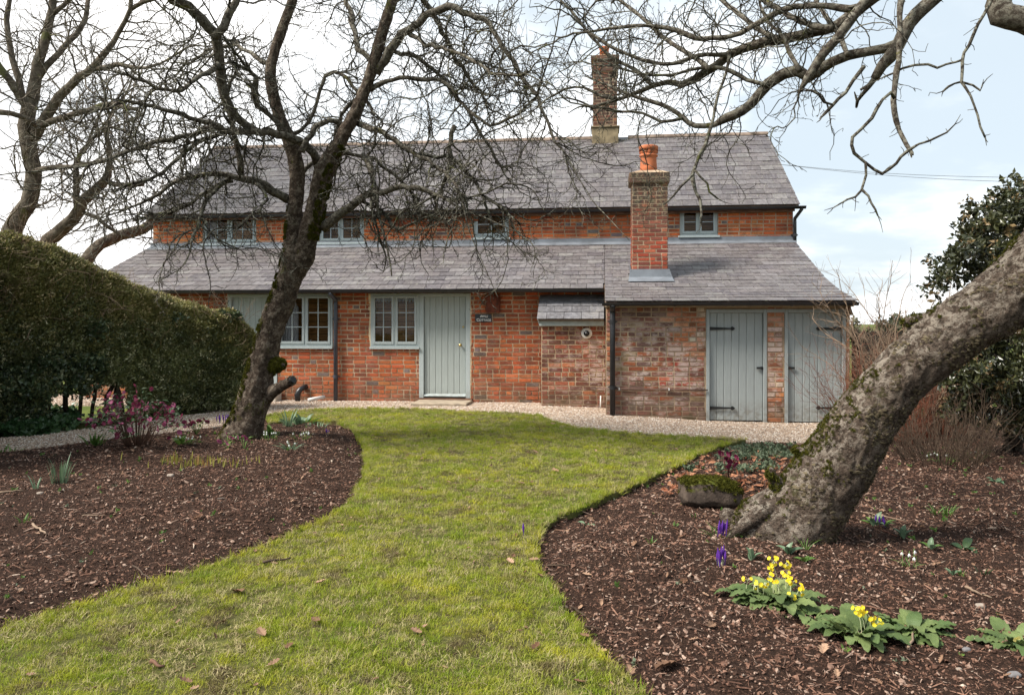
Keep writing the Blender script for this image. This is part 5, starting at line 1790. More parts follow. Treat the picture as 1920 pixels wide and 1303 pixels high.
# moss cushions as real relief
t = NT('moss')
c = t.mix(t.ramp(t.noise(40, 5), .3, .7), (.030, .034, .006), (.105, .10, .016))
t.bump(t.noise(150, 4, .7), 1, .01)
moss_m = t.fin(c, 1, .05)
def blade_clump(name, n, r_, h, w, mat):
    V, F = [], []
    for _ in range(n):
        d = rv(); d.z = abs(d.z)
        a = rv().cross(d).normalized() * w
        p = rv() * r_
        b = len(V); V += [tuple(p - a), tuple(p + a), tuple(p + d * h)]; F.append((b, b + 1, b + 2))
    me = bpy.data.meshes.new(name); me.from_pydata(V, [], F); me.materials.append(mat)
    return me
moss_c = [blade_clump('moss', 26, .012, .018, .003, moss_m) for _ in range(4)]
def surf(ob, n, cond):
    """random points on an object's own surface: place in the thing's frame, world place, normal"""
    me = ob.data; m_ = len(me.polygons)
    C = np.empty(m_ * 3, np.float32); N_ = np.empty(m_ * 3, np.float32); A = np.empty(m_, np.float32)
    me.polygons.foreach_get('center', C); me.polygons.foreach_get('normal', N_); me.polygons.foreach_get('area', A)
    C = C.reshape(-1, 3); N_ = N_.reshape(-1, 3)
    L = Vector(ob.parent.location); out = []
    pick = NR.choice(m_, n, p=A / A.sum())
    big = np.median(A) * 12
    for i in pick:
        if A[i] > big: continue
        c, nn = Vector(C[i]), Vector(N_[i]); r_ = math.sqrt(A[i]) * .6
        c = c + Vector((rnd.uniform(-r_, r_), rnd.uniform(-r_, r_), rnd.uniform(-r_, r_))) ; 
        if cond(c + L, nn): out.append((c, nn))
    return out
def moss_surf(ob, n, cond, scl, protos, parent, name='moss'):
    S = surf(ob, n, cond)
    if S: scatter(name, [tuple(c) for c, _ in S], [tuple(nn.to_track_quat('Z', 'Y').to_euler()) for _, nn in S], NR.uniform(scl[0], scl[1], len(S)), protos, parent)
def moss_on(limb, cond, n, parent, w0):
    pts, rot = [], []
    for _ in range(n * 6):
        i = rnd.randrange(len(limb) - 1); (a, ra), (b, rb) = limb[i], limb[i + 1]
        t_ = rnd.random(); p = a + (b - a) * t_; r_ = ra + (rb - ra) * t_
        ax = (b - a).normalized(); s = rv(); s = (s - ax * s.dot(ax)).normalized()
        q = p + s * r_
        if cond(q, s) and mnoise.noise(q * 5) + .7 * mnoise.noise(q * 19) > w0:
            pts.append(q - Vector(parent.location)); e = s.to_track_quat('Z', 'Y').to_euler(); rot.append(tuple(e))
        if len(pts) >= n: break
    if pts:
        scatter('moss', [tuple(p) for p in pts], rot, NR.uniform(.6, 1.4, len(pts)), moss_c, parent)
moss_on(trunkL[:int(len(trunkL) * .5)], lambda q, s: s.x < -.45, 1500, tree1, -.1)
moss_on(trunkR[int(len(trunkR) * .18):int(len(trunkR) * .5)], lambda q, s: s.x > .3, 1100, tree1, -.05)

moss_on(burl, lambda q, s: True, 500, tree1, -.5)
# ---- the leaning tree in the right bed
DL = 5.95
base = G(1470, 990)
tree2 = empty('leaning_tree', (base.x, base.y, bz(base.x, base.y)), 'thick pale barked old tree trunk leaning to the right across the right bed', 'tree')
def loc2(P): return [(p - Vector(tree2.location), r_) for p, r_ in P]
lean = limb_px([(1466, 1150, 88), (1468, 1090, 88), (1472, 1040, 87), (1482, 1000, 83), (1503, 962, 77), (1535, 922, 71), (1564, 880, 69), (1586, 840, 66), (1612, 798, 63), (1648, 752, 59), (1684, 712, 57), (1725, 674, 56), (1765, 643, 57), (1805, 614, 59), (1850, 583, 61), (1905, 540, 65), (1970, 485, 70), (2050, 400, 74), (2140, 290, 74), (2230, 140, 70), (2310, -60, 60), (2380, -260, 48), (2420, -450, 36), (2440, -620, 22)], DL, 5.25, .022, .001)
knots = [(tuple(PD(1392, 985, DL - .15) - Vector(tree2.location)), .13, .20), (tuple(PD(1425, 955, DL - .1) - Vector(tree2.location)), .13, .08), (tuple(PD(1400, 1025, DL - .2) - Vector(tree2.location)), .10, .12), (tuple(PD(1735, 612, DL - .3) - Vector(tree2.location)), .10, .04), (tuple(PD(1600, 760, DL - .3) - Vector(tree2.location)), .2, -.02)]
lean = [(p, r_ * .94) for p, r_ in lean]
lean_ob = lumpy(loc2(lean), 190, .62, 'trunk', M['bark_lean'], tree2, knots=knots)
# buttress roots
for k, L in enumerate(([(1470, 945, 20), (1440, 955, 20), (1415, 970, 15), (1395, 984, 11), (1376, 998, 7), (1362, 1010, 4)],)):
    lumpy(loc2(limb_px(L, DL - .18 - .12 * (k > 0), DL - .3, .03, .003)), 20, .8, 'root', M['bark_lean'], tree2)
# broken snags with moss on the upper side
for L, dd in (([(1470, 925, 18), (1457, 905, 13), (1448, 888, 8), (1446, 876, 3)], DL - .15), ([(1520, 862, 16), (1504, 850, 11), (1494, 840, 5)], DL - .15), ([(1750, 628, 20), (1728, 606, 15), (1708, 602, 10), (1697, 610, 5)], DL - .30)):
    sn = limb_px(L, dd, dd, .015, .004)
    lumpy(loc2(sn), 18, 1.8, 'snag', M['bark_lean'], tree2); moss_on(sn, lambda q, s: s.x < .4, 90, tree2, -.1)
moss_surf(lean_ob, 60000, lambda q, n_: q.y < base.y + .3 and q.z < 2.1 and n_.x * -.6 + n_.z * .5 + 1.3 * mnoise.noise(q * 3.1) + .8 * mnoise.noise(q * 12) + .5 * mnoise.noise(q * 34) - .35 * q.z > .62, (.30, .75), moss_c, tree2)
# flaking bark plates
t = NT('bark_plate')
c = t.mix(t.rand(), (.035, .026, .015), (.13, .105, .065))
t.bump(t.noise(120, 4, .7), .7, .005)
plate_m = t.fin(c, .95, .08)
def plate():
    n = rnd.randint(5, 8); V = [(0, 0, .18)]; F = []
    for i in range(n):
        a = 6.283 * i / n; V.append((math.cos(a) * rnd.uniform(.5, 1.1), math.sin(a) * rnd.uniform(.3, .8), rnd.uniform(-.02, .22)))
    m_ = len(V)
    for i in range(n): V.append((V[1 + i][0] * .9, V[1 + i][1] * .9, -.15))
    for i in range(n): F += [(0, 1 + i, 1 + (i + 1) % n), (1 + i, m_ + i, m_ + (i + 1) % n, 1 + (i + 1) % n)]
    me = bpy.data.meshes.new('bark_plate'); me.from_pydata(V, [], F); me.materials.append(plate_m)
    return me
moss_surf(lean_ob, 42000, lambda q, n_: n_.y < .4 and mnoise.noise(q * 3.3) + .9 * mnoise.noise(q * 10) + .6 * mnoise.noise(q * 27) - .22 * n_.z + .25 * n_.x > .10, (.006, .021), [plate() for _ in range(6)], tree2, 'bark_plate')

limbs2 = [
 ([(2060, 330, 30), (2000, 120, 26), (1960, 60, 24), (1920, 40, 23), (1897, 34, 23), (1880, 28, 24), (1872, 8, 22), (1880, -20, 20), (1850, -70, 18), (1800, -60, 16), (1757, -8, 13), (1730, 15, 12.5), (1704, 45, 12), (1684, 86, 12), (1668, 108, 12.5), (1653, 124, 10), (1640, 148, 8)], 5.2, 5.5, .5),
 ([(1690, 80, 10), (1660, 92, 9), (1625, 98, 9), (1589, 104, 10), (1560, 116, 10), (1540, 128, 10.5), (1517, 145, 11), (1495, 134, 11), (1471, 138, 10), (1440, 159, 10), (1408, 195, 9), (1376, 217, 9), (1362, 222, 9), (1340, 233, 5.5), (1304, 236, 5), (1280, 222, 4.5), (1258, 204, 4), (1218, 190, 4), (1180, 178, 3), (1140, 160, 2.5)], 5.45, 6.3, .5),
 ([(1700, -30, 12), (1670, -25, 11), (1639, -5, 11), (1620, 10, 11), (1598, 27, 11.5), (1571, 48, 10), (1530, 60, 9), (1494, 68, 9), (1455, 76, 9), (1422, 82, 9), (1394, 92, 8.5), (1367, 104, 8.5), (1345, 122, 8), (1322, 136, 8), (1300, 150, 7.5), (1277, 159, 6.5), (1250, 155, 5), (1222, 163, 4.5), (1190, 176, 4), (1163, 186, 3.5), (1118, 199, 3)], 5.4, 6.6, .5),
 ([(1620, 10, 7), (1594, 18, 7), (1560, 13, 6.5), (1526, 11, 6), (1490, 14, 6), (1458, 23, 6), (1435, 36, 5.5), (1412, 50, 5.5), (1390, 62, 5), (1367, 70, 5), (1335, 72, 5), (1304, 72, 5), (1270, 58, 4.5), (1231, 50, 4), (1190, 50, 3.5), (1140, 55, 3), (1090, 62, 2.5)], 5.4, 6.3, .5),
 ([(1640, -20, 9), (1603, 27, 9), (1571, 72, 9), (1553, 92, 9), (1539, 109, 8.5), (1525, 130, 8), (1514, 146, 7), (1504, 165, 4), (1498, 176, 2)], 5.3, 5.4, .4),
 ([(1700, -30, 6), (1689, 9, 5.5), (1687, 50, 5.5), (1687, 91, 5.5), (1682, 136, 5.5), (1677, 165, 5.5), (1675, 190, 5.5), (1680, 227, 5), (1686, 245, 4.5), (1693, 258, 4.5), (1700, 272, 4.5), (1707, 283, 4)], 5.35, 5.0, .2),
 ([(1677, 185, 4), (1670, 174, 3.5), (1655, 188, 3), (1644, 204, 3), (1634, 222, 3), (1615, 242, 3), (1598, 258, 3), (1597, 272, 3), (1602, 288, 3), (1621, 304, 3), (1640, 318, 3), (1653, 326, 3), (1668, 318, 3), (1680, 308, 3), (1690, 294, 3), (1702, 281, 3), (1722, 271, 2.2), (1743, 263, 2), (1775, 247, 1.8), (1791, 233, 1.2)], 5.1, 4.9, .2),
 ([(1623, 304, 3), (1624, 330, 2.5), (1616, 358, 2.5), (1602, 368, 2), (1589, 374, 1.8), (1562, 390, 1.2)], 5.0, 4.9, .2),
 ([(1616, 356, 2.5), (1628, 368, 2.2), (1634, 381, 2), (1641, 393, 1.8), (1646, 405, 1.2)], 4.95, 4.9, .2),
 ([(1862, -5, 3), (1857, 5, 3), (1845, 28, 2.8), (1834, 45, 2.8), (1824, 68, 2.8), (1816, 86, 2.8), (1808, 100, 2.8), (1804, 113, 3), (1806, 130, 2.8), (1802, 154, 3), (1812, 166, 2.4), (1820, 181, 2.2), (1827, 200, 2), (1834, 217, 2), (1838, 238, 2), (1847, 258, 1.6)], 5.2, 4.9, .15),
 ([(1804, 113, 2.4), (1790, 117, 2.2), (1775, 122, 2.2), (1757, 128, 2.5), (1739, 122, 2.5), (1715, 122, 2.2), (1693, 129, 2), (1675, 137, 2), (1657, 145, 1.6)], 5.1, 5.3, .15),
 ([(1802, 154, 2.4), (1790, 157, 2), (1779, 163, 2), (1768, 172, 1.5)], 5.05, 5.05, .1),
 ([(1805, 155, 2.2), (1825, 160, 1.8), (1838, 170, 1.8), (1842, 160, 1.4)], 5.05, 5.0, .1),
 ([(1367, 104, 3), (1362, 135, 2.8), (1348, 172, 2.8), (1340, 205, 2.8), (1335, 236, 3.2), (1328, 256, 3.5), (1322, 272, 3.5), (1312, 290, 3.4), (1304, 308, 3.4), (1299, 325, 3.8), (1299, 340, 3.8), (1305, 360, 3.2), (1313, 376, 3), (1314, 388, 2.4), (1316, 402, 2), (1314, 420, 1.6)], 5.9, 5.5, .2),
 ([(1299, 328, 2.6), (1288, 340, 2.4), (1277, 349, 2.2), (1262, 366, 2), (1250, 380, 1.5)], 5.6, 5.5, .2),
 ([(1302, 318, 2.4), (1314, 330, 2.2), (1326, 344, 2.2), (1331, 360, 2), (1345, 372, 1.4)], 5.6, 5.6, .2),
 ([(1620, 125, 3.5), (1600, 150, 3.2), (1585, 175, 3), (1562, 197, 3), (1548, 212, 2.5), (1540, 220, 2)], 5.3, 5.2, .2),
 ([(1562, 197, 2.5), (1545, 192, 2.5), (1535, 178, 2.3), (1522, 170, 2), (1510, 170, 1.5)], 5.2, 5.2, .2),
 ([(1560, 55, 6), (1500, 40, 5), (1440, 5, 5), (1400, -20, 4)], 5.5, 6.2, .5),
 ([(1470, 75, 5), (1430, 60, 5), (1390, 30, 4.5), (1360, 8, 4), (1330, -20, 3.5)], 5.7, 6.5, .5),
 ([(1330, 130, 5), (1290, 100, 4.5), (1250, 75, 4), (1200, 30, 3.5), (1160, 0, 3)], 6.0, 6.9, .5),
 ([(1370, 103, 5), (1310, 105, 4.5), (1260, 120, 4), (1200, 112, 3.5), (1150, 90, 3), (1100, 60, 2.5)], 6.0, 6.5, .5),
 ([(1440, 160, 4), (1400, 150, 4), (1360, 130, 3.8), (1310, 128, 3.6), (1260, 140, 3), (1210, 140, 2.6), (1150, 125, 2)], 5.8, 6.4, .4),
 ([(1225, 162, 4), (1190, 130, 3.5), (1150, 110, 3), (1110, 70, 3), (1070, 20, 2.6), (1040, -10, 2.2)], 6.3, 6.8, .4),
 ([(1163, 187, 3), (1130, 182, 2.8), (1095, 165, 2.6), (1060, 168, 2), (1020, 190, 1.6)], 6.4, 6.7, .4),
 ([(1590, 104, 5), (1570, 60, 4.5), (1540, 20, 4), (1520, -20, 3.5)], 5.4, 5.8, .4),
 ([(1500, 134, 5), (1480, 100, 4), (1468, 70, 3.5), (1440, 40, 3), (1425, 10, 3)], 5.5, 5.8, .4),
 ([(1280, 222, 3), (1240, 228, 3.2), (1205, 212, 3), (1168, 210, 2.6)], 6.1, 6.2, .4),
]
T2 = Twigs()
PB = dict(seg=.06, crook=.45, trop=(-.02, -.04, .0, 0), br=(0, 9, 15, 0), len={1: (.3, .95), 2: (.10, .36), 3: (.02, .07)}, rmin=.0025, rr=.62, max=3, bud=.0045, fwd=.75)
SPARSE = dict(PB); SPARSE['br'] = (0, 3, 5, 0); SPARSE['len'] = {1: (.1, .3), 2: (.04, .12), 3: (.012, .035)}
for L, a, b, q in limbs2:
    lb = limb_px(L, a, b, .06, .004)
    if L[0][2] >= 9: lumpy(loc2(lb), 16, .6, 'branch', M['bark_limb'], tree2)
    else:
        mb = MB(); z_ = loc2(lb); mb.tube([p for p, _ in z_], [r_ * rnd.uniform(.85, 1.18) for _, r_ in z_], 8); mb.obj('branch', M['bark_limb'] if L[0][2] > 4 else M['bark_twig'], tree2, smooth=True)
    mx = sum(x for x, _, _ in L) / len(L)
    if q > .3:
        lo = .55 if L[0][2] > 20 else .05
        dress(T2, loc2(lb), 7.5 if mx < 1480 else 3.6 if mx < 1560 else 1.2, 1, PB if mx < 1560 else SPARSE, lo, Vector((0, 0, -.05)), .0065)
        dress(T2, loc2(lb), 6.0 if mx < 1560 else 3, 2, PB if mx < 1560 else SPARSE, lo, Vector((0, 0, 0)), .004)
    else:
        dress(T2, loc2(lb), 2.2, 2, SPARSE, .05, Vector((0, 0, -.1)), .0032)
    dress(T2, loc2(lb), 9 if q < .3 else 7, 3, PB, max(.05, .55 if L[0][2] > 20 else 0), rbase=.0032)
T2.obj('twigs', M['bark_twig'], tree2)

# ---- the big bare tree beyond the hedge
DF = 19.0
base = PD(30, 700, DF); base.z = 0
tree3 = empty('bare_tree', base, 'tall bare grey brown tree with several stems rising beyond the hedge at the left', 'tree')
def loc3(P): return [(p - Vector(tree3.location), r_) for p, r_ in P]
limbs3 = [
 ([(60, 690, 30), (10, 560, 24), (14, 480, 20), (22, 435, 17), (38, 405, 16), (52, 382, 15), (62, 339, 14), (56, 295, 14), (48, 238, 14), (54, 205, 13), (60, 180, 12), (67, 145, 10), (72, 120, 9.5), (82, 88, 9), (90, 60, 8), (96, 18, 7), (100, -40, 6)], 0, 0),
 ([(52, 215, 8), (46, 190, 7.5), (30, 170, 7.5), (18, 152, 7), (0, 128, 6.5), (-30, 90, 6)], 0, -.6),
 ([(50, 200, 6), (36, 150, 6), (22, 110, 5.5), (15, 70, 5), (11, 37, 5), (18, 0, 4), (25, -40, 4)], 0, .8),
 ([(60, 262, 10), (81, 228, 9.5), (96, 205, 9), (111, 182, 8.5), (130, 162, 8), (147, 147, 7.5), (165, 136, 7), (180, 120, 6.5), (199, 99, 6), (212, 80, 5), (221, 62, 4.5), (235, 40, 4), (243, 15, 4), (252, -30, 3.5)], 0, -1.2),
 ([(176, 130, 4.5), (200, 126, 4.2), (221, 121, 4), (240, 126, 4), (258, 131, 3.6), (275, 128, 3), (300, 120, 2.5)], -.6, -1.6),
 ([(70, 150, 6), (88, 124, 6), (111, 98, 5.5), (125, 82, 5), (142, 66, 5), (158, 37, 4.5), (165, 0, 4)], .0, .8),
 ([(130, 700, 26), (70, 560, 18), (78, 480, 13), (92, 449, 12.5), (122, 427, 12), (136, 410, 11.5), (148, 395, 11), (158, 374, 9.5), (175, 357, 9), (192, 343, 8.5), (201, 328, 7), (204, 308, 6), (207, 280, 5), (200, 254, 4.5), (206, 220, 3.5)], .8, .2),
 ([(146, 396, 7), (146, 365, 6), (144, 332, 5.5), (143, 312, 5), (150, 290, 4), (165, 270, 3)], .6, .8),
 ([(150, 560, 18), (155, 500, 12), (172, 473, 11), (190, 458, 10.5), (206, 449, 10.5), (228, 441, 10), (251, 436, 10), (268, 430, 9.5), (280, 422, 9), (290, 405, 8), (310, 395, 7), (340, 370, 5)], 1.2, 4),
 ([(80, 236, 6), (100, 226, 6), (122, 221, 6), (144, 212, 5.5), (166, 206, 5), (190, 198, 5), (214, 195, 4.5), (236, 202, 4), (258, 206, 3.5)], -.2, -1.5),
 ([(63, 322, 5), (85, 316, 4.5), (111, 313, 4.5), (135, 314, 4), (158, 310, 4), (182, 304, 4), (206, 298, 3.5), (235, 285, 3), (255, 280, 2.5)], -.2, -1.6),
 ([(200, 340, 5), (215, 346, 5), (240, 348, 4.5), (270, 346, 4)], .4, 1),
 ([(160, 400, 4), (185, 408, 4), (200, 425, 3.5), (225, 440, 3), (245, 445, 2.5)], .5, .2),
 ([(-10, 210, 6), (20, 212, 5), (48, 222, 5), (70, 238, 4)], -1, -.3),
 ([(95, 30, 5), (120, 10, 4), (150, -20, 3)], 0, 0), ([(243, 20, 4), (270, 5, 4), (310, -10, 3)], -1, -1.5),
]
T3 = Twigs()
PC = dict(seg=.20, crook=.36, trop=(0, .02, .0, 0), br=(0, 4.2, 5.5, 3), len={1: (1.0, 2.8), 2: (.4, 1.2), 3: (.12, .45)}, rmin=.0045, rr=.6, max=3, bud=.007, fwd=.8)
for L, a, b in limbs3:
    lb = limb_px(L, DF + a, DF + b, .25, .02)
    if L[0][2] >= 8: lumpy(loc3(lb), 16, .5, 'trunk' if L[0][2] > 15 else 'branch', M['bark_far'], tree3)
    else:
        mb = MB(); z_ = loc3(lb); mb.tube([p for p, _ in z_], [r_ for _, r_ in z_], 9); mb.obj('branch', M['bark_far'], tree3, smooth=True)
    lo = .35 if L[0][2] > 15 else .1
    dress(T3, loc3(lb), 3.2, 1, PC, lo, Vector((0, 0, .05)), .022)
    dress(T3, loc3(lb), 3.0, 2, PC, lo, Vector((0, 0, 0)), .010)
T3.obj('twigs', M['bark_far'], tree3)

# ================================================================== HEDGE, SHRUBS, FENCES
def leafmat(name, a, b, hl=None, hp=.9, rough=.45, tr=.25, nsc=1.5, spec=.4, vein=0):
    t = NT(name)
    r = t.rand()
    c = t.mix(r, a, b)
    c = t.mix(t.ramp(t.noise(nsc, 4, .6), .35, .65, 0, .6), c, tuple(x * .55 for x in a))
    if hl: c = t.mix(t.ramp(r, hp, min(1, hp + .06)), c, hl)
    if vein: t.bump(t.noise(vein, 3, .6), .7, .004)
    t.fin(c, rough, spec)
    t.trans(c, tr)
    M[name] = t.m
    return t.m
def leaf_geo(V, F, p, d, n, L, W, fold=.15, curl=.2, segs=1):
    """one pointed leaf: base p, direction d, face normal n"""
    s = d.cross(n).normalized(); n = s.cross(d).normalized()
    b = len(V)
    if segs == 1:
        m_ = p + d * L * .5
        V += [tuple(p), tuple(m_ + s * W / 2 + n * fold * W), tuple(p + d * L + n * (-curl * L * .3)), tuple(m_ - s * W / 2 + n * fold * W), tuple(m_ )]
        F += [(b, b + 4, b + 1), (b + 4, b + 2, b + 1), (b, b + 3, b + 4), (b + 4, b + 3, b + 2)]
    return
def clump(name, nl, rad, L, W, mat, stem=None, up=.0):
    V, F = [], []
    for _ in range(nl):
        p = rv() * rad * rnd.random() ** .5
        d = (rv() + Vector((0, 0, up))).normalized()
        l = L * rnd.uniform(.6, 1.2)
        leaf_geo(V, F, p, d, rv(), l, W * rnd.uniform(.7, 1.2))
    me = bpy.data.meshes.new(name); me.from_pydata(V, [], F); me.materials.append(mat)
    return me
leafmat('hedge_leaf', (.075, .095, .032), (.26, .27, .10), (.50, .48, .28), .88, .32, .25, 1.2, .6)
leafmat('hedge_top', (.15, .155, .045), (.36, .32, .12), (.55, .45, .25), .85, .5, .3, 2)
leafmat('ivy_leaf', (.032, .052, .024), (.10, .14, .065), (.24, .27, .17), .9, .3, .15, 2)
leafmat('camellia_leaf', (.026, .032, .013), (.085, .088, .034), (.19, .13, .06), .88, .28, .12, 1.5, .6)
simple('twig_pale', (.22, .155, .105), .8, var=.3)
simple('twig_tan', (.065, .043, .028), .85, var=.3)
simple('twig_red', (.16, .055, .03), .7, var=.35)
simple('hedge_core', (.030, .027, .014), 1.0, var=.5, sc=6)

# hedge: centre line on the ground, with half thickness and height
HP = [(-260, 905, 400, .75), (-120, 868, 418, .75), (0, 812, 436, .72), (60, 806, 447, .70), (120, 800, 470, .68), (200, 792, 505, .66), (260, 785, 536, .64), (320, 778, 556, .62), (400, 770, 576, .58), (450, 767, 588, .48), (478, 765, 612, .30)]
hc = []
for px, py, ty, hw in HP:
    f = G(px, py)
    hc.append([f.x, f.y, hw, 0, ty, px])
hdir = (Vector((hc[9][0], hc[9][1], 0)) - Vector((hc[2][0], hc[2][1], 0))).normalized()
hn = Vector((hdir.y, -hdir.x, 0))                       # towards the garden
for h in hc:
    cx_, cy_ = h[0] - hn.x * h[2], h[1] - hn.y * h[2]
    dep = -SY * cx_ + CY * cy_
    h[3] = CAMZ + (HY - h[4]) / FPX * dep
    h[0], h[1] = cx_, cy_
hb = hc[5]
hedge = empty('hedge', (hb[0], hb[1], 0), 'long clipped evergreen hedge, tall at the left and dipping towards the cottage', 'hedge')
HL = Vector(hedge.location)
def hedge_pt(u, a, shr=1.0):
    """u along 0..1, a around: 0 front foot, .5 top, 1 back foot"""
    f = u * (len(hc) - 1); i = min(len(hc) - 2, int(f)); t_ = f - i
    q = [hc[i][k] * (1 - t_) + hc[i + 1][k] * t_ for k in range(4)]
    th = math.pi * a
    c_, s_ = math.cos(th), math.sin(th)
    e = .38
    cx_ = math.copysign(abs(c_) ** e, c_); sx_ = abs(s_) ** .62
    off = hn * (q[2] * cx_ * shr)
    z = q[3] * sx_ * (1 - (1 - shr) * .3)
    return Vector((q[0], q[1], 0)) + off + Vector((0, 0, z)), hn * c_ + Vector((0, 0, s_)) + (hdir * .8 * max(0, (u - .92) / .08))
nu, na = 70, 26
V, F = [], []
for i in range(nu + 1):
    for j in range(na + 1):
        p, n_ = hedge_pt(i / nu, j / na, .80)
        p += n_.normalized() * mnoise.fractal(p * 2.2, 1, 2, 3) * .10
        V.append(tuple(p - HL))
for i in range(nu):
    for j in range(na):
        a = i * (na + 1) + j; F.append((a, a + na + 1, a + na + 2, a + 1))
core_f = []
for f in F:
    c = Vector([sum(V[k][m_] for k in f) / 4 for m_ in range(3)]) + HL
    d = c - Vector((0, 0, CAMZ)); dep = -SY * c.x + CY * c.y; px = CX + (CY * c.x + SY * c.y) / dep * FPX; py = HY - d.z / dep * FPX
    if c.z < .46 + .10 * mnoise.noise(c * 3) and 95 < px < 240: continue      # the bare gap at the foot
    core_f.append(f)
link('hedge_core', npmesh('hedge_core', V, core_f, M['hedge_core'], False), hedge)
hl = [clump('hedge_sprig', 12, .058, .052, .024, M['hedge_leaf'], up=.3) for _ in range(6)]
ht = [clump('hedge_sprig', 11, .048, .048, .020, M['hedge_top'], up=.8) for _ in range(5)]
il = [clump('ivy_sprig', 7, .07, .070, .060, M['ivy_leaf'], up=-.2) for _ in range(5)]
P1, R1, S1, P2, R2, S2, P3, R3, S3 = [[] for _ in range(9)]
for _ in range(62000):
    u = rnd.random(); a = rnd.uniform(.0, .80)
    if rnd.random() > .75 and u < .5: u = rnd.uniform(.1, 1)
    p, n_ = hedge_pt(u, a); n_ = n_.normalized()
    bump_ = mnoise.fractal(p * 2.2, 1, 2, 4)
    fine = mnoise.noise(p * 9)
    dep = -SY * p.x + CY * p.y
    px = CX + (CY * p.x + SY * p.y) / dep * FPX
    if p.z < .50 + .18 * mnoise.noise(p * 3) and 95 < px < 240 and a < .4 and rnd.random() < .985: continue
    if fine < -.34 and rnd.random() < .8: continue
    q = p + n_ * (bump_ * .11 + rnd.gauss(0, .022) - .03)
    if q.z < 0: continue
    e = (n_ + rv() * .8).normalized().to_track_quat('Z', 'Y').to_euler()
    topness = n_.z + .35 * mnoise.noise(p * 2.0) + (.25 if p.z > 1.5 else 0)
    ivy = (px < 190 and p.z < 1.0 + .5 * mnoise.noise(p * 1.7)) or (mnoise.noise(p * 1.1 + Vector((5, 0, 0))) > .42 and p.z < 1.6)
    if ivy and rnd.random() < .35:
        P3.append(tuple(q + n_ * .03 - HL)); R3.append(tuple(e)); S3.append(rnd.uniform(.6, 1.15))
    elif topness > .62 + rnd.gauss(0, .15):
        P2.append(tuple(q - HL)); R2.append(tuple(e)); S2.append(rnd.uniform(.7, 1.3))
    else:
        P1.append(tuple(q - HL)); R1.append(tuple(e)); S1.append(rnd.uniform(.7, 1.3))
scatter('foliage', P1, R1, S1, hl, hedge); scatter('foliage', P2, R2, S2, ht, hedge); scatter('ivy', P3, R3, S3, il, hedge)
TH = Twigs()
PH = dict(seg=.08, crook=.22, trop=(0, .0, 0), br=(0, 2, 0), len={1: (.25, .8), 2: (.1, .25), 3: (0, 0)}, rmin=.0025, rr=.6, max=2, fwd=.9)
for _ in range(420):
    u = rnd.random(); a = rnd.uniform(.12, .62)
    if rnd.random() < .6: u *= .55
    p, n_ = hedge_pt(u, a, .94)
    d = (rv() * .9 + n_.normalized() * .35 + hdir * rnd.choice((-1, 1)) * .8 + Vector((0, 0, .2))).normalized()
    grow(TH, p - HL, d, rnd.uniform(.2, .7), .004, 1, PH)
TH.obj('twigs', M['twig_pale'], hedge)
# bare stems under the gap
for px in (92, 118, 150, 172, 196, 222, 240, 262):
    f = G(px, 790) - hn * rnd.uniform(.3, .6); mb = MB(); x, y = f.x, f.y
    pts = [Vector((x, y, -.1))]
    for k in range(7): pts.append(pts[-1] + Vector((rnd.gauss(0, .035), rnd.gauss(0, .035), .15)))
    mb.tube([p - HL for p in pts], [.045 - .003 * k for k in range(8)] if px % 4 else .028, 8)
    mb.obj('stem', M['bark_old'], hedge, smooth=True)
# ivy on the ground at the foot of the hedge
P, Rr, S = [], [], []
for _ in range(900):
    px, py = rnd.uniform(-60, 140), rnd.uniform(775, 822)
    if py > 818 - max(0, px - 60) * .15: continue
    p = G(px, py); P.append((p.x, p.y, p.z + rnd.uniform(.02, .10))); Rr.append((rnd.gauss(0, .5), rnd.gauss(0, .5), rnd.uniform(0, 6.28))); S.append(rnd.uniform(.8, 1.3))
leafmat('ivy_bright', (.025, .065, .022), (.075, .14, .05), None, .9, .35, .2, 2)
gl_ = [clump('ivy_sprig', 8, .08, .075, .07, M['ivy_bright'], up=.2) for _ in range(4)]
tag(scatter('ivy', P, Rr, S, gl_), 'dark green ivy creeping over the ground at the hedge foot', 'ivy')

def shrub_crown(name, ell, n, protos, parent, gap=.0, sc=(.8, 1.2), shell=.35):
    """ell: list of (centre, radii)"""
    P, Rr, S = [], [], []
    for c_, r_ in ell:
        vol = r_[0] * r_[1] * r_[2]
        for _ in range(int(n * vol / sum(e[1][0] * e[1][1] * e[1][2] for e in ell))):
            d = rv(); k = 1 - shell * rnd.random() ** 1.3
            p = Vector(c_) + Vector((d.x * r_[0], d.y * r_[1], d.z * r_[2])) * k * (1 + .28 * mnoise.noise(d * 2.2 + Vector(c_)))
            if mnoise.noise(p * 3.1) < gap: continue
            P.append(tuple(p - Vector(parent.location))); Rr.append(tuple((d + rv() * .9).normalized().to_track_quat('Z', 'Y').to_euler())); S.append(rnd.uniform(*sc))
    return scatter(name, P, Rr, S, protos, parent)
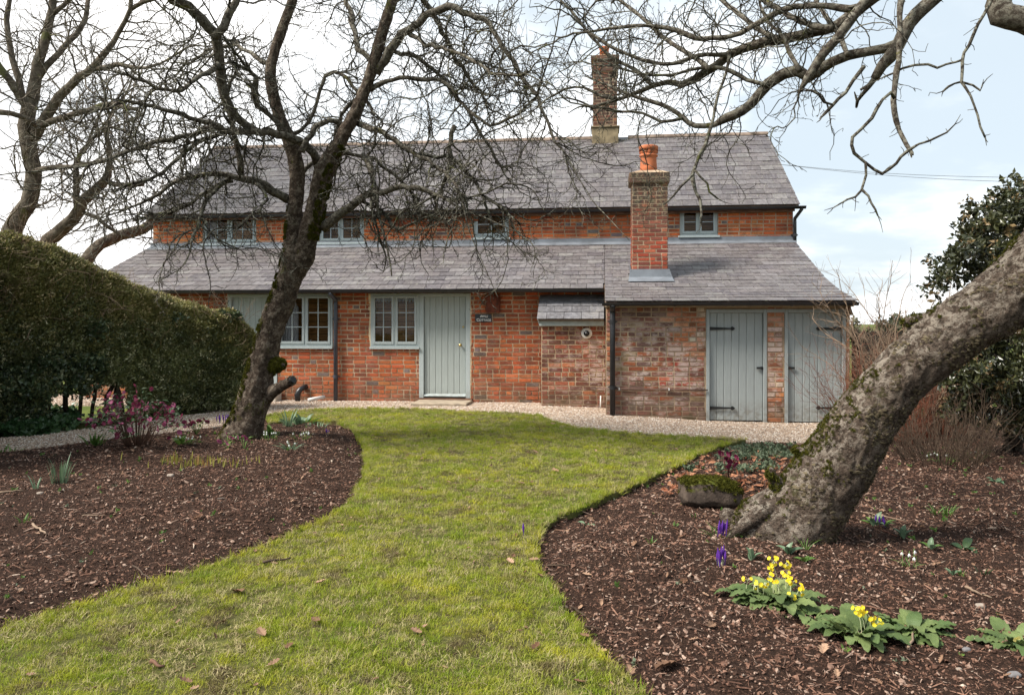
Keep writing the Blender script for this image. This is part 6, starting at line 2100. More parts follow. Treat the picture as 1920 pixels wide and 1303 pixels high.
# camellia on the right
DC = 9.2
cb = G(1885, 850); cam_s = empty('camellia', (cb.x, cb.y, gz(cb.x) - .03), 'tall dark glossy leaved evergreen shrub at the right edge behind the leaning tree', 'shrub')
CLc = Vector(cam_s.location)
def ce(px, py, d, rx, ry, rz): return (PD(px, py, d), (rx, ry, rz))
cl = [clump('camellia_sprig', 9, .075, .085, .040, M['camellia_leaf'], up=.3) for _ in range(6)]
shrub_crown('foliage', [ce(1865, 470, DC, .52, .6, .48), ce(1920, 420, DC + .2, .6, .7, .5), ce(1800, 520, DC, .33, .5, .40), ce(1910, 560, DC, .62, .6, .55), ce(1975, 480, DC + .1, .6, .7, .7), ce(1860, 400, DC + .1, .3, .3, .25), ce(1925, 352, DC + .2, .25, .25, .3)], 3900, cl, cam_s, .05)
shrub_crown('foliage', [ce(1850, 680, DC, .62, .55, .40), ce(1930, 690, DC - .1, .6, .5, .45), ce(1760, 660, DC + .3, .4, .4, .3), ce(1880, 760, DC + .2, .7, .4, .3)], 2600, cl, cam_s, -.02, (.7, 1.1), .6)
TC = Twigs()
PS = dict(seg=.10, crook=.28, trop=(0, .03, .03), br=(0, 4, 4, 0), len={1: (.3, .9), 2: (.12, .4), 3: (.04, .1)}, rmin=.003, rr=.6, max=2, fwd=.9)
for k in range(9):
    px = 1885 + rnd.uniform(-18, 30)
    mb = MB(); s = cb + Vector((rnd.uniform(-.12, .12), rnd.uniform(-.12, .12), -.08)); d = Vector((rnd.uniform(-.7, .5), rnd.uniform(-.4, .3), 1)).normalized(); pts = [s]
    for q in range(11):
        d = (d + rv() * .22 + Vector((0, 0, .06))).normalized(); pts.append(pts[-1] + d * .17)
    rs = [.034 - .0024 * q for q in range(12)]
    mb.tube([p - CLc for p in pts], rs, 8); mb.obj('stem', M['bark_old'], cam_s, smooth=True)
    dress(TC, [(p - CLc, r_) for p, r_ in zip(pts, rs)], 5, 1, PS, .1, Vector((0, 0, .1)), .008)
TC.obj('twigs', M['bark_twig'], cam_s)

# pale bare shrub
def canes(name, label, px, py, n, L, spread, r_, mat, lean=(0, 0), crook=.12, br=4, lens=((.2, .7), (.1, .3)), base_r=.25, cat='shrub', droop=0, depth_off=0):
    b = G(px, py) if depth_off == 0 else PD(px, py, depth_off)
    b.z = gz(b.x) - .04
    e = empty(name, b, label, cat)
    T = Twigs()
    Pp = dict(seg=.11, crook=crook, trop=(0, .02 - droop, .03, 0), br=(0, br, br, 0), len={1: L, 2: lens[0], 3: lens[1]}, rmin=.0022, rr=.6, max=3 if lens[1][1] else 2, fwd=1.1)
    stems = []
    for i in range(n):
        a = rnd.uniform(0, 6.283); rr = base_r * math.sqrt(rnd.random())
        s = Vector((rr * math.cos(a), rr * math.sin(a), 0))
        d = Vector((math.cos(a) * spread * rnd.random() + lean[0], math.sin(a) * spread * rnd.random() + lean[1], 1)).normalized()
        grow(T, s, d, rnd.uniform(*L), r_ * rnd.uniform(.7, 1.2), 1, Pp)
    T.obj('stems', mat, e)
    return e
canes('bare_shrub', 'pale leafless shrub fanning up against the sky between the store and the camellia', 1712, 800, 58, (1.4, 2.7), .9, .012, M['twig_pale'], (-.02, 0), .20, 5.5, ((.35, 1.0), (.12, .4)), .35, depth_off=11.3)
canes('red_twig_shrub', 'thicket of thin reddish twigs beside the right store door', 1655, 808, 110, (.75, 1.55), .75, .0042, M['twig_red'], (-.22, -.05), .10, 4.5, ((.15, .5), (.06, .2)), .40, depth_off=10.6)
canes('cane_thicket', 'low tangle of dry brown canes under the leaning trunk', 1765, 838, 190, (.4, .95), 1.0, .0045, M['twig_tan'], (-.05, -.1), .16, 3.5, ((.12, .4), (.05, .15)), .42, depth_off=9.0, droop=.02)
canes('red_twig_shrub', 'brownish red shrub in front of the dark board fence, right of the store', 1735, 780, 120, (.8, 1.5), .7, .005, M['twig_red'], (0, 0), .12, 4, ((.15, .5), (.06, .2)), .5, depth_off=11.0)

# board fence and picket fence beyond the bed
def fence(name, label, A, B, h, w, gap, mat, z0=-.1, pick=False, rails=(.3, .9), posts=1.8):
    A, B = Vector((A[0], A[1], 0)), Vector((B[0], B[1], 0)); d = (B - A); L = d.length; d.normalize()
    e = empty(name, A, label, 'fence', None, math.atan2(d.y, d.x))
    mb = MB()
    if pick: mb.add([(0, 0, 0), (w, 0, 0), (w, .018, 0), (0, .018, 0), (0, 0, h - .04), (w, 0, h - .04), (w, .018, h - .04), (0, .018, h - .04), (w / 2, 0, h), (w / 2, .018, h)],
                    [(0, 1, 5, 8, 4), (3, 7, 9, 6, 2), (0, 4, 7, 3), (1, 2, 6, 5), (4, 8, 9, 7), (5, 6, 9, 8)])
    else: mb.box(0, w, 0, .016, 0, h)
    me = mb.mesh('picket' if pick else 'board', mat)
    x = 0
    while x < L - w:
        child('picket' if pick else 'board', me, e, (x, rnd.uniform(-.003, .003), z0 + rnd.uniform(-.01, .01)), (0, rnd.uniform(-.006, .006), 0))
        x += w + gap
    for z in rails:
        m1 = MB(); m1.box(-.02, L + .02, .02, .055, z - .035 + z0 + .1, z + .035 + z0 + .1); m1.obj('rail', mat, e)
    x = 0
    while x < L + .1:
        m1 = MB(); m1.box(x - .04, x + .04, .058, .138, z0 - .1, z0 + h + .04); m1.obj('post', mat, e); x += posts
    return e
simple('fence_dark', (.06, .045, .035), .9, var=.35, sc=6, bump=.4)
simple('fence_pale', (.28, .20, .12), .9, var=.3, sc=6, bump=.4)
a, b = PD(1600, 700, 14.4), PD(1790, 700, 15.2)
fence('board_fence', 'dark brown close boarded fence between the store and the shrubs', (a.x + .1, a.y), (b.x, b.y), 1.42, .14, .004, M['fence_dark'])
a, b = PD(1765, 700, 12.6), PD(2080, 700, 11.6)
fence('picket_fence', 'weathered low picket fence beyond the right bed', (a.x, a.y), (b.x, b.y), .78, .07, .055, M['fence_pale'], -.16, True, (.2, .6), 1.6)
# far hedge line closing the view
leafmat('far_leaf', (.05, .055, .03), (.10, .10, .055), None, .9, .8, .1, .4)
e = empty('field_hedge', (20, 62, 0), 'low distant hedge closing the field behind the cottage', 'hedge')
fl_ = [clump('hedge_sprig', 30, .55, .4, .22, M['far_leaf'], up=.3) for _ in range(4)]
P, Rr, S = [], [], []
for i in range(2600):
    x = rnd.uniform(-130, 130); y = 62 + rnd.gauss(0, .7); z = rnd.random() * (1.5 + .5 * mnoise.noise(Vector((x * .1, 0, 0))))
    P.append((x - 20, y - 62, z)); Rr.append((rnd.uniform(0, 6), rnd.uniform(0, 6), 0)); S.append(rnd.uniform(.6, 1.2))
scatter('foliage', P, Rr, S, fl_, e)
# overhead wires
for k, (pa, pb, lab) in enumerate((((1455, 308), (1990, 334), 'upper of the two thin wires crossing the sky right of the cottage'), ((1455, 308), (1990, 344), 'lower of the two thin wires crossing the sky right of the cottage'))):
    a, b = PD(pa[0], pa[1] , 27), PD(pb[0], pb[1], 21)
    mb = MB(); pts = [a + (b - a) * (i / 16) - Vector((0, 0, .12 * math.sin(math.pi * i / 16))) for i in range(17)]
    mb.tube([p - a for p in pts], .006, 5)
    o = mb.obj('overhead_wire', M['iron'], None); o.location = a
    tag(o, lab, 'wire')

# ================================================================== PLANTS AND STONES
def leafmesh(name, L, W, mat, fold=.25, curl=.5, crink=0.0, n=6, tipw=.55, stalk=0):
    V, F = [], []
    for i in range(n + 1):
        u = i / n
        w = W / 2 * (math.sin(math.pi * min(1, u ** .85 * .93 + .06)) ** .75) if tipw else W / 2 * (1 - u)
        w = max(w, .0012)
        x = L * (u - curl * .15 * u * u); z = L * curl * (.55 * u - .75 * u * u)
        for k, s in enumerate((-1, -.5, 0, .5, 1)):
            V.append((x, s * w, z + abs(s) * w * fold + (crink * (1 if (i + k) % 2 else -1) if 0 < i < n and s else 0)))
    for i in range(n):
        for k in range(4):
            a = i * 5 + k; F.append((a, a + 5, a + 6, a + 1))
    me = bpy.data.meshes.new(name); me.from_pydata(V, [], F); me.materials.append(mat)
    for p in me.polygons: p.use_smooth = True
    return me
leafmat('primrose_leaf', (.085, .135, .042), (.19, .24, .085), (.24, .28, .10), .95, .55, .18, 9, .35, vein=110)
leafmat('tulip_leaf', (.10, .17, .09), (.19, .27, .16), None, .9, .45, .2, 9)
leafmat('shoot_leaf', (.08, .16, .028), (.16, .26, .055), None, .9, .45, .3, 9)
leafmat('yellow_shoot', (.30, .28, .05), (.45, .42, .09), (.35, .20, .06), .8, .6, .3, 9)
leafmat('dark_leaf', (.03, .065, .022), (.06, .11, .035), None, .9, .45, .2, 9)
leafmat('bronze_leaf', (.10, .03, .03), (.20, .05, .045), None, .9, .45, .2, 9)
leafmat('cover_leaf', (.07, .10, .05), (.17, .21, .13), None, .9, .6, .2, 9)
def petalmat(name, col, col2, tr=.3):
    t = NT(name); c = t.mix(t.rand(), col, col2); t.fin(c, .6, .25); t.trans(c, tr); M[name] = t.m
petalmat('yellow_petal', (.82, .60, .02), (.90, .74, .05))
petalmat('pale_petal', (.85, .72, .25), (.90, .80, .35))
petalmat('hellebore_petal', (.13, .016, .045), (.27, .05, .10))
petalmat('crocus_petal', (.085, .02, .24), (.16, .05, .36))
petalmat('white_petal', (.80, .80, .78), (.86, .86, .84))
petalmat('pink_petal', (.33, .08, .17), (.44, .14, .24))
petalmat('deep_petal', (.13, .012, .05), (.20, .02, .07))
simple('stem_green', (.14, .22, .06), .6); simple('stem_red', (.085, .045, .03), .6); simple('stem_pale', (.40, .42, .25), .6)
def put_leaves(parent, meshes, n, base_r=.01, tilt=(.1, .9), scl=(.7, 1.1), name='leaf', lift=0.0, golden=True):
    for i in range(n):
        a = i * 2.39996 + rnd.uniform(-.3, .3); tl = tilt[0] + (tilt[1] - tilt[0]) * (i / max(1, n - 1)) ** 1.6 + rnd.uniform(-.08, .08)
        r_ = base_r * rnd.random()
        child(name, meshes[i % len(meshes)], parent, (r_ * math.cos(a), r_ * math.sin(a), lift), (rnd.uniform(-.15, .15), -(tl * math.pi / 2) , a), rnd.uniform(*scl))
def flower5(name, r_, mat, cup=.35, n=5, tube=0, eye=None, wide=1.0):
    """petals round a centre, facing +z"""
    V, F = [], []
    for i in range(n):
        a = 6.283 * i / n; c_, s_ = math.cos(a), math.sin(a); w = r_ * .55 * wide * 5 / n
        for (x, y, z) in ((.06, 0, -tube), (.10, -.25, 0), (.10, .25, 0), (.65, -1, .35 * cup), (.65, 1, .35 * cup), (1, -.45, cup), (1, .45, cup), (.88, 0, cup * .8)):
            px_, py_ = x * r_, y * w
            V.append((px_ * c_ - py_ * s_, px_ * s_ + py_ * c_, z * r_ if z > 0 else z))
        b = i * 8
        F += [(b, b + 1, b + 2), (b + 1, b + 3, b + 4, b + 2), (b + 3, b + 5, b + 7), (b + 3, b + 7, b + 4), (b + 4, b + 7, b + 6)]
    me = bpy.data.meshes.new(name); me.from_pydata(V, [], F); me.materials.append(mat)
    if eye:
        b = len(V)
    return me
def join_meshes(name, items, mats):
    """items: (mesh, matrix, material index) -> one mesh"""
    V, F, MI = [], [], []
    for me, mt, mi in items:
        b = len(V); V += [tuple(mt @ v.co) for v in me.vertices]
        for p in me.polygons: F.append(tuple(b + k for k in p.vertices)); MI.append(mi)
    m_ = bpy.data.meshes.new(name); m_.from_pydata(V, [], F)
    for x in mats: m_.materials.append(x)
    m_.polygons.foreach_set('material_index', MI)
    return m_
def look(d): return d.normalized().to_track_quat('Z', 'Y').to_matrix().to_4x4()
def stemmesh(pts, r_, mat):
    mb = MB(); mb.tube(pts, r_, 5); return mb.mesh('stem', mat, True)

# --- cowslips and primroses
prl = [leafmesh('leaf', rnd.uniform(.12, .17), rnd.uniform(.060, .078), M['primrose_leaf'], rnd.uniform(.0, .3), rnd.uniform(.4, 1.2), .0042, 11) for _ in range(7)]
def umbel(h, nf, face, spread=.03, mat='yellow_petal', fr=.011, bend=None):
    bend = bend or Vector((rnd.uniform(-.25, .25), rnd.uniform(-.25, .25), 0)) * h
    top = Vector((bend.x, bend.y, h))
    items = []
    st = stemmesh([Vector((0, 0, 0)), Vector((bend.x * .3, bend.y * .3, h * .55)), top], .0022, M['stem_pale'])
    items.append((st, Matrix.Identity(4), 0))
    for i in range(nf):
        d = (rv() + face * .8 + Vector((0, 0, .1))).normalized()
        e_ = top + d * spread * rnd.uniform(.7, 1.15)
        items.append((stemmesh([top, e_], [.0014, .0024], M['stem_pale']), Matrix.Identity(4), 0))
        items.append((flower5('f', fr * rnd.uniform(.85, 1.1), M[mat], rnd.uniform(.1, .4)), Matrix.Translation(e_) @ look((d + face * .4)), 1))
    return join_meshes('flower', items, [M['stem_pale'], M[mat]])
CAMV = Vector((0, -1, .35))
def primula(px, py, nl, label, flowers, scl=1.0, tilt=(.04, .45)):
    b = GB(px, py)
    e = empty('cowslip', b, label, 'flower')
    put_leaves(e, prl, nl, .085 * scl, tilt, (.7 * scl, 1.1 * scl), lift=.005)
    for (dx, dy, h, nf) in flowers:
        child('flower', umbel(h, nf, CAMV), e, (dx, dy, .01))
    return e
primula(1452, 1128, 46, 'largest cowslip clump with many yellow flower heads over crinkled leaves', [(-.03, .05, .20, 7), (.00, .02, .12, 3), (.04, .05, .17, 3), (.07, .03, .13, 6), (.10, .05, .17, 7), (-.06, 0, .10, 3), (-.09, -.02, .075, 4), (.08, -.02, .10, 7), (.10, -.04, .08, 6), (.08, -.06, .05, 3), (-.11, .02, .07, 3), (.03, 0, .10, 3)], 1.3)
primula(1508, 1158, 10, 'few broad cowslip leaves spreading right of the largest clump', [], 1.1, (.02, .2))
primula(1392, 1115, 9, 'small yellowing cowslip rosette at the left of the largest clump', [(.02, .0, .07, 3)], .85, (.02, .15))
primula(1608, 1190, 34, 'cowslip clump with one tight bunch of yellow flowers between two leafy ones', [(.04, .01, .10, 9), (.06, .0, .08, 8), (.02, .0, .10, 7), (.075, -.02, .06, 4)], 1.2)
primula(1712, 1185, 40, 'flowerless clump of crinkled grey green leaves right of the yellow bunch', [], 1.2)
e = primula(1905, 1215, 26, 'primrose rosette cut by the right edge with one pale flower', [], 1.15)
child('flower', umbel(.03, 2, CAMV, .012, 'pale_petal', .016), e, (-.02, -.05, .035))

# --- strap leaved clumps: daffodils, snowdrops, crocus leaves
def strap(L, W, mat, bend):
    V, F = [], []; n = 5
    for i in range(n + 1):
        u = i / n; w = W / 2 * (1 - u ** 3) + .0006
        x = bend * u * u * L; z = L * (u - .25 * bend * u * u)
        V += [(x, -w, z), (x - w * .3, 0, z), (x, w, z)]
    for i in range(n):
        a = i * 3; F += [(a, a + 3, a + 4, a + 1), (a + 1, a + 4, a + 5, a + 2)]
    me = bpy.data.meshes.new('leaf'); me.from_pydata(V, [], F); me.materials.append(mat)
    return me
def straps(name, px, py, n, L, W, mat, label, cat, spread=.05, bend=(.05, .5), tilt=.25, group=None, fl=None):
    b = GB(px, py); b.z -= .012
    e = empty(name, b, label, cat, group)
    ms = [strap(L * rnd.uniform(.7, 1.1), W, M[mat], rnd.uniform(*bend)) for _ in range(4)]
    for i in range(n):
        a = rnd.uniform(0, 6.28); r_ = spread * math.sqrt(rnd.random())
        child('leaf', ms[i % 4], e, (r_ * math.cos(a), r_ * math.sin(a), 0), (rnd.uniform(-tilt, tilt), rnd.uniform(0, tilt), a), rnd.uniform(.8, 1.15))
    if fl: fl(e)
    return e
def snowdrops(n, h=.12, r_=.06):
    def f(e):
        pet = []
        for i in range(3):
            a = 2.094 * i
            pet.append((flower5('p', .001, M['white_petal']), Matrix.Identity(4), 0))
        for k in range(n):
            a = rnd.uniform(0, 6.28); rr = r_ * math.sqrt(rnd.random()); hh = h * rnd.uniform(.8, 1.15); s = rnd.choice((-1, 1)) * .018
            items = [(stemmesh([Vector((0, 0, 0)), Vector((0, 0, hh)), Vector((s * .6, 0, hh + .006)), Vector((s, 0, hh - .006))], .0015, M['stem_green']), Matrix.Identity(4), 0)]
            for q in range(3):
                b = 2.094 * q + .3; V_ = []
                c_, s_ = math.cos(b), math.sin(b)
                me = bpy.data.meshes.new('p')
                me.from_pydata([(0, 0, 0), (.004 * c_ - .0055 * s_, .004 * s_ + .0055 * c_, -.011), (.006 * c_, .006 * s_, -.022), (.004 * c_ + .0055 * s_, .004 * s_ - .0055 * c_, -.011), (.0085 * c_, .0085 * s_, -.011)], [], [(0, 1, 4), (1, 2, 4), (2, 3, 4), (3, 0, 4)])
                items.append((me, Matrix.Translation((s, 0, hh - .006)) @ Matrix.Scale(1.25, 4), 1))
            child('flower', join_meshes('flower', items, [M['stem_green'], M['white_petal']]), e, (rr * math.cos(a), rr * math.sin(a), 0), (0, 0, rnd.uniform(0, 6)))
    return f
def crocuses(n, h=.09, r_=.035, mat='crocus_petal'):
    def f(e):
        for k in range(n):
            a = rnd.uniform(0, 6.28); rr = r_ * math.sqrt(rnd.random()); hh = h * rnd.uniform(.8, 1.2)
            mb = MB(); mb.add(*lathe([(.002, 0), (.003, hh * .4), (.006, hh * .55), (.0088, hh * .75), (.007, hh * .92), (.002, hh * 1.10)], 6))
            m2 = mb.mesh('flower', M[mat], True)
            for v in m2.vertices:
                if v.co.z > hh: v.co.z += (hash((round(v.co.x * 1e5), round(v.co.y * 1e5))) % 5) * .002
            child('flower', m2, e, (rr * math.cos(a), rr * math.sin(a), 0), (rnd.uniform(-.12, .12), rnd.uniform(-.12, .12), rnd.uniform(0, 6)))
    return f
straps('daffodil', 113, 905, 22, .27, .014, 'tulip_leaf', 'upright grey green daffodil leaves in the left bed', 'plant', .07, (.02, .3), .15)
straps('daffodil', 66, 918, 6, .16, .012, 'tulip_leaf', 'smaller daffodil shoot left of the tall one', 'plant', .03)
straps('daffodil', 45, 985, 5, .07, .016, 'shoot_leaf', 'short green shoot near the left edge of the bed', 'plant', .03, (.2, .7), .5)
straps('day_lily', 178, 832, 26, .16, .022, 'shoot_leaf', 'fresh green fan of leaves beside the gravel path, left of the purple hellebore', 'plant', .09, (.2, .8), .5)
straps('day_lily', 24, 850, 8, .14, .022, 'shoot_leaf', 'green shoot by the path, second from the left edge', 'plant', .05, (.2, .8), .4)
straps('day_lily', 2, 848, 8, .14, .022, 'shoot_leaf', 'green shoot by the path, cut by the left edge', 'plant', .05, (.2, .8), .4)
straps('snowdrop', 545, 845, 34, .17, .007, 'tulip_leaf', 'grassy grey green tuft with snowdrops in front of the old tree', 'flower', .06, (.3, .9), .6, None, snowdrops(4))
straps('daffodil', 540, 803, 20, .26, .016, 'tulip_leaf', 'dark upright leaves right of the old tree trunk', 'plant', .08, (.05, .35), .2)
straps('snowdrop', 512, 822, 18, .12, .008, 'shoot_leaf', 'snowdrop clump close to the right side of the old trunk', 'flower', .12, (.3, .9), .5, None, snowdrops(9, .10, .14))
straps('snowdrop', 565, 822, 16, .12, .008, 'shoot_leaf', 'snowdrop clump below the broad leaved plants near the old tree', 'flower', .10, (.3, .9), .5, None, snowdrops(8, .10, .12))
straps('snowdrop', 595, 802, 16, .12, .012, 'tulip_leaf', 'clump of pale green shoots at the tip of the left bed', 'plant', .14, (.3, .9), .5)
straps('snowdrop', 355, 832, 20, .12, .008, 'shoot_leaf', 'snowdrops right of the purple hellebore', 'flower', .12, (.3, .9), .5, None, snowdrops(10, .11, .14))
straps('crocus', 412, 792, 10, .08, .004, 'shoot_leaf', 'blue purple flowers left of the old trunk', 'flower', .12, (.1, .5), .3, None, crocuses(12, .10, .16))
straps('crocus', 1352, 1005, 26, .10, .004, 'shoot_leaf', 'purple crocuses with grassy leaves below the stone, the further group', 'flower', .09, (.2, .8), .6, None, crocuses(7, .10, .035))
straps('crocus', 1351, 1060, 10, .07, .004, 'stem_pale', 'purple crocuses in the bark mulch, the nearer group', 'flower', .02, (.05, .3), .2, None, crocuses(7, .10, .028))
straps('crocus', 612, 812, 3, .05, .004, 'shoot_leaf', 'tiny purple crocus near the tip of the left bed', 'flower', .02, (.1, .4), .2, None, crocuses(3, .055, .03))
straps('crocus', 982, 1004, 2, .05, .004, 'stem_pale', 'single purple crocus in the grass at the edge of the right bed', 'flower', .01, (.05, .1), .1, None, crocuses(1, .085, .003))
straps('crocus', 1652, 985, 8, .08, .004, 'shoot_leaf', 'purple crocuses right of the leaning trunk', 'flower', .05, (.2, .6), .4, None, crocuses(6, .07, .06))
straps('snowdrop', 1706, 1062, 16, .10, .005, 'shoot_leaf', 'thin green snowdrop leaves with white bells in the right bed', 'flower', .025, (.3, .9), .7, None, snowdrops(4, .11, .05))
straps('daffodil', 1755, 965, 12, .10, .010, 'shoot_leaf', 'bright green shoots in the right bed, left one of the pair', 'plant', .04, (.2, .7), .5)
straps('daffodil', 1775, 963, 14, .11, .011, 'shoot_leaf', 'bright green shoots in the right bed, right one of the pair', 'plant', .04, (.2, .7), .4)
straps('daffodil', 1842, 1075, 10, .07, .010, 'dark_leaf', 'short dark green shoots at the right of the bed', 'plant', .04, (.1, .5), .4)
straps('daffodil', 1802, 1078, 5, .06, .012, 'shoot_leaf', 'small pair of green shoots left of the dark ones', 'plant', .02, (.1, .4), .3)
straps('daffodil', 1510, 1030, 8, .11, .005, 'shoot_leaf', 'thin grassy leaves below the leaning trunk', 'plant', .02, (.2, .6), .4)
straps('daffodil', 1588, 960, 8, .07, .008, 'shoot_leaf', 'green shoots at the right foot of the leaning trunk', 'plant', .03, (.1, .5), .4)
straps('daffodil', 1303, 970, 4, .06, .010, 'shoot_leaf', 'two little yellow green shoots left of the root', 'plant', .025, (.05, .2), .2)
straps('daffodil', 1222, 1018, 7, .07, .008, 'shoot_leaf', 'small tuft at the left of the right bed', 'plant', .02, (.2, .6), .6)
straps('snowdrop', 1765, 868, 18, .12, .008, 'shoot_leaf', 'snowdrops in front of the cane thicket', 'flower', .12, (.2, .8), .5, None, snowdrops(6, .10, .16))
straps('snowdrop', 1830, 862, 14, .12, .010, 'shoot_leaf', 'snowdrops before the picket fence', 'flower', .10, (.2, .8), .4, None, snowdrops(4, .10, .12))
straps('daffodil', 1400, 970, 8, .07, .016, 'dark_leaf', 'dark green leaves between the mossy stone and the trunk', 'plant', .05, (.3, .9), .7)
# broad leaved young plants
broad = [leafmesh('leaf', .11, .05, M['tulip_leaf'], .5, .7, .0, 7) for _ in range(2)] + [leafmesh('leaf', .10, .045, M['tulip_leaf'], .7, .4, 0, 7)]
bgreen = [leafmesh('leaf', .11, .055, M['shoot_leaf'], .4, .6, .001, 7), leafmesh('leaf', .09, .045, M['shoot_leaf'], .5, .5, .001, 7)]
bdark = [leafmesh('leaf', .14, .05, M['dark_leaf'], .2, .8, .001, 7)]
def rosette(name, px, py, n, ms, label, scl=(.8, 1.1), tilt=(.2, .8), r_=.02, cat='plant'):
    b = GB(px, py); e = empty(name, b, label, cat); put_leaves(e, ms, n, r_, tilt, scl, lift=-.004); return e
rosette('lords_and_ladies', 1478, 1040, 4, broad, 'pair of broad grey green leaves just below the leaning trunk', (.9, 1.2), (.35, .8))
rosette('lords_and_ladies', 1408, 1052, 3, broad, 'small folded grey green leaf above the cowslips', (.6, .9), (.6, .9))
rosette('lords_and_ladies', 1508, 1052, 4, bgreen, 'small leaf pair right above the largest cowslip clump', (.5, .8), (.2, .6))
rosette('lords_and_ladies', 1693, 1008, 5, broad, 'upright grey green leaves at the right of the leaning trunk', (.8, 1.0), (.6, .95))
rosette('arum', 1640, 985, 9, bgreen + broad, 'green leaf cluster with purple buds right of the leaning trunk', (.7, 1.1), (.2, .8), .10)
rosette('hellebore', 1808, 1030, 4, bdark, 'three dark green pointed leaves lying on the mulch', (1.0, 1.3), (.1, .3))
rosette('lords_and_ladies', 1745, 1028, 4, bgreen + broad, 'little leaves behind the snowdrops in the right bed', (.7, 1.0), (.3, .8))
rosette('lords_and_ladies', 1785, 1076, 3, broad, 'tiny grey green leaf pair at the right of the bed', (.5, .7), (.3, .6))
rosette('lords_and_ladies', 1098, 985, 3, broad, 'two pale leaves at the rim of the right bed', (.7, .9), (.1, .3))
rosette('arum', 560, 795, 18, broad + bgreen, 'mass of broad grey green leaves at the tip of the left bed', (1.2, 1.8), (.15, .85), .22)
rosette('arum', 505, 812, 8, bgreen, 'yellow green leaves against the right of the old trunk', (1.0, 1.4), (.2, .8), .10)
rosette('arum', 340, 838, 9, bgreen, 'bright green leaves at the right foot of the purple hellebore', (1.1, 1.5), (.3, .85), .10)
rosette('foxglove', 1870, 905, 5, broad, 'pale leaf rosette near the right edge', (.8, 1.1), (.1, .5))
rosette('foxglove', 1790, 930, 5, bgreen, 'small yellow green seedling in the middle of the right bed', (.4, .6), (.1, .5))
rosette('arum', 1395, 975, 5, bgreen, 'small green leaves beside the root knob', (.6, .9), (.2, .6), .04)

# --- the purple hellebore
hb_ = GB(258, 838)
hel = empty('hellebore', hb_, 'bushy hellebore in full magenta flower on many reddish stems', 'flower')
hfl = []
for _ in range(8):
    me = flower5('flower', .030, M['hellebore_petal' if rnd.random() < .85 else 'pink_petal'], rnd.uniform(.25, .6), 5, .0, None, 1.25); hfl.append(me)
hlf = [leafmesh('leaf', .10, .032, M['dark_leaf'], .3, .6, 0, 5), leafmesh('leaf', .085, .032, M['cover_leaf'], .3, .6, 0, 5)]
for i in range(44):
    a = rnd.uniform(0, 6.28); r_ = .12 * math.sqrt(rnd.random()); top_r = .16 + .36 * math.sqrt(rnd.random()); h = .62 - .62 * (top_r / .55) ** 2 * .6 + rnd.uniform(-.08, .04)
    s = Vector((r_ * math.cos(a), r_ * math.sin(a) * .8, -.02)); tp = Vector((top_r * math.cos(a) * 1.02, top_r * math.sin(a) * .8, h))
    mid = s.lerp(tp, .55) + Vector((-(tp.x - s.x) * .18, -(tp.y - s.y) * .18, .06))
    child('stem', stemmesh([s, s.lerp(mid, .5), mid, tp], [.007, .006, .005, .0035], M['stem_red']), hel)
    for k in range(rnd.choice((3, 4, 5))):
        d = (Vector((rnd.gauss(0, .6), rnd.gauss(-.35, .6), rnd.gauss(-.25, .4)))).normalized()
        o = child('flower', hfl[rnd.randrange(8)], hel, tp + Vector((rnd.gauss(0, .06), rnd.gauss(0, .05), rnd.gauss(0, .055))))
        o.rotation_euler = d.to_track_quat('Z', 'Y').to_euler()
        o.scale = (rnd.uniform(.75, 1.1),) * 3
    for k in range(9):
        child('leaf', hlf[k % 2], hel, tp + Vector((rnd.gauss(0, .05), rnd.gauss(0, .05), rnd.gauss(-.01, .04))), (rnd.uniform(-.4, .4), rnd.uniform(-.7, .3), rnd.uniform(0, 6.28)), rnd.uniform(.6, 1.0))
def small_hellebore(px, py, n, h, label, pm, lm, spread=.1):
    b = GB(px, py); e = empty('hellebore', b, label, 'flower')
    lf_ = [leafmesh('leaf', .09, .03, M[lm], .3, .6, 0, 5)]
    fls = [flower5('flower', .032, M[pm], rnd.uniform(.3, .7), 5, 0, None, 1.2) for _ in range(3)]
    for i in range(n):
        a = rnd.uniform(0, 6.28); tp = Vector((spread * math.cos(a) * rnd.uniform(.4, 1), spread * math.sin(a) * .6, h * rnd.uniform(.5, 1)))
        child('stem', stemmesh([Vector((0, 0, -.01)), tp * .6 + Vector((0, 0, .03)), tp], [.004, .003, .0025], M['stem_green' if lm != 'bronze_leaf' else 'stem_red']), e)
        o = child('flower', fls[i % 3], e, tp); o.rotation_euler = Vector((rnd.gauss(0, .6), -.6, -.4)).to_track_quat('Z', 'Y').to_euler()
        for k in range(3): child('leaf', lf_[0], e, tp * rnd.uniform(.5, 1), (rnd.uniform(-.4, .4), rnd.uniform(-.8, .2), rnd.uniform(0, 6.28)), rnd.uniform(.5, 1.0))
    return e
small_hellebore(368, 815, 9, .20, 'low purple hellebore right beside the big one', 'hellebore_petal', 'dark_leaf', .16)
small_hellebore(425, 845, 6, .17, 'small hellebore with yellow green leaves and drooping pink flowers before the old trunk', 'pink_petal', 'shoot_leaf', .15)
small_hellebore(458, 842, 4, .15, 'single pink flowered hellebore stem at the foot of the old trunk', 'pink_petal', 'shoot_leaf', .10)
small_hellebore(1365, 905, 8, .30, 'dark red hellebore behind the mossy stone', 'deep_petal', 'bronze_leaf', .12)
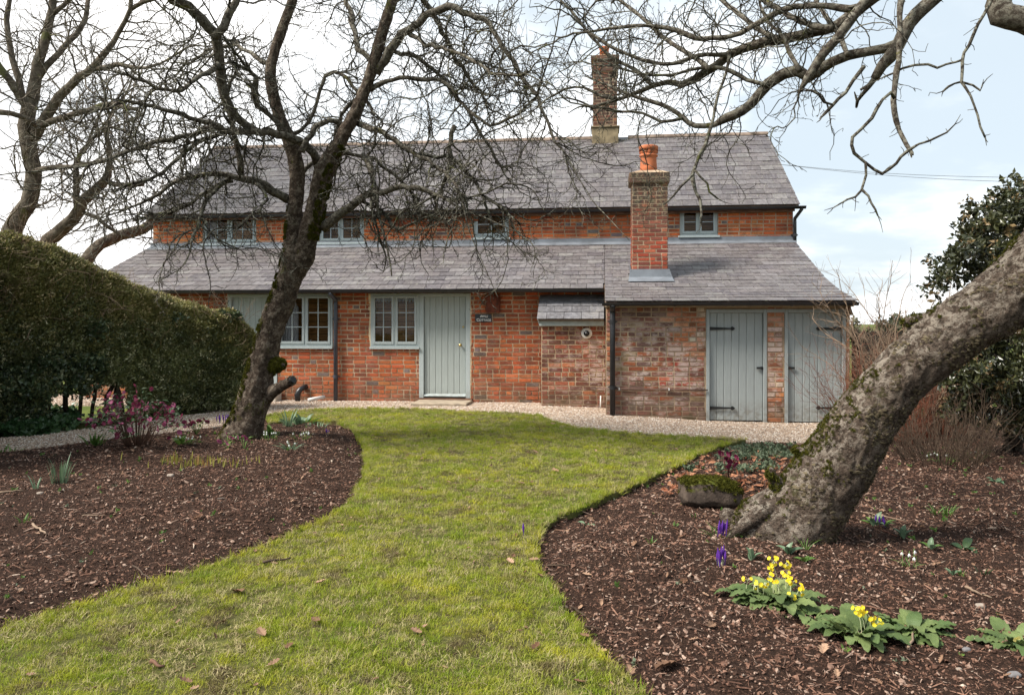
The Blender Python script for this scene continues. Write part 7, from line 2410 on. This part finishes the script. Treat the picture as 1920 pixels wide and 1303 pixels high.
# --- yellow green shoots coming up in a row
b = GB(372, 872); e = empty('lily_of_the_valley', b, 'patch of short yellow green spikes in the left bed', 'plant')
sps = [strap(rnd.uniform(.05, .12), .012, M['yellow_shoot'], rnd.uniform(0, .15)) for _ in range(5)]
for i in range(120):
    x, y = rnd.gauss(0, .26), rnd.gauss(0, .10)
    child('shoot', sps[i % 5], e, (x, y, bz(b.x + x, b.y + y) - b.z - .005), (rnd.gauss(0, .12), rnd.gauss(0, .12), rnd.uniform(0, 6)), rnd.uniform(.5, 1.1))
# --- ground cover and litter at the far tip of the right bed
P, Rr, S = [], [], []
cv = [clump('cover_sprig', 9, .03, .045, .026, M['cover_leaf'], up=.6) for _ in range(4)]
for _ in range(620):
    px, py = rnd.uniform(1290, 1490), rnd.uniform(832, 885)
    if py < 832 + max(0, 1400 - px) * .42 + 2: continue
    if mnoise.noise(Vector((px * .02, py * .05, 0))) < -.15: continue
    p = GB(px, py); P.append((p.x, p.y, p.z + .02)); Rr.append((rnd.gauss(0, .3), rnd.gauss(0, .3), rnd.uniform(0, 6))); S.append(rnd.uniform(.7, 1.3))
tag(scatter('ground_cover', P, Rr, S, cv), 'grey green ground cover where the right bed meets the lawn', 'ground cover')
P, Rr, S = [], [], []
for _ in range(420):
    px, py = rnd.uniform(1240, 1500), rnd.uniform(850, 935)
    p = GB(px, py)
    if not inside(P_right, np.array([p.x]), np.array([p.y]))[0]: continue
    P.append((p.x, p.y, p.z + .02)); Rr.append((rnd.gauss(0, .4), rnd.gauss(0, .4), rnd.uniform(0, 6))); S.append(rnd.uniform(.035, .075))
red_leaf = NT('red_dead_leaf'); cc = red_leaf.mix(red_leaf.rand(), (.20, .07, .035), (.36, .18, .10)); red_leaf.fin(cc, .75, .2)
tag(scatter('leaf_litter', P, Rr, S, [oakleaf('dead_leaf', red_leaf.m) for _ in range(4)]), 'russet fallen leaves behind the mossy stone', 'leaf litter')
# weeds dotted over both beds
P, Rr, S = [], [], []
wd = [clump('weed_sprig', 6, .012, .035, .018, M['shoot_leaf'], up=.8) for _ in range(3)] + [clump('weed_sprig', 5, .012, .04, .02, M['cover_leaf'], up=.5)]
for PP in (P_left, P_right):
    X, Y = sample(PP, lambda d: d * 0 + 4.5)
    for x, y in zip(X, Y): P.append((x, y, bz(x, y) + .004)); Rr.append((0, 0, rnd.uniform(0, 6))); S.append(rnd.uniform(.4, 1.1))
tag(scatter('weeds', P, Rr, S, wd), 'tiny green seedlings dotted over the beds', 'weeds')

# --- stones
def rock(name, px, py, sx, sy, sz, label, mat, seed, sub=4, group=None, sink=.3, cat='stone'):
    import bmesh
    bm = bmesh.new(); bmesh.ops.create_icosphere(bm, subdivisions=sub, radius=1)
    for v in bm.verts:
        p = v.co.copy()
        # blocky: push towards a rounded box
        q = Vector([math.copysign(abs(c) ** .72, c) for c in p])
        q = q * (1 + .16 * mnoise.fractal(p * 1.2 + Vector((seed, 0, 0)), 1, 2, 3) + .05 * mnoise.noise(p * 5 + Vector((seed, 0, 0))))
        v.co = Vector((q.x * sx, q.y * sy, q.z * sz))
    me = bpy.data.meshes.new(name); bm.to_mesh(me); bm.free()
    for p in me.polygons: p.use_smooth = True
    me.materials.append(mat)
    b = GB(px, py)
    o = link(name, me, None, (b.x, b.y, b.z + sz * (1 - sink)), (rnd.uniform(-.05, .05), rnd.uniform(-.05, .05), rnd.uniform(-.3, .3)))
    return tag(o, label, cat, group)
t = NT('mossy_stone')
nz = t.xyz(t.n('ShaderNodeNewGeometry').outputs['Normal'])[2]
c = t.mix(t.ramp(t.noise(9, 6, .7), .3, .7), (.045, .034, .028), (.12, .092, .072))
mm = t.math('ADD', nz, t.math('MULTIPLY', t.math('SUBTRACT', t.noise(7, 5, .7), .5), 1.3))
c = t.mix(t.ramp(mm, .35, .6), c, t.mix(t.ramp(t.noise(30, 4), .3, .7), (.045, .055, .010), (.13, .135, .022)))
t.bump(t.noise(40, 7, .7), .8, .015)
M['mossy_stone'] = t.fin(c, .95, .1)
rk = rock('mossy_stone', 1330, 948, .25, .16, .125, 'low blocky stone topped with moss beside the leaning trunk', M['mossy_stone'], 3.1, sink=.12)
simple('pale_stone', (.26, .215, .175), .9, var=.25, sc=12, bump=.6)
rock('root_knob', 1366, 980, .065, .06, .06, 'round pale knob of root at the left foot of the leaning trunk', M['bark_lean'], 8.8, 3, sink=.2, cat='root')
pts, rot = [], []
me_ = rk.data
mw = Matrix.Translation(rk.location) @ rk.rotation_euler.to_matrix().to_4x4()
for v in me_.vertices:
    nv = v.normal
    if nv.z > .3 + .3 * mnoise.noise(v.co * 9):
        for _ in range(2):
            pts.append(tuple(v.co + Vector((rnd.gauss(0, .006), rnd.gauss(0, .006), 0)))); rot.append(tuple(nv.to_track_quat('Z', 'Y').to_euler()))
scatter('moss', pts, rot, NR.uniform(.5, 1.2, len(pts)), moss_c, rk)
simple('grey_stone', (.16, .15, .15), .8, var=.25, sc=14, bump=.5)
for px, py, r_, mt, lab in ((320, 892, .035, 'pale_stone', 'flat pale stone in the left bed below the yellow shoots'), (75, 925, .03, 'pale_stone', 'pale rounded stone near the daffodil leaves'), (1593, 1115, .010, 'pale_stone', 'tiny pale stone above the yellow bunch'), (1798, 1252, .014, 'pale_stone', 'pale stone at the lower right of the bed'),
                            (1902, 1266, .03, 'grey_stone', 'dark grey pebble in the bottom right corner'), (1812, 1218, .022, 'grey_stone', 'blue grey pebble right of the flowerless clump'), (1838, 1135, .03, 'pale_stone', 'pinkish pebble in the right of the bed'), (590, 925, .015, 'pale_stone', 'small pale stone at the right rim of the left bed')):
    rock('stone', px, py, r_ * .95, r_ * .7, r_ * .42, lab, M[mt], px * .01, 3, sink=.75)
# --- sticks
def stick(px0, py0, px1, py1, r_, lab, mat='twig_tan', lift=.012):
    a, b = GB(px0, py0), GB(px1, py1); a.z += lift; b.z += lift
    pts = [a.lerp(b, k / 6) + Vector((rnd.gauss(0, .004), rnd.gauss(0, .004), rnd.gauss(0, .003))) for k in range(7)]
    o = MB(); o.tube([p - a for p in pts], [r_ * (1 - .08 * k) for k in range(7)], 7)
    o = o.obj('stick', M[mat], None, smooth=True); o.location = a
    return tag(o, lab, 'stick')
stick(493, 1060, 545, 1051, .009, 'broken brown stick lying on the lawn beside the left bed', lift=.02)
stick(283, 1248, 304, 1258, .010, 'short dark stick stuck in the grass at the bottom left', 'old_wood', .02)
stick(1020, 1064, 1070, 1062, .007, 'brown stick at the left rim of the right bed')
stick(1092, 1178, 1130, 1182, .006, 'twig at the lower left rim of the right bed')
stick(1072, 1142, 1100, 1160, .007, 'twig lying diagonally at the rim of the right bed')
stick(1808, 1103, 1856, 1124, .009, 'pale split stick at the right of the bed', 'twig_pale')
stick(1704, 1225, 1718, 1185, .007, 'pale stalk leaning in the flowerless clump', 'twig_pale', .03)
stick(1620, 960, 1700, 985, .006, 'long thin twig right of the leaning trunk', 'twig_pale')
stick(1655, 998, 1682, 1006, .006, 'pinkish twig before the grey green leaves', 'twig_red')
stick(60, 980, 88, 1004, .010, 'bent pale stick in the left bed', 'twig_pale')
stick(0, 924, 45, 921, .008, 'pale stick at the left edge of the bed', 'twig_pale')
stick(155, 968, 195, 971, .005, 'thin pale stalk in the middle of the left bed', 'twig_pale')
stick(250, 1065, 290, 1098, .005, 'thin brown twig near the front of the left bed')
